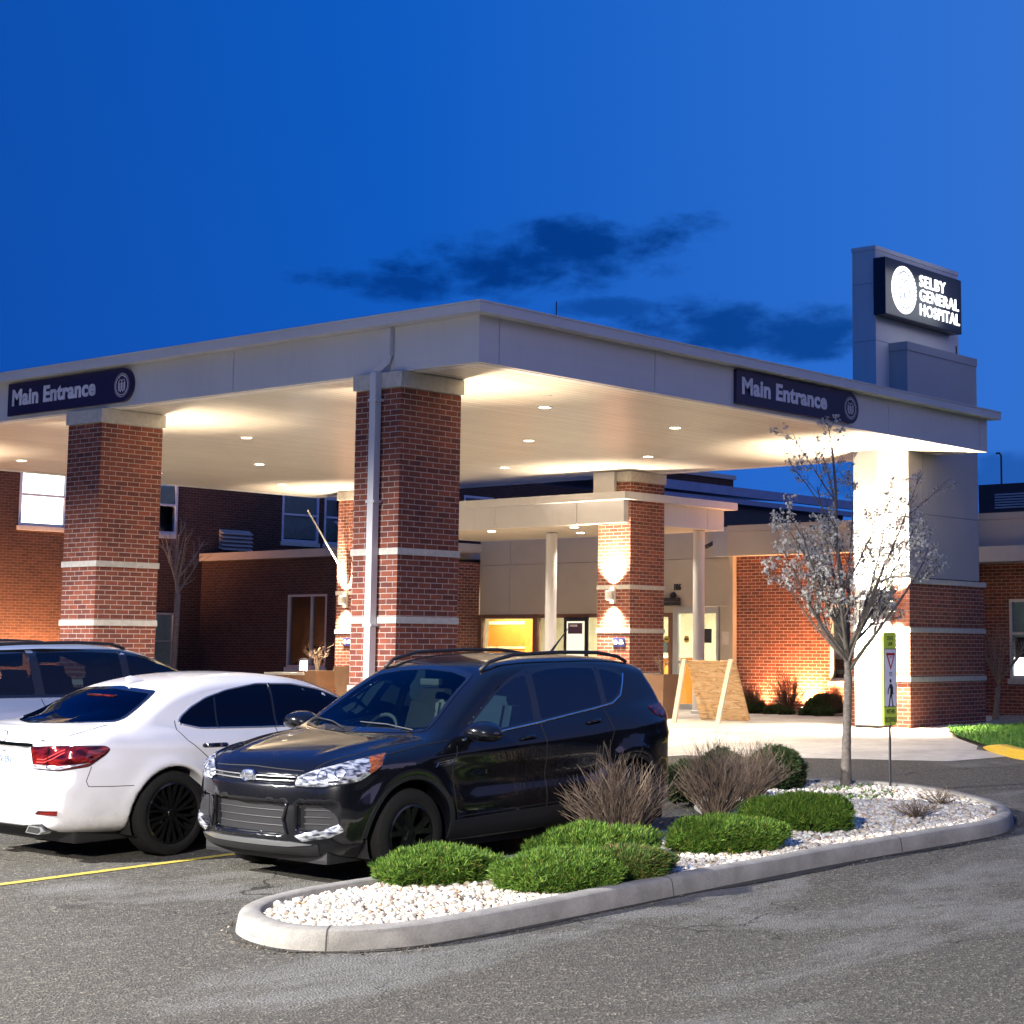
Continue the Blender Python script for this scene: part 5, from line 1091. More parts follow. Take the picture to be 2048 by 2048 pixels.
# ------------------------------------------------------------------ white saloon (nose x = 0, tail x = 5.08), seen from behind
def sedan_fn():
    low = Prof([(0.10, 0.20), (0.02, 0.30), (0.0, 0.48), (0.04, 0.66), (0.15, 0.76), (0.45, 0.85), (0.95, 0.925), (1.4, 0.965), (2.2, 0.99), (3.2, 1.0), (3.75, 1.025), (4.2, 1.06), (4.55, 1.078), (4.84, 1.066), (4.93, 1.035), (4.965, 0.975), (4.985, 0.85), (5.02, 0.72), (5.07, 0.62), (5.075, 0.50), (5.03, 0.36), (4.93, 0.27), (4.5, 0.235), (3.2, 0.19), (1.5, 0.19), (0.4, 0.18)])
    gh = Prof([(1.20, 0.88), (1.36, 0.975), (1.72, 1.155), (2.08, 1.32), (2.38, 1.405), (2.75, 1.452), (3.15, 1.452), (3.55, 1.412), (3.90, 1.335), (4.22, 1.205), (4.48, 1.085), (4.62, 0.99), (3.0, 0.85)])
    plan = curve([(-0.1, 0.55), (0.0, 0.62), (0.1, 0.72), (0.3, 0.82), (0.7, 0.90), (1.1, 0.932), (2.5, 0.9375), (3.9, 0.9375), (4.35, 0.915), (4.65, 0.875), (4.85, 0.825), (4.97, 0.77), (5.06, 0.70), (5.2, 0.60)])
    sec = curve([(0.0, -0.14), (0.2, -0.10), (0.28, -0.055), (0.40, -0.022), (0.52, -0.006), (0.64, 0.0), (0.78, -0.004), (0.88, -0.022), (0.96, -0.055), (1.03, -0.10), (1.12, -0.19)])
    gsec = curve([(0.85, 0.90), (0.97, 0.845), (1.05, 0.80), (1.18, 0.735), (1.30, 0.665), (1.39, 0.585), (1.44, 0.46), (1.48, 0.2)])
    WX = (1.0, 3.975)
    def f(P):
        x, y, z = P[:, 0], np.abs(P[:, 1]), P[:, 2]
        bowf = 0.26*y**2.4*np.clip((1.1-x)/0.9, 0, 1); bowr = 0.13*y**2.2*np.clip((x-3.9)/0.8, 0, 1)
        xs = x-bowf+bowr
        lo_ = low(xs, z+0.022*(y/0.8)**2)
        wv = plan(x)+sec(z)+0.010*np.exp(-((z-(0.80+0.03*x))/0.05)**2)-0.016*np.exp(-((z-0.48)/0.09)**2)*np.clip((x-1.3)/0.3, 0, 1)*np.clip((3.6-x)/0.3, 0, 1)
        wv = wv+0.012*np.exp(-((z-0.62)/0.035)**2)*np.clip((x-4.75)/0.2, 0, 1)
        for wx in WX:
            r = np.hypot(x-wx, z-0.345); wv = wv+0.022*np.exp(-((r-0.40)/0.07)**2)*np.clip((z-0.3)/0.3, 0, 1)
        d = smax(lo_, (y-wv)*0.92, 0.15)
        gxs = x-0.16*y**2*np.clip((2.6-x)/1.0, 0, 1)+0.20*y**2*np.clip((x-3.3)/0.8, 0, 1)
        wg = gsec(z)-0.055*np.clip((x-3.5)/0.9, 0, 1)**2
        g = smax(gh(gxs, z+0.02*(y/0.6)**2), (y-wg)*0.88, 0.10)
        d = smin(d, g, 0.11)
        for wx in WX:
            r = np.hypot(x-wx, z-0.345)-0.385; d = smax(d, -np.maximum(r, 0.55-y), 0.015)
        # number-plate recess and lower lip
        d = np.maximum(d, -np.maximum(np.maximum(y-0.36, np.abs(z-0.81)-0.105), 4.945-x))
        return d
    return f
def build_sedan():
    f = sedan_fn(); c = Car('parked_car', f, 'white saloon parked nose-in with black wheels and red tail lamps', 'car')
    PW = paint_mat('white_paint', (0.60, 0.60, 0.64), 0.30, 0.0, dirt=(0.26, 0.22, 0.17))
    TG = glass_mat('dark_tinted_glass', (0.012, 0.014, 0.02), 0.02, 0.0, 1.35, (0.45, 0.55, 0.75))
    side = {1: frame('side', 1), -1: frame('side', -1)}; rear = frame('rear')
    rg = rounded([(-0.665, 1.095), (0, 1.08), (0.665, 1.095), (0.565, 1.27), (0.50, 1.325), (0, 1.352), (-0.50, 1.325), (-0.565, 1.27)], 0.04)
    c.panel('rear_window', rear, rg, TG, 0.004, 0.05, cut=shrink(rg, 0.03))
    c.panel('rear_window_seal', rear, rg, GLOSSB, 0.006, 0.05, holes=[shrink(rg, 0.022)])
    MB().bbox(4.02, 4.06, -0.19, 0.19, 1.275, 1.292, 0.006).build('high_brake_lamp', REDD, c.root)
    wsp = rounded([(-0.72, 1.01), (0.72, 1.01), (0.56, 1.355), (0, 1.385), (-0.56, 1.355)], 0.05)
    c.panel('windscreen', frame('front'), wsp, TG, 0.004, 0.06, cut=shrink(wsp, 0.03))
    dlo = rounded([(3.85, 1.065), (3.80, 1.12), (3.68, 1.19), (3.50, 1.262), (3.25, 1.318), (2.9, 1.360), (2.5, 1.345), (2.2, 1.285), (1.90, 1.165), (1.64, 1.035), (1.60, 0.99), (2.2, 0.985), (3.0, 0.995), (3.66, 1.018)], 0.04)
    for s in (-1, 1):
        c.panel('side_window', side[s], dlo, TG, 0.003, 0.05, cut=shrink(dlo, 0.035))
        m = MB(); c.strip(side[s], [(2.84, 0.995), (2.80, 1.2), (2.77, 1.355)], 0.014, 0.004, mb=m); m.build('window_pillar', GLOSSB, c.root); m = MB(); c.strip(side[s], [(3.47, 1.01), (3.44, 1.15), (3.41, 1.262)], 0.011, 0.004, mb=m); m.build('window_pillar', GLOSSB, c.root)
        c.strip(side[s], dlo+[dlo[0]], 0.0085, 0.004).build('window_chrome_strip', SATIN, c.root, smooth=True)
        m = MB(); c.strip(side[s], [(2.86, 0.985), (2.88, 0.7), (2.88, 0.36)], 0.0035, 0.0, mb=m)
        c.strip(side[s], [(3.87, 1.09), (3.89, 1.02), (3.83, 0.93), (3.64, 0.78), (3.54, 0.66), (3.50, 0.5), (3.48, 0.36)], 0.0035, 0.0, mb=m); c.strip(side[s], [(1.52, 0.96), (1.46, 0.7), (1.50, 0.36)], 0.0035, 0.0, mb=m); c.strip(side[s], [(1.50, 0.34), (3.48, 0.34)], 0.0035, 0.0, mb=m)
        m.build('door_gap', SEAM, c.root)
        for hx in (2.58, 3.58):
            m = MB(); q = rounded([(hx-0.13, 0.862), (hx+0.12, 0.868), (hx+0.12, 0.895), (hx-0.13, 0.89)], 0.012)
            c.panel('door_handle', side[s], q, GLOSSB, 0.014, 0.02, th=0.02, dome=0.01)
        # tail lamps wrap round the corner
        cf = frame('rcorner', s, R(38))
        q = [c.proj(rear, [(s*0.385, 0.915)])[0][0], c.proj(rear, [(s*0.60, 0.930)])[0][0], c.proj(rear, [(s*0.74, 0.935)])[0][0], c.proj(side[s], [(4.60, 0.925)])[0][0], c.proj(side[s], [(4.56, 0.905)])[0][0], c.proj(side[s], [(4.60, 0.86)])[0][0], c.proj(side[s], [(4.74, 0.775)])[0][0], c.proj(rear, [(s*0.72, 0.742)])[0][0], c.proj(rear, [(s*0.47, 0.748)])[0][0]]
        tl = rounded([tuple(k) for k in c.to2(cf, np.array(q))], 0.02)
        t = c.panel('tail_lamp', cf, tl, REDL, 0.006, 0.02, dome=0.012)
        m = MB(); c.strip(cf, tl+[tl[0]], 0.005, 0.004, mb=m); c.strip(rear, [(s*0.60, 0.925), (s*0.625, 0.76)], 0.004, 0.02, mb=m); m.build('lamp_rim', GLOSSB, t)
        q = [c.proj(rear, [(s*0.475, 0.752)])[0][0], c.proj(rear, [(s*0.455, 0.782)])[0][0], c.proj(rear, [(s*0.72, 0.778)])[0][0], c.proj(side[s], [(4.73, 0.80)])[0][0], c.proj(rear, [(s*0.715, 0.747)])[0][0]]
        c.panel('reversing_lens', cf, [tuple(k) for k in c.to2(cf, np.array(q))], CLEARL, 0.016, 0.02, parent=t, dome=0.003)
        m = MB()
        for dz_ in (0.0, 0.022): c.strip(rear, [(s*0.50, 0.80+dz_), (s*0.58, 0.80+dz_), (s*0.66, 0.83+dz_*1.5), (s*0.74, 0.885+dz_)], 0.004, 0.018, mb=m)
        m.build('lamp_blade', Mat('lamp_red_bright').set(col=(0.7, 0.05, 0.05), rough=0.2, coat=1.0).m, t)
        cf2 = frame('rcorner', s, R(30)); q = [c.proj(rear, [(s*0.56, 0.405)])[0][0], c.proj(rear, [(s*0.60, 0.433)])[0][0], c.proj(rear, [(s*0.745, 0.432)])[0][0], c.proj(rear, [(s*0.735, 0.395)])[0][0]]
        c.panel('bumper_reflector', cf2, [tuple(k) for k in c.to2(cf2, np.array(q))], REDL, 0.006, 0.02)
        # exhaust tip
        m = MB(); m.prism([(s*0.40, 0.245), (s*0.44, 0.305), (s*0.60, 0.300), (s*0.62, 0.262), (s*0.58, 0.24)], 'x', 4.90, 4.995); m.build('exhaust_tip', SATIN, c.root)
        MB().prism([(s*0.42, 0.252), (s*0.45, 0.296), (s*0.59, 0.292), (s*0.605, 0.264), (s*0.57, 0.248)], 'x', 4.99, 4.998).build('exhaust_bore', SEAM, c.root)
        m = MB(); b = bmesh.new(); bmesh.ops.create_uvsphere(b, u_segments=16, v_segments=10, radius=1)
        for v in b.verts: p = v.co; v.co = Vector((1.75+p.x*0.09, s*(1.02+p.y*0.11), 1.03+p.z*0.07))
        m.bm(b); m.build('door_mirror', PW, c.root, smooth=True)
        for wx in (1.0, 3.975): wheel(c, wx, s*0.815, 0.345, 0.345, s, 'multi', 0.245, None, 0.248)
        # fuel and bumper seams
        m = MB(); c.strip(side[s], [(4.36, 0.60), (4.55, 0.605), (4.74, 0.615), (4.76, 0.66), (4.72, 0.77)], 0.003, 0.0, mb=m); m.build('bumper_gap', SEAM, c.root)
    # boot lid outline, trim bar, plate, lettering
    m = MB(); c.strip(frame('top'), [(4.44, 0.665), (4.60, 0.695), (4.82, 0.70), (4.90, 0.69)], 0.003, 0.0, mb=m); c.strip(frame('top'), [(4.44, -0.665), (4.60, -0.695), (4.82, -0.70), (4.90, -0.69)], 0.003, 0.0, mb=m)
    c.strip(rear, [(0.64, 1.0), (0.61, 0.94)], 0.003, 0.0, mb=m); c.strip(rear, [(0.47, 0.745), (0.44, 0.66), (0.40, 0.645), (-0.40, 0.645), (-0.44, 0.66), (-0.47, 0.745)], 0.003, 0.0, mb=m); m.build('boot_gap', SEAM, c.root)
    c.panel('boot_chrome_bar', rear, rounded([(-0.42, 0.918), (0.42, 0.918), (0.41, 0.945), (-0.41, 0.945)], 0.01), CHROME, 0.012, 0.03, th=0.03)
    pl = MB().bbox(4.945, 4.955, -0.155, 0.155, 0.735, 0.888, 0.004).build('number_plate', plain('plate_white', (0.55, 0.52, 0.47), 0.5, 0, 0.1, 9).m, c.root)
    place_text(text_mb('JYV 591', 0.078, 0.001, 0.002, 'CENTER', 0, 0.95), (4.957, 0.0, 0.775), (0, 1, 0), (0, 0, 1), 0.95).build('plate_lettering', plain('plate_blue', (0.04, 0.09, 0.22), 0.5).m, pl)
    place_text(text_mb('New Jersey'[:0]+'Maine', 0.030, 0.001, 0.0, 'CENTER'), (4.957, 0.0, 0.86), (0, 1, 0), (0, 0, 1)).build('plate_heading', plain('plate_ink', (0.08, 0.08, 0.12), 0.5).m, pl)
    P, g, ok = c.proj(rear, [(0.50, 0.968)], 0.004)
    place_text(text_mb('LS460', 0.036, 0.0015, 0.0012, 'CENTER', 0, 1.1), (P[0][0], 0.50, 0.962), (0, 1, 0), (0, 0, 1), 1.15).build('model_lettering', CHROME, c.root)
    m = MB(); c.strip(rear, [(0.055*math.cos(t_), 0.985+0.040*math.sin(t_)) for t_ in np.linspace(0, 2*math.pi, 30)], 0.0045, 0.008, mb=m); c.strip(rear, [(0.02, 1.012), (-0.012, 0.975), (0.035, 0.968)], 0.004, 0.008, mb=m); m.build('badge', CHROME, c.root, smooth=True)
    c.panel('rear_diffuser', rear, rounded([(-0.66, 0.262), (0.66, 0.262), (0.60, 0.325), (0.36, 0.300), (-0.36, 0.300), (-0.60, 0.325)], 0.01), PLASTIC, 0.006, 0.04, th=0.02)
    # shark-fin aerial
    m = MB(); m.prism([(3.62, 1.395), (3.80, 1.355), (3.80, 1.43), (3.76, 1.44)], 'y', -0.012, 0.012); m.build('roof_aerial', PW, c.root)
    c.body((-0.12, -1.06, 0.08), (5.22, 1.06, 1.58), 0.024, PW)
    m = MB(); m.bbox(1.5, 4.4, -0.72, 0.72, 0.28, 0.42, 0.03); m.bbox(1.45, 1.95, -0.72, 0.72, 0.5, 0.95, 0.06); m.bbox(3.95, 4.5, -0.66, 0.66, 0.6, 1.0, 0.05); m.build('cabin_floor', CABIN, c.root)
    seats(c, (2.25, 3.1), (-0.38, 0.38), 0.48, CABIN, 0.50)
    m = MB()
    for wx in (1.0, 3.975):
        for s in (-1, 1):
            m.lathe([(0.39, s*0.50), (0.39, s*0.88)], c=(wx, 0, 0.345), axis='y', n=32); m.lathe([(0.0, s*0.57), (0.40, s*0.57)], c=(wx, 0, 0.345), axis='y', n=32)
    m.v = [(a_, b_, max(c_, 0.18)) for a_, b_, c_ in m.v]; m.build('wheel_well', PLASTIC, c.root)
    MB().bbox(0.35, 4.75, -0.70, 0.70, 0.15, 0.27, 0.03).build('underbody', PLASTIC, c.root)
    return c
sedan = build_sedan(); sedan.ground_on(-1.93, -1.41, True)
# ------------------------------------------------------------------ pale blue-silver SUV parked beyond the saloon
def far_fn():
    low = Prof([(0.10, 0.26), (0.02, 0.35), (0.0, 0.60), (0.03, 0.85), (0.15, 0.98), (0.6, 1.05), (1.1, 1.10), (2.0, 1.13), (3.2, 1.16), (4.4, 1.19), (4.85, 1.16), (4.95, 1.0), (5.0, 0.7), (4.95, 0.42), (4.7, 0.28), (2.5, 0.25), (0.4, 0.24)])
    gh = Prof([(1.0, 0.98), (1.14, 1.085), (1.45, 1.235), (1.72, 1.365), (2.05, 1.50), (2.35, 1.60), (2.75, 1.655), (3.3, 1.675), (3.9, 1.67), (4.5, 1.635), (4.72, 1.60), (4.85, 1.3), (4.93, 1.05), (3.0, 0.95)])
    plan = curve([(-0.1, 0.62), (0.0, 0.70), (0.15, 0.84), (0.4, 0.93), (0.8, 0.985), (1.5, 1.0), (4.0, 1.0), (4.5, 0.97), (4.8, 0.90), (5.0, 0.78), (5.2, 0.7)])
    sec = curve([(0.0, -0.12), (0.25, -0.08), (0.4, -0.03), (0.6, 0.0), (0.8, -0.004), (0.95, -0.03), (1.08, -0.07), (1.2, -0.13)])
    gsec = curve([(0.9, 0.94), (1.05, 0.90), (1.2, 0.85), (1.4, 0.775), (1.55, 0.71), (1.62, 0.63), (1.67, 0.5), (1.72, 0.2)])
    def f(P):
        x, y, z = P[:, 0], np.abs(P[:, 1]), P[:, 2]
        xs = x-0.22*y**2.4*np.clip((1.1-x)/0.9, 0, 1)+0.1*y**2*np.clip((x-4)/0.8, 0, 1)
        d = smax(low(xs, z+0.02*y*y), (y-plan(x)-sec(z))*0.93, 0.14)
        g = smax(gh(x-0.15*y**2*np.clip((2.6-x)/1.0, 0, 1)+0.08*y**2*np.clip((x-4.2)/0.6, 0, 1), z+0.02*(y/0.6)**2), (y-gsec(z))*0.9, 0.09)
        d = smin(d, g, 0.05)
        for wx in (0.95, 3.82):
            r = np.hypot(x-wx, z-0.365)-0.42; d = smax(d, -np.maximum(r, 0.6-y), 0.02)
        return d
    return f
def build_far():
    f = far_fn(); c = Car('parked_car', f, 'pale silver-blue SUV with a roof rack parked beyond the white saloon', 'car')
    PS = paint_mat('silver_blue_paint', (0.30, 0.34, 0.44), 0.3, 0.35); TG = glass_mat('suv_glass', (0.20, 0.24, 0.27), 0.04); WS = glass_mat('suv_windscreen', (0.35, 0.42, 0.44), 0.03)
    side = {1: frame('side', 1), -1: frame('side', -1)}
    ws = rounded([(-0.78, 1.12), (0.78, 1.12), (0.62, 1.55), (0, 1.585), (-0.62, 1.55)], 0.05)
    c.panel('windscreen', frame('front'), ws, WS, 0.003, 0.07, cut=shrink(ws, 0.03)); rg = rounded([(-0.62, 1.22), (0.62, 1.22), (0.55, 1.54), (-0.55, 1.54)], 0.05); c.panel('rear_window', frame('rear'), rg, TG, 0.003, 0.07, cut=shrink(rg, 0.03))
    panes = [rounded([(1.50, 1.135), (2.50, 1.155), (2.50, 1.545), (2.30, 1.51), (1.95, 1.385), (1.6, 1.22)], 0.03), rounded([(2.58, 1.158), (3.50, 1.175), (3.52, 1.585), (3.0, 1.585), (2.58, 1.56)], 0.03), rounded([(3.60, 1.18), (4.35, 1.20), (4.42, 1.45), (4.38, 1.56), (3.60, 1.585)], 0.03)]
    dlo = rounded([(1.38, 1.105), (2.5, 1.130), (4.40, 1.175), (4.50, 1.5), (4.44, 1.60), (3.4, 1.615), (2.6, 1.590), (2.25, 1.52), (1.9, 1.385), (1.55, 1.215)], 0.03)
    for s in (-1, 1):
        c.panel('window_surround', side[s], dlo, GLOSSB, 0.003, 0.06, holes=[shrink(q, 0.004) for q in panes])
        for q, nm in zip(panes, ('front_window', 'rear_door_window', 'quarter_window')): c.panel(nm, side[s], q, TG, 0.001, 0.08, cut=shrink(q, -0.012))
        c.strip(side[s], [(1.40, 1.10), (2.5, 1.125), (4.40, 1.168)], 0.005, 0.004).build('window_chrome_strip', CHROME, c.root, smooth=True)
        m = MB(); c.strip(side[s], [(2.54, 1.12), (2.55, 0.45)], 0.004, 0.0, mb=m); c.strip(side[s], [(3.55, 1.14), (3.5, 0.9), (3.4, 0.7), (3.3, 0.45)], 0.004, 0.0, mb=m); c.strip(side[s], [(1.4, 1.08), (1.42, 0.45)], 0.004, 0.0, mb=m); m.build('door_gap', SEAM, c.root)
        for hx in (2.40, 3.42):
            P, g, ok = c.proj(side[s], [(hx-0.10, 1.03), (hx-0.05, 1.035), (hx+0.06, 1.038), (hx+0.10, 1.033)], 0.0)
            MB().tube([tuple(p+q*o_) for p, q, o_ in zip(P, g, [0, 0.03, 0.03, 0])], 0.015, 8).build('door_handle', CHROME, c.root, smooth=True)
        P, g, ok = c.proj(frame('top'), [(a_, s*0.62) for a_ in (2.45, 2.6, 3.0, 3.6, 4.2, 4.5)], 0.01); P[:, 2] += np.array([0, 0.035, 0.045, 0.045, 0.035, 0])
        MB().tube([tuple(p) for p in P], 0.017, 8).build('roof_rail', PLASTIC, c.root, smooth=True)
        m = MB(); b = bmesh.new(); bmesh.ops.create_uvsphere(b, u_segments=16, v_segments=10, radius=1)
        for v in b.verts: p = v.co; v.co = Vector((1.55+p.x*0.09, s*(1.10+p.y*0.12), 1.14+p.z*0.085))
        m.bm(b); m.build('door_mirror', PS, c.root, smooth=True)
        for wx in (0.95, 3.82): wheel(c, wx, s*0.86, 0.365, 0.365, s, 'split', 0.24, RIMS, 0.24)
        hl = [(s*0.45, 0.86), (s*0.80, 0.90), (s*0.84, 0.80), (s*0.5, 0.76)]; c.panel('headlight', frame('front'), hl, HEADL, 0.005, 0.05)
        c.panel('tail_lamp', frame('rear'), [(s*0.62, 1.1), (s*0.84, 1.08), (s*0.86, 0.88), (s*0.66, 0.9)], REDL, 0.005, 0.05)
    c.panel('front_grille', frame('front'), rounded([(-0.42, 0.62), (0.42, 0.62), (0.46, 0.86), (-0.46, 0.86)], 0.03), GRILLE, 0.004, 0.06)
    c.body((-0.12, -1.12, 0.12), (5.15, 1.12, 1.80), 0.036, PS)
    m = MB(); m.bbox(1.4, 4.6, -0.78, 0.78, 0.3, 0.5, 0.03); m.bbox(1.3, 1.75, -0.78, 0.78, 0.55, 1.08, 0.07); m.build('cabin_floor', CABIN, c.root)
    seats(c, (2.15, 3.1), (-0.40, 0.40), 0.74); steering(c, 1.92, 0.40, 1.04)
    m = MB()
    for wx in (0.95, 3.82):
        for s in (-1, 1): m.lathe([(0.0, s*0.60), (0.43, s*0.60), (0.43, s*0.92)], c=(wx, 0, 0.365), axis='y', n=32)
    m.v = [(a_, b_, max(c_, 0.2)) for a_, b_, c_ in m.v]; m.build('wheel_well', PLASTIC, c.root)
    MB().bbox(0.3, 4.7, -0.74, 0.74, 0.18, 0.32, 0.03).build('underbody', PLASTIC, c.root)
    return c
far = build_far(); far.ground_on(-1.60, 1.62, True)
# ------------------------------------------------------------------ planting
def mats_rand(name, stops, rough=0.7, trans=None):
    m = Mat(name).set(rough=rough, spec=0.3); g_ = m.n('ShaderNodeNewGeometry'); m.col(m.ramp(g_.outputs['Random Per Island'], stops)); return m.m
JUN = mats_rand('juniper_green', [(0, (0.018, 0.052, 0.007)), (0.35, (0.052, 0.125, 0.012)), (0.7, (0.105, 0.200, 0.020)), (0.93, (0.17, 0.28, 0.035)), (1.0, (0.22, 0.17, 0.05))])
JUNB = mats_rand('juniper_browned', [(0, (0.02, 0.05, 0.010)), (0.50, (0.055, 0.125, 0.018)), (0.75, (0.10, 0.17, 0.025)), (0.90, (0.20, 0.13, 0.05)), (1.0, (0.30, 0.17, 0.08))])
YEW = mats_rand('shrub_dull_green', [(0, (0.012, 0.032, 0.010)), (0.5, (0.028, 0.062, 0.018)), (0.85, (0.055, 0.095, 0.028)), (1.0, (0.14, 0.10, 0.045))])
BARKD = plain('twig_bark', (0.085, 0.060, 0.045), 0.9, 0, 0.35, 40, 0.2).m
BARKG = plain('grey_bark', (0.15, 0.13, 0.12), 0.9, 0, 0.35, 22, 0.2)
BARKG.bump(BARKG.noise(40, 5, 0.6, stretch=(1, 1, 0.25)), 0.6, 0.01); BARKG = BARKG.m
BARKT = plain('young_tree_bark', (0.15, 0.13, 0.115), 0.9, 0, 0.35, 30, 0.2).m
STEMR = mats_rand('bare_stems', [(0, (0.10, 0.07, 0.052)), (0.5, (0.175, 0.125, 0.09)), (1, (0.28, 0.22, 0.165))], 0.85)
def rot_to(n_):
    """frames (T, B) perpendicular to unit vectors n_ (k,3)"""
    r = np.where(np.abs(n_[:, 2:3]) < 0.9, np.array([[0, 0, 1.0]]), np.array([[1.0, 0, 0]])); t = np.cross(n_, r); t /= np.linalg.norm(t, axis=1, keepdims=True); return t, np.cross(n_, t)
def sprays(rng, C, D, L, Wd, k=5, spread=0.5):
    """k thin pointed leaves from each centre C along D"""
    n = len(C); C = np.repeat(C, k, 0); D = np.repeat(D, k, 0)+rng.normal(0, spread, (n*k, 3)); D /= np.linalg.norm(D, axis=1, keepdims=True)
    L = np.repeat(L, k)*rng.uniform(0.6, 1.2, n*k); t, b = rot_to(D); a = rng.uniform(0, 6.28, n*k)[:, None]; s = (t*np.cos(a)+b*np.sin(a))*Wd
    V = np.stack([C-s*0.5, C+s*0.5, C+D*(L[:, None]*0.55)+s*0.75, C+D*L[:, None], C+D*(L[:, None]*0.55)-s*0.75], 1).reshape(-1, 3)
    return V, np.arange(n*k*5).reshape(-1, 5)
def mound(name, x, y, rx, ry, h, mat, label, group, seed, rz=0.0, n=5200, base=None, lobes=7, rag=0.16, leaf=0.036, zoff=0.085, cat='shrub'):
    """low spreading evergreen: leafy sprays over lobed boughs, dark twigs inside"""
    rng = np.random.default_rng(seed); root = thing(name, (x, y, gz(x, y)+zoff), rz, label, cat, group)
    LB = [(rng.uniform(0, 6.28), rng.uniform(0.15, 0.75), rng.uniform(0.10, 0.26)) for _ in range(lobes*2)]
    th = rng.uniform(0, 6.28, n); u = rng.random(n); ph = np.arcsin(u**0.80)
    rr = np.ones(n)
    for a, e, w in LB: rr += w*1.15*np.exp(-((np.angle(np.exp(1j*(th-a))))/0.38)**2-((ph-e)/0.32)**2)
    rr *= 0.76+0.06*np.sin(th*9+seed)*np.cos(ph*7)+0.035*np.sin(th*23+seed*2)*np.sin(ph*19+seed); depth = 1-rag*rng.random(n)**1.7; rr = rr*depth
    d = np.c_[np.cos(ph)*np.cos(th), np.cos(ph)*np.sin(th), np.sin(ph)]
    C = d*rr[:, None]*np.array([rx, ry, h]); C[:, 2] = np.maximum(C[:, 2], 0.0)+0.01
    out = d*np.array([1/rx, 1/ry, 1/h])*0.3; out /= np.linalg.norm(out, axis=1, keepdims=True); D = out*0.8+np.array([0, 0, 0.45]); D /= np.linalg.norm(D, axis=1, keepdims=True)
    V, F = sprays(rng, C, D, leaf*rng.uniform(0.9, 1.9, n), leaf*0.115, 8, 0.62); np_obj('foliage', V, F, mat, root, smooth=False)
    m = MB(); r = random.Random(seed)
    for i in range(26):
        a = r.uniform(0, 6.28); e = r.uniform(0.2, 1.2); q = 0.72; m.tube([(0, 0, 0), (0.35*rx*math.cos(a)*math.cos(e), 0.35*ry*math.sin(a)*math.cos(e), 0.4*h*math.sin(e)+0.02), (q*rx*math.cos(a)*math.cos(e), q*ry*math.sin(a)*math.cos(e), q*h*math.sin(e))], [0.014, 0.009, 0.004], 4)
    m.build('branches', BARKD, root)
    # shaded dead needles under the boughs
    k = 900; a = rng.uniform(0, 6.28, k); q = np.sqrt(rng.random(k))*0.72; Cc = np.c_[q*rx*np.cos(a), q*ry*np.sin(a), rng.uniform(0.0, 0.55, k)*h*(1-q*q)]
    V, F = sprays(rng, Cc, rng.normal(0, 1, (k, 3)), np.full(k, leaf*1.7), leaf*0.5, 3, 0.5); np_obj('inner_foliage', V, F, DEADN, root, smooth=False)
    return root
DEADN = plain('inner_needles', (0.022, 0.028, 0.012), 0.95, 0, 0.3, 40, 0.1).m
GJ = 'low evergreen shrubs on the island'
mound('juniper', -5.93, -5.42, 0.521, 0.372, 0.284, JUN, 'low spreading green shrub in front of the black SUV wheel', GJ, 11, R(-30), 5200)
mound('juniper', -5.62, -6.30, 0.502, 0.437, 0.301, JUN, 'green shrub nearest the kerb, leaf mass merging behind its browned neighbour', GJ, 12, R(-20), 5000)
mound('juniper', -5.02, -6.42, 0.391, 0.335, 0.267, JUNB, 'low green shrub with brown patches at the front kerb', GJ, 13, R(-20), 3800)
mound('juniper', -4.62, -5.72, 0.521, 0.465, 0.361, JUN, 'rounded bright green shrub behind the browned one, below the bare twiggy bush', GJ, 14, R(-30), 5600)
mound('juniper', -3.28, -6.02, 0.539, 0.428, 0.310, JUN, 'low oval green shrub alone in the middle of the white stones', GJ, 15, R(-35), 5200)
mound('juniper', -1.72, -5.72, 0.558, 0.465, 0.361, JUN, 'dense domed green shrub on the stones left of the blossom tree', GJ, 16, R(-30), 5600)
GR = 'upright dull green shrubs at the back of the island'
mound('boxwood', 0.72, -3.05, 0.34, 0.34, 0.50, YEW, 'upright dull green bush, left half of the clipped pair', GR, 21, 0, 4200, rag=0.22, leaf=0.04)
mound('boxwood', 1.12, -3.50, 0.37, 0.36, 0.54, YEW, 'upright dull green bush, right half of the clipped pair', GR, 22, 0, 4400, rag=0.22, leaf=0.04)
mound('boxwood', -0.35, -3.40, 0.22, 0.26, 0.46, YEW, 'small dark green bush just behind the black SUV tail', GR, 23, 0, 2600, rag=0.22, leaf=0.04)
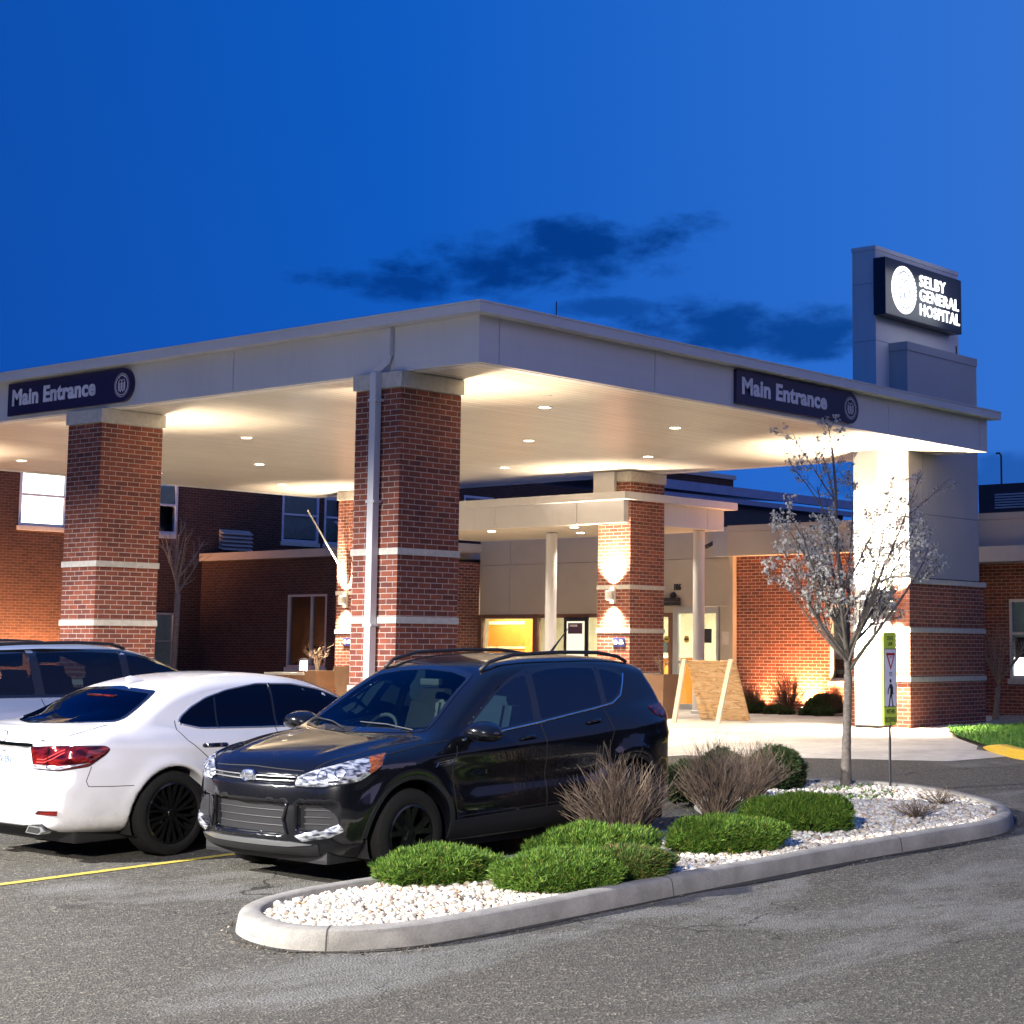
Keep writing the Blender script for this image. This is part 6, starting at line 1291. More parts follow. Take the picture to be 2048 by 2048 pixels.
def bare(name, x, y, w, h, n, label, seed, group=None, mat=None, th=0.0042, tip=0.9, zoff=0.085, cat='shrub', lean=(0, 0), curl=0.10):
    """leafless shrub: many forked stems fanning from one base"""
    r = random.Random(seed); root = thing(name, (x, y, gz(x, y)+zoff), 0, label, cat, group); m = MB()
    for i in range(n):
        a = r.uniform(0, 2*math.pi); q = math.sqrt(r.random())*w; hh = h*r.uniform(0.62, 1.0)*(1-0.42*(q/w)**2)
        p0 = Vector((r.uniform(-0.06, 0.06)*w*2, r.uniform(-0.06, 0.06)*w*2, 0)); p3 = Vector((q*math.cos(a)+lean[0]*hh, q*math.sin(a)+lean[1]*hh, hh)); pts = [p0]
        for k in (0.35, 0.7, 1.0):
            b = p0.lerp(p3, k); b.z = hh*k**0.9; b += Vector((r.uniform(-1, 1), r.uniform(-1, 1), 0))*curl*w*k; pts.append(b)
        m.tube(pts, [th, th*0.85, th*0.6, th*0.3], 3, cap=False)
        for f in range(3):
            k = r.uniform(0.4, 0.95); i0 = min(2, int(k*3)); b = pts[i0].lerp(pts[i0+1], k*3-i0); ln = h*r.uniform(0.12, 0.30)
            d = (pts[i0+1]-pts[i0]).normalized()+Vector((r.uniform(-0.8, 0.8), r.uniform(-0.8, 0.8), r.uniform(-0.1, 0.5))); d.normalize()
            m.tube([b, b+d*ln*0.5+Vector((0, 0, 0.01)), b+d*ln], [th*0.55, th*0.4, th*0.22], 3, cap=False)
    m.build('stems', mat or STEMR, root); return root
GB = 'leafless twiggy bushes on the island'
bare('bare_shrub', -3.75, -5.32, 0.50, 0.78, 260, 'leafless brown twiggy bush against the black SUV side', 31, GB)
bare('bare_shrub', -2.00, -5.02, 0.42, 0.80, 240, 'leafless twiggy bush standing just behind the black SUV rear wheel', 32, GB)
bare('bare_shrub', -0.12, -4.05, 0.42, 0.64, 230, 'leafless twiggy bush in front of the clipped green pair', 33, GB)
bare('bare_shrub', -0.35, -6.12, 0.26, 0.20, 90, 'small dry tuft of twigs on the stones near the rounded kerb end', 34, GB, th=0.003)
bare('bare_shrub', 0.75, -5.75, 0.26, 0.22, 70, 'sparse dry tuft right of the crosswalk sign on the stones', 35, GB, th=0.0028)
bare('bare_shrub', -6.45, -6.25, 0.13, 0.05, 26, 'flattened dead brown tuft in the white stones at the near end', 36, GB, mat=BARKD, th=0.004)
# weeds among the stones
def weeds():
    rng = np.random.default_rng(8); C = []
    for cx, cy, k in ((0.75, -4.75, 26), (1.25, -4.75, 18), (1.45, -4.15, 26), (1.9, -4.15, 14)): C.append(np.c_[rng.normal(cx, 0.13, k), rng.normal(cy, 0.10, k)])
    C = np.concatenate(C); z = gzn(C[:, 0], C[:, 1])+0.09; C = np.c_[C, z]; V, F = sprays(rng, C, np.tile([[0, 0, 1.0]], (len(C), 1)), np.full(len(C), 0.05), 0.014, 6, 0.8)
    tag(np_obj('weeds', V, F, mats_rand('weed_green', [(0, (0.05, 0.10, 0.02)), (1, (0.13, 0.22, 0.05))]), smooth=False), kind='stuff')
weeds()
# ---- flowering tree
def branch_tree(name, x, y, label, cat, seed, H, fork, r0, spread, n_main, zoff, bark, twig_n=5, blossoms=None, group=None, sub=3, env=None, leader=True, trunk_bend=0.05):
    rnd = random.Random(seed); root = thing(name, (x, y, gz(x, y)+zoff), 0, label, cat, group); tm = MB(); cm = MB(); tips = []
    top = Vector((rnd.uniform(-trunk_bend, trunk_bend), rnd.uniform(-trunk_bend, trunk_bend), fork))
    tm.tube([(0, 0, -0.1), (0, 0, 0.02), (top.x*0.3, top.y*0.3, fork*0.35), (top.x*0.8, top.y*0.8, fork*0.75), top], [r0*1.5, r0*1.25, r0, r0*0.93, r0*0.95], 12)
    def grow(p, d, L, r, depth):
        k = 5; pts = [p]; rad = [r]; dd = d.copy()
        for i in range(k):
            dd = (dd+Vector((rnd.uniform(-1, 1), rnd.uniform(-1, 1), rnd.uniform(-0.2, 0.9)))*0.11+Vector((0, 0, 0.05 if depth < 2 else 0.0))).normalized()
            p = p+dd*(L/k); pts.append(p); rad.append(r*(1-0.72*(i+1)/k))
        (tm if depth == 0 else cm).tube(pts, rad, 7 if depth == 0 else (5 if depth == 1 else 3), cap=False)
        if depth < sub:
            nn = (twig_n+2 if depth == 0 else twig_n)
            for i in range(nn):
                t = rnd.uniform(0.22, 1.0); q = t*k; i0 = min(k-1, int(q)); b = pts[i0].lerp(pts[i0+1], q-i0); ax = (pts[i0+1]-pts[i0]).normalized()
                s = Vector((rnd.uniform(-1, 1), rnd.uniform(-1, 1), rnd.uniform(-0.3, 0.5))); s = (s-ax*s.dot(ax)); s.normalize(); nd = (ax*rnd.uniform(0.75, 1.1)+s*rnd.uniform(0.45, 0.9)).normalized()
                grow(b, nd, L*rnd.uniform(0.30, 0.50)*(1.1-0.35*t), max(0.0022, rad[i0]*0.50), depth+1)
        if depth >= 1:
            for i in range(1, k+1):
                if rnd.random() < (0.42 if depth == 1 else 0.62): tips.append((pts[i], dd.copy()))
        tips.append((pts[-1], dd.copy()))
    if leader: grow(top, Vector((0.02, -0.02, 1)).normalized(), H-fork, r0*0.78, 0)
    for i in range(n_main):
        a = 2.4*i+rnd.uniform(-0.4, 0.4); up_ = spread[0]+(spread[1]-spread[0])*(((i*5) % n_main)/max(1, n_main-1))+rnd.uniform(-0.06, 0.06); zz = fork-0.03+rnd.uniform(0, 0.42 if leader else 0.1)
        L = (env(i, up_) if env else (H-fork)*rnd.uniform(0.62, 0.85)); grow(Vector((top.x, top.y, zz)), Vector((math.cos(a)*math.cos(up_), math.sin(a)*math.cos(up_), math.sin(up_))), L, r0*rnd.uniform(0.36, 0.52), 0)
    tm.build('trunk', bark, root, smooth=True); cm.build('branches', bark, root)
    if blossoms:
        rng = np.random.default_rng(seed); T = np.array([t[0][:] for t in tips]); key = np.floor(T/0.062).astype(int); _, ui = np.unique(key, axis=0, return_index=True); T = T[ui]; keep = rng.random(len(T)) < blossoms(T); T = T[keep]
        k = 7; n = len(T); C = np.repeat(T, k, 0)+rng.normal(0, 0.023, (n*k, 3)); D = C-np.repeat(T, k, 0)+rng.normal(0, 0.008, (n*k, 3)); D /= np.linalg.norm(D, axis=1, keepdims=True)+1e-9
        t, b = rot_to(D); Vs = []; Fs = []; s = rng.uniform(0.0105, 0.0155, n*k)[:, None]; c = 0
        for j in range(5):      # five separate rounded petals
            a0 = 2*math.pi*j/5; e = (t*math.cos(a0)+b*math.sin(a0)); e2 = (-t*math.sin(a0)+b*math.cos(a0))
            V = np.stack([C, C+e*s*0.7+e2*s*0.42+D*s*0.25, C+e*s*1.15+e2*s*0.2+D*s*0.3, C+e*s*1.15-e2*s*0.2+D*s*0.3, C+e*s*0.7-e2*s*0.42+D*s*0.25], 1)
            Vs.append(V.reshape(-1, 3)); Fs.append(np.arange(n*k*5).reshape(-1, 5)+c); c += n*k*5
        np_obj('blossom', np.concatenate(Vs), np.concatenate(Fs), PETAL, root, smooth=False)
        # small young leaves / buds beneath the flowers
        V, F = sprays(rng, T, rng.normal(0, 1, (n, 3))+np.array([0, 0, 0.3]), np.full(n, 0.024), 0.007, 4, 0.8); np_obj('young_leaves', V, F, BUDL, root, smooth=False)
    return root
PETAL = mats_rand('white_petals', [(0, (0.42, 0.39, 0.33)), (0.4, (0.58, 0.55, 0.49)), (1, (0.76, 0.74, 0.69))], 0.8)
BUDL = mats_rand('bud_leaves', [(0, (0.10, 0.09, 0.035)), (0.6, (0.16, 0.17, 0.06)), (1, (0.20, 0.12, 0.06))], 0.8)
branch_tree('blossom_tree', 1.78, -3.97, 'young white-blossomed tree growing from the stone island', 'tree', 77, 3.75, 1.22, 0.050, (R(30), R(74)), 14, 0.09, BARKT, 4,
            blossoms=lambda T: np.clip(0.56-np.clip((T[:, 2]-2.5)/1.2, 0, 1)*0.30, 0, 1), env=lambda i, u: 1.20+0.62*max(0.0, (u-R(30))/R(44)))
GT = 'leafless small trees in the courtyard'
branch_tree('bare_tree', 12.35, 22.0, 'taller leafless pale-barked tree in front of the dark brick block', 'tree', 41, 4.3, 2.55, 0.075, (R(48), R(74)), 6, 0.0, BARKG, 4, group=GT, sub=3, trunk_bend=0.35)
branch_tree('bare_tree', 12.0, 22.9, 'slimmer leafless tree left of the taller one, beside the low window', 'tree', 43, 3.2, 2.2, 0.055, (R(45), R(70)), 4, 0.0, BARKG, 4, group=GT, sub=2, trunk_bend=0.15)
BARKP = plain('pale_bark', (0.30, 0.22, 0.15), 0.9, 0, 0.3, 22, 0.2).m
branch_tree('ornamental_tree', 14.95, 1.25, 'small leafless ornamental tree beside the right-hand window', 'tree', 52, 1.95, 0.62, 0.05, (R(45), R(68)), 8, 0.03, BARKP, 5, sub=3, leader=False)
# foundation planting along the lit brick wall
GF = 'foundation shrubs along the lit brick wall'
bare('foundation_shrub', 15.45, 7.1, 0.36, 0.62, 90, 'dark half-bare shrub beside the A-frame board', 61, GF, BARKD, 0.008, zoff=0.0)
bare('foundation_shrub', 15.4, 6.15, 0.42, 0.95, 60, 'spiky bare shrub with tall upright stems before the lit bricks', 62, GF, BARKD, 0.009, zoff=0.0, curl=0.25)
bare('foundation_shrub', 15.45, 5.1, 0.40, 0.62, 90, 'brown bare shrub under the white-framed window', 63, GF, BARKD, 0.008, zoff=0.0)
mound('foundation_shrub', 15.5, 7.3, 0.38, 0.34, 0.36, YEW, 'low green shrub right beside the A-frame board', GF, 64, 0, 1300, leaf=0.06, zoff=0.0)
mound('foundation_shrub', 15.45, 5.35, 0.50, 0.36, 0.46, YEW, 'low green shrub under the window behind the blossom tree trunk', GF, 65, 0, 1500, leaf=0.06, zoff=0.0)
for i, (x, y, s) in enumerate(((15.05, 6.75, 0.16), (15.0, 6.3, 0.12), (14.95, 5.9, 0.14), (14.9, 5.35, 0.17), (14.85, 4.95, 0.17), (15.3, 6.4, 0.2))):
    mound('grass_clump', x, y, s, s, s*0.75, YEW, ['low tuft nearest the A-frame board on the pale gravel', 'smallest tuft on the pale gravel by the lit wall', 'second-smallest tuft on the pale gravel', 'tuft before the middle of the lit wall', 'tuft closest to the blossom tree trunk', 'tuft tight against the lit brick wall'][i], 'small tufts in the gravel by the lit wall', 70+i, 0, 260, leaf=0.06, zoff=0.0, cat='plant')
# ---- planters
PLB = plain('brown_planter', (0.19, 0.105, 0.06), 0.6, 0, 0.08, 8).m
SOIL = plain('potting_soil', (0.05, 0.035, 0.025), 0.95, 0, 0.3, 30).m
def planter(x, y, w0, w1, h, label, seed, plant=True, ph=0.6):
    root = thing('planter', (x, y, 0), 0, label, 'planter', 'brown planters by the brick pillars'); m = MB()
    a, b = w0/2, w1/2; t = 0.03
    V = [(-a, -a, 0), (a, -a, 0), (a, a, 0), (-a, a, 0), (-b, -b, h), (b, -b, h), (b, b, h), (-b, b, h), (-b+t, -b+t, h), (b-t, -b+t, h), (b-t, b-t, h), (-b+t, b-t, h), (-b+t, -b+t, h-0.08), (b-t, -b+t, h-0.08), (b-t, b-t, h-0.08), (-b+t, b-t, h-0.08)]
    F = [(0, 3, 2, 1)]
    for o_ in (0, 4, 8): F += [(o_+i, o_+(i+1) % 4, o_+4+(i+1) % 4, o_+4+i) for i in range(4)]
    m.add(V, F).build('pot', PLB, root); MB().box(-b+t, b-t, -b+t, b-t, h-0.10, h-0.078).build('soil', SOIL, root)
    if plant:
        r = random.Random(seed); q = MB()
        for i in range(18):
            aa = r.uniform(0, 6.28); s = r.uniform(0.06, 0.32); p = [Vector((0, 0, h-0.1)), Vector((s*0.3*math.cos(aa), s*0.3*math.sin(aa), h+ph*0.4)), Vector((s*math.cos(aa), s*math.sin(aa), h+ph*r.uniform(0.5, 1)))]; q.tube(p, [0.004, 0.003, 0.0015], 3)
            for k in range(3): e = p[1].lerp(p[2], r.random()); q.tube([e, e+Vector((r.uniform(-.12, .12), r.uniform(-.12, .12), r.uniform(0.02, .12)))], [0.003, 0.0015], 3)
        q.build('dry_stems', STEMR, root)
    return root
planter(11.15, 15.45, 0.42, 0.62, 0.80, 'square brown planter with dry stems beside the bright lantern', 91)
planter(11.05, 14.28, 0.36, 0.52, 0.90, 'tall brown planter pressed against the far lit pillar', 92, False)
planter(11.62, 6.42, 0.34, 0.46, 0.82, 'tapered brown planter right of the brick pillar by the doors', 93, True, 0.35)
planter(12.6, 11.6, 0.40, 0.55, 0.62, 'brown planter with a bare sapling in front of the glazed lobby', 94, True, 0.85)
# ------------------------------------------------------------------ sconces on the pillars
LAMPW = plain('sconce_white', (0.75, 0.72, 0.66), 0.4).m
SC_UP, SC_DN = 2600, 1500
def sconce(x, y, z, face, label, k=1.0):
    """face: outward direction"""
    rz = {'-x': R(180), '+x': 0, '-y': R(-90)}[face]; root = thing('wall_lamp', (x, y, z), rz, label, 'wall lamp', 'up-and-down wall lamps on the pillars')
    MB().bbox(0.0, 0.055, -0.055, 0.055, -0.16, 0.16, 0.01).build('back_plate', LAMPW, root)
    m = MB().lathe([(0.0, -0.085), (0.066, -0.085), (0.078, -0.07), (0.078, 0.07), (0.066, 0.085), (0.0, 0.085)], c=(0.135, 0.0, 0), n=24); m.build('lamp_body', LAMPW, root, smooth='auto')
    for s, w in ((1, SC_UP), (-1, SC_DN)):
        MB().lathe([(0.0, s*0.088), (0.055, s*0.088), (0.055, s*0.086)], c=(0.135, 0, 0), n=20).build('lens', BULB, root)
        o = lamp('beam', 'SPOT', (0.135, 0, s*0.10), w*k, (1.0, 0.80, 0.56), root, spot_size=R(105), spot_blend=0.85, shadow_soft_size=0.05)
        o.rotation_euler = (R(180) if s > 0 else 0, 0, 0)
sconce(11.50, 7.50, 2.30, '-x', 'white up-and-down lamp on the lit brick pillar nearest the doors')
sconce(11.50, 14.98, 2.30, '-x', 'white up-and-down lamp on the far lit brick pillar')
sconce(0.975, 1.66, 2.30, '+x', 'wall lamp hidden on the drive side of the corner pillar', 0.6)
sconce(0.975, 7.72, 2.30, '+x', 'wall lamp hidden on the drive side of the pillar behind the pale SUV', 0.6)
sconce(0.975, 14.9, 2.30, '+x', 'wall lamp on the drive side of the outermost rear pillar')
sconce(11.25, 1.33, 2.02, '-y', 'glaring wall lamp on the white tower slab behind the blossom tree', 3.4)
# small blue plaques
PLQ = Mat('plaque_blue').set(col=(0.015, 0.02, 0.10), rough=0.4).m; PLW = plain('plaque_white', (0.8, 0.8, 0.8), 0.5).m
for py, lab in ((7.35, 'small blue plaque on the lit pillar nearest the doors'), (14.90, 'small blue plaque on the far lit pillar by the lantern')):
    r = thing('plaque', (11.498, py, 1.41), 0, lab, 'plaque', 'blue plaques on the pillars'); MB().bbox(-0.012, 0.0, -0.14, 0.14, -0.085, 0.085, 0.004).build('plate', PLQ, r)
    MB().lathe([(0.0, -0.016), (0.045, -0.016), (0.045, -0.012)], c=(0, 0.08, 0.0), axis='x', n=20).build('plaque_symbol', PLW, r)
    q = MB(); q.box(-0.015, -0.0125, -0.115, 0.005, -0.030, 0.005); q.box(-0.015, -0.0125, -0.09, -0.02, 0.018, 0.045); q.build('plaque_text', PLW, r)
# pole fixed to the far pillar
r = thing('flag_pole', (11.49, 14.95, 2.75), 0, 'bare white angled flag pole fixed to the far lit pillar', 'flag pole')
MB().tube([(0, 0, 0), (-0.70, 0.50, 1.42)], 0.018, 8).lathe([(0, -0.03), (0.03, 0), (0, 0.03)], c=(-0.71, 0.51, 1.45), n=12).build('pole', LAMPW, r, smooth=True); MB().bbox(-0.08, 0.0, -0.05, 0.05, -0.12, 0.1, 0.01).build('bracket', LAMPW, r)
# low wall with the bright lantern
r = thing('low_wall', (11.0, 16.1, 0), 0, 'low brown wall carrying the bright lantern beyond the pillars', 'wall'); MB().box(-0.15, 0.15, -0.55, 0.62, 0, 0.70).build('wall_body', PLB, r); MB().bbox(-0.20, 0.20, -0.60, 0.67, 0.702, 0.755, 0.01).build('coping', STONE, r)
r = thing('lantern', (11.0, 15.72, 0.757), 0, 'dazzling white caged lantern standing on the low wall', 'lantern')
MB().lathe([(0.0, 0.02), (0.075, 0.02), (0.075, 0.24), (0.0, 0.24)], n=20).build('glass', emis('lantern_glow', (0.80, 0.92, 1.0), 40), r)
m = MB(); m.lathe([(0.0, 0.0), (0.10, 0.0), (0.10, 0.02), (0.0, 0.02)], n=20); m.lathe([(0.0, 0.31), (0.06, 0.30), (0.12, 0.262), (0.12, 0.245), (0.0, 0.245)], n=20)
for k in range(6): a = k*math.pi/3; m.tube([(0.095*math.cos(a), 0.095*math.sin(a), 0.02), (0.095*math.cos(a), 0.095*math.sin(a), 0.25)], 0.006, 5)
m.build('cage', DARKM, r); lamp('lantern_light', 'POINT', (0, 0, 0.16), 30, (0.85, 0.93, 1.0), r, shadow_soft_size=0.09)
# security camera by the porch
r = thing('security_camera', (15.95, 8.42, 3.52), 0, 'small black security camera on the pale wall above the doors', 'camera'); m = MB(); m.tube([(0.12, 0, 0.12), (0.02, 0.02, 0.04)], 0.018, 6); m.build('bracket', DARKM, r); MB().tube([(0.02, -0.03, 0.06), (-0.16, 0.14, -0.08)], [0.045, 0.05], 10).build('housing', DARKM, r, smooth='auto')
# A-frame board: plywood with white timber legs
PLYW = Mat('plywood').set(rough=0.7); _a = PLYW.noise(1.5, 4, 0.55, stretch=(1, 0.8, 6.5), dist=1.6); _b = PLYW.noise(9, 4, 0.6, stretch=(0.5, 0.7, 5)); PLYW.col(PLYW.mix(PLYW.ramp(_a, [(0.35, (0.74, 0.50, 0.27)), (0.50, (0.68, 0.44, 0.22)), (0.53, (0.45, 0.22, 0.08)), (0.57, (0.76, 0.55, 0.32)), (0.7, (0.80, 0.60, 0.36))]), PLYW.ramp(_b, [(0.3, (0.65, 0.6, 0.55)), (0.6, (1.1, 1.1, 1.1))]), 0.7, 'MULTIPLY'))
LEGW = plain('pale_timber', (0.62, 0.52, 0.38), 0.7, 0, 0.1, 12).m
r = thing('a_frame_board', (0, 0, 0), 0, 'plywood A-frame board with pale timber legs on the pavement', 'board')
TL, TR, BL, BR = Vector((11.02, 5.36, 1.08)), Vector((11.02, 4.32, 1.08)), Vector((11.62, 5.50, 0.03)), Vector((11.62, 4.42, 0.03))
def slab(mb, a, b, c, d, th):
    n = (b-a).cross(d-a).normalized()*th; mb.add([p[:] for p in (a, b, c, d, a+n, b+n, c+n, d+n)], [(0, 1, 2, 3), (7, 6, 5, 4), (0, 4, 5, 1), (1, 5, 6, 2), (2, 6, 7, 3), (3, 7, 4, 0)]); return mb
slab(MB(), TL, TR, BR, BL, 0.018).build('plywood_panel', PLYW.m, r)
m = MB(); 
for a, b in ((TL, BL), (TR, BR)): m.tube([a+Vector((0.03, 0, 0)), b+Vector((0.02, 0, 0))], 0.022, 4)
m.tube([TL+Vector((0.03, 0, -0.02)), TR+Vector((0.03, 0, -0.02))], 0.022, 4); m.tube([BL, BR], 0.018, 4); m.build('panel_frame', PLYW.m, r)
for a, b in ((TL+Vector((-0.05, 0.02, 0.03)), Vector((10.42, 5.18, 0.0))), (TR+Vector((-0.05, 0.02, 0.03)), Vector((10.42, 4.22, 0.0)))):
    d = (b-a).normalized(); sx = Vector((0, 1, 0))*0.045; sy = d.cross(Vector((0, 1, 0))).normalized()*0.02; q = MB(); vs = [a-sx-sy, a+sx-sy, a+sx+sy, a-sx+sy, b-sx-sy, b+sx-sy, b+sx+sy, b-sx+sy]
    q.add([v[:] for v in vs], [(0, 3, 2, 1), (4, 5, 6, 7), (0, 1, 5, 4), (1, 2, 6, 5), (2, 3, 7, 6), (3, 0, 4, 7)]).build('leg', LEGW, r)
# in-street crosswalk sign
r = thing('crosswalk_sign', (1.94, -4.44, gz(1.94, -4.44)+0.09+0.345), R(3), 'narrow lime-edged yield-to-pedestrians sign on a post beside the blossom tree', 'sign')
z0 = 0.10
MB().tube([(0, 0, -0.45), (0, 0, 0.36)], 0.016, 6).build('post', DARKM, r)
LIME = Mat('fluorescent_lime').set(col=(0.60, 0.75, 0.07), rough=0.5).m; SW = plain('sign_white', (0.85, 0.82, 0.86), 0.45).m; SR = Mat('sign_red').set(col=(0.40, 0.012, 0.02), rough=0.5).m; SK = Mat('sign_black').set(col=(0.015, 0.012, 0.02), rough=0.5).m
zb, zt, w = 0.33, 1.34, 0.148
pts = rounded([(-w, zb), (w, zb), (w, zt), (-w, zt)], 0.06)
MB().prism(pts, 'y', -0.012, 0.012).build('sign_board', LIME, r)
MB().prism(rounded([(-w+0.018, zb+0.205), (w-0.018, zb+0.205), (w-0.018, zt-0.185), (-w+0.018, zt-0.185)], 0.015), 'y', -0.016, -0.0125).build('white_field', SW, r)
MB().prism([(-w+0.010, zb+0.198), (w-0.010, zb+0.198), (w-0.010, zt-0.178), (-w+0.010, zt-0.178)], 'y', -0.0135, -0.0122).build('field_border', SK, r)
q = MB(); A, B, Cc = (-0.105, 1.115), (0.105, 1.115), (0.0, 0.93)
def tri(a, b, c, y0, y1): return MB().prism([a, b, c], 'y', y0, y1)
tri(Cc, B, A, -0.0185, -0.0165).build('yield_triangle', SR, r); tri((0.0, 0.975), (0.062, 1.088), (-0.062, 1.088), -0.0205, -0.019).build('triangle_field', SW, r)
place_text(text_mb('YIELD', 0.030, 0.0005, 0, 'CENTER'), (0, -0.0212, 1.060), (1, 0, 0), (0, 0, 1)).build('yield_lettering', SR, r)
place_text(text_mb('TO', 0.062, 0.0005, 0.001, 'CENTER'), (0, -0.0172, 0.865), (1, 0, 0), (0, 0, 1), 0.8).build('sign_lettering', SK, r)
place_text(text_mb('WITHIN', 0.072, 0.0005, 0.001, 'CENTER'), (0, -0.0135, 0.455), (1, 0, 0), (0, 0, 1), 0.72).build('sign_lettering', SK, r)
place_text(text_mb('CROSSWALK', 0.078, 0.0005, 0.001, 'CENTER'), (0, -0.0135, 0.365), (1, 0, 0), (0, 0, 1), 0.60).build('sign_lettering', SK, r)
place_text(text_mb('STATE\nLAW', 0.06, 0.0005, 0.001, 'CENTER'), (0, -0.0135, 1.255), (1, 0, 0), (0, 0, 1), 0.8).build('sign_lettering', SK, r)
q = MB()      # walking figure symbol
q.lathe([(0.0, -0.0185), (0.021, -0.0185), (0.021, -0.0165)], c=(-0.005, 0, 0.812), axis='y', n=14)
for P_ in ([(-0.028, 0.775), (0.02, 0.780), (0.045, 0.74), (0.04, 0.69), (0.028, 0.655), (-0.018, 0.655), (-0.012, 0.72)], [(-0.022, 0.775), (-0.012, 0.755), (-0.052, 0.705), (-0.056, 0.665), (-0.070, 0.668), (-0.066, 0.715)], [(0.03, 0.765), (0.052, 0.74), (0.048, 0.69), (0.062, 0.675), (0.055, 0.66), (0.033, 0.682), (0.033, 0.735)], [(-0.018, 0.665), (0.008, 0.665), (-0.012, 0.61), (-0.030, 0.535), (-0.058, 0.535), (-0.058, 0.548), (-0.045, 0.552), (-0.035, 0.615)], [(0.002, 0.665), (0.028, 0.665), (0.034, 0.61), (0.048, 0.552), (0.060, 0.545), (0.060, 0.535), (0.032, 0.535), (0.016, 0.612)]):
    q.prism([(a_, b_) for a_, b_ in P_], 'y', -0.0185, -0.0165)
q.build('walking_figure', SK, r)
# yellow-painted kerb nose at the lawn
YK = Mat('kerb_yellow').set(rough=0.75); YK.col(YK.mix((0.62, 0.40, 0.03), (0.35, 0.30, 0.20), YK.ramp(YK.noise(14, 5, 0.7), [(0.55, (0, 0, 0)), (0.72, (1, 1, 1))])))
kp = [(8.75, -1.85), (8.25, -2.2), (7.75, -2.62), (7.25, -3.15), (6.85, -3.75), (6.55, -4.5), (6.35, -5.4), (6.3, -6.6)]
kp = resample([tuple(p) for p in kp], 0.25, closed=False); V = []; F = []
for i, (x, y) in enumerate(kp):
    a = np.array(kp[max(i-1, 0)]); b = np.array(kp[min(i+1, len(kp)-1)]); t = (b-a)/np.linalg.norm(b-a); n_ = np.array([-t[1], t[0]]); h = 0.13*min(1, i/6.0)+0.004
    for d, z in ((0.0, -0.05), (0.0, h-0.02), (0.02, h), (0.15, h), (0.15, -0.05)): V.append((x+n_[0]*d, y+n_[1]*d, gz(x, y)+z))
for i in range(len(kp)-1):
    for j in range(4): F.append((i*5+j, (i+1)*5+j, (i+1)*5+j+1, i*5+j+1))
tag(MB().add(V, F).build('kerb', YK.m, smooth='auto'), kind='structure')
# distant roof-mounted light pole
r = thing('light_pole', (24.0, 5.85, 5.06), 0, 'thin hooked pole standing on the dark rooftop at far right', 'pole'); MB().tube([(0, 0, 0), (0, 0, 0.88), (-0.03, 0.03, 0.94), (-0.10, 0.08, 0.93)], 0.025, 6).build('pole', DARKM, r)
r = thing('light_pole', (33.6, 12.2, 3.3), 0, 'thin straight pole against the sky beyond the porch roof', 'pole'); MB().tube([(0, 0, 0), (0, 0, 4.6)], 0.03, 6).build('pole', DARKM, r)
# ground uplights that wash the brick walls
def uplight(x, y, power, label, aim, size=R(110)):
    r = thing('ground_light', (x, y, gz(x, y)), 0, label, 'ground light', 'ground lights washing the brick walls'); MB().lathe([(0.0, 0.0), (0.07, 0.0), (0.075, 0.10), (0.05, 0.12), (0.0, 0.12)], n=16).build('housing', DARKM, r, smooth='auto'); MB().lathe([(0.0, 0.125), (0.045, 0.125), (0.045, 0.122)], n=16).build('lens', BULB, r)
    o = lamp('beam', 'SPOT', (0, 0, 0.15), power, (1.0, 0.46, 0.20), r, spot_size=size, spot_blend=0.9, shadow_soft_size=0.06); o.rotation_euler = Vector(aim).to_track_quat('-Z', 'Y').to_euler()
for i, (x, y) in enumerate(((15.86, 7.2), (15.86, 6.1), (15.86, 5.0))): uplight(x, y, UP_W, ['uplight beside the A-frame board at the lit wall', 'uplight under the middle of the lit wall', 'uplight behind the blossom tree trunk'][i], (0.30, 0.0, 1.0), R(150))
for i, (x, y) in enumerate(((10.9, 24.3), (9.6, 24.3), (8.3, 24.3))): uplight(x, y, UP_W*1.9, ['uplight on the wing wall nearest the lit window', 'uplight on the wing wall behind the pale SUV', 'uplight on the wing wall at far left'][i], (0.0, 0.35, 1.0), R(150))
sconce(11.04, 1.57, 2.05, '-x', 'added wall lamp whitening the tower slab face behind the blossom', 1.7)  # extra lamp added to brighten the slab face; no known fixture there
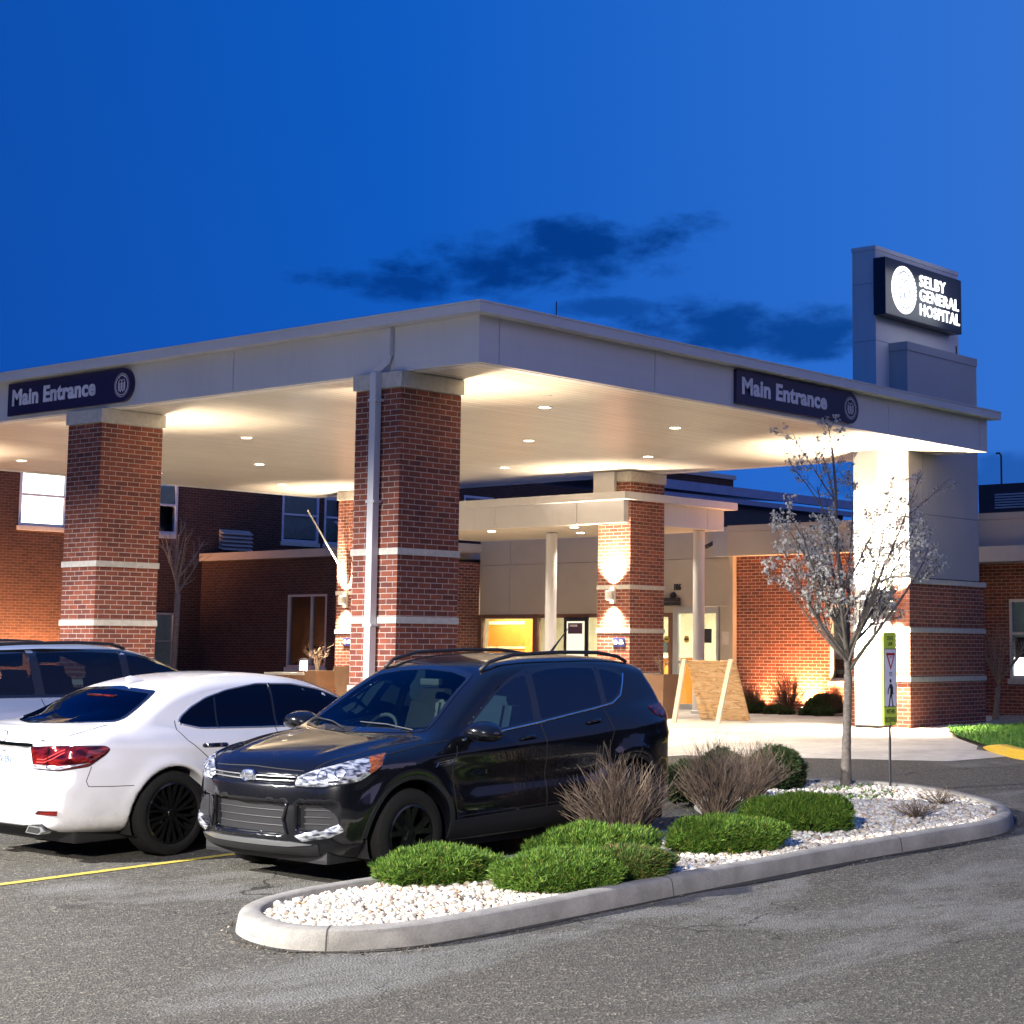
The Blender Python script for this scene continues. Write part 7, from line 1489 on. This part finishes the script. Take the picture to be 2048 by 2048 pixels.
# car-park lamp standards (out of frame, they light the cars and the island)
def standard(x, y, h, aim, power, color, label, size):
    r = thing('car_park_lamp', (x, y, gz(x, y)), 0, label, 'lamp post', 'car park lamp standards'); MB().tube([(0, 0, -0.3), (0, 0, h)], [0.09, 0.06], 12).build('pole', DARKM, r, smooth=True)
    a = Vector((aim[0]-x, aim[1]-y, 0)).normalized(); ang = math.atan2(a.y, a.x); hd = MB().bbox(0.0, 0.75, -0.17, 0.17, h-0.02, h+0.10, 0.03).build('lamp_head', DARKM, r); hd.rotation_euler = (0, 0, ang)
    g_ = MB().box(0.15, 0.68, -0.13, 0.13, h-0.035, h-0.025).build('lamp_lens', emis('led_lens', color, 30), hd)
    o = lamp('lamp_beam', 'SPOT', (a.x*0.42, a.y*0.42, h-0.22), power, color, r, spot_size=size, spot_blend=0.16, shadow_soft_size=0.10); o.rotation_euler = Vector((aim[0]-x, aim[1]-y, -h-0.3+aim[2])).to_track_quat('-Z', 'Y').to_euler()
standard(-18.0, 4.0, 8.0, (-17.9, 3.9, 0), LOTA_W, (1.0, 0.96, 0.90), 'car park lamp standing left of the parked cars', R(157))
standard(-25.0, -15.0, 9.0, (-24.9, -14.95, 0), LOTB_W, (1.0, 0.92, 0.80), 'car park lamp standing behind the camera', R(162))
# unseen belt of trees, added to block low sky and darken car reflections
def sky_block_trees():
    rng = np.random.default_rng(4); m = MB()
    for i, a in enumerate(np.arange(R(70), R(352), R(2.6))):
        rr = 62+rng.uniform(-6, 8); h = rng.uniform(8, 14); w = rng.uniform(3.2, 5.5); cx, cy = -8+rr*math.cos(a), -8+rr*math.sin(a)
        b = bmesh.new(); bmesh.ops.create_icosphere(b, subdivisions=3, radius=1)
        for v in b.verts: p = v.co; k = 1+0.16*math.sin(p.x*7+i)*math.cos(p.y*6+i*2)+0.12*math.sin(p.z*11+i*3)+rng.uniform(-0.07, 0.07); v.co = Vector((cx+p.x*w*k, cy+p.y*w*k, h*0.42+p.z*h*0.58*k))
        m.bm(b)
    tag(m.build('sky_block_trees', plain('sky_block_foliage', (0.035, 0.055, 0.02), 0.95, 0, 0.4, 1.2).m, smooth=True), kind='stuff')
sky_block_trees()

# ------------------------------------------------------------------ two vegetation/vehicle touches: nothing may be left selected or hidden
for o in bpy.data.objects: o.hide_render = False
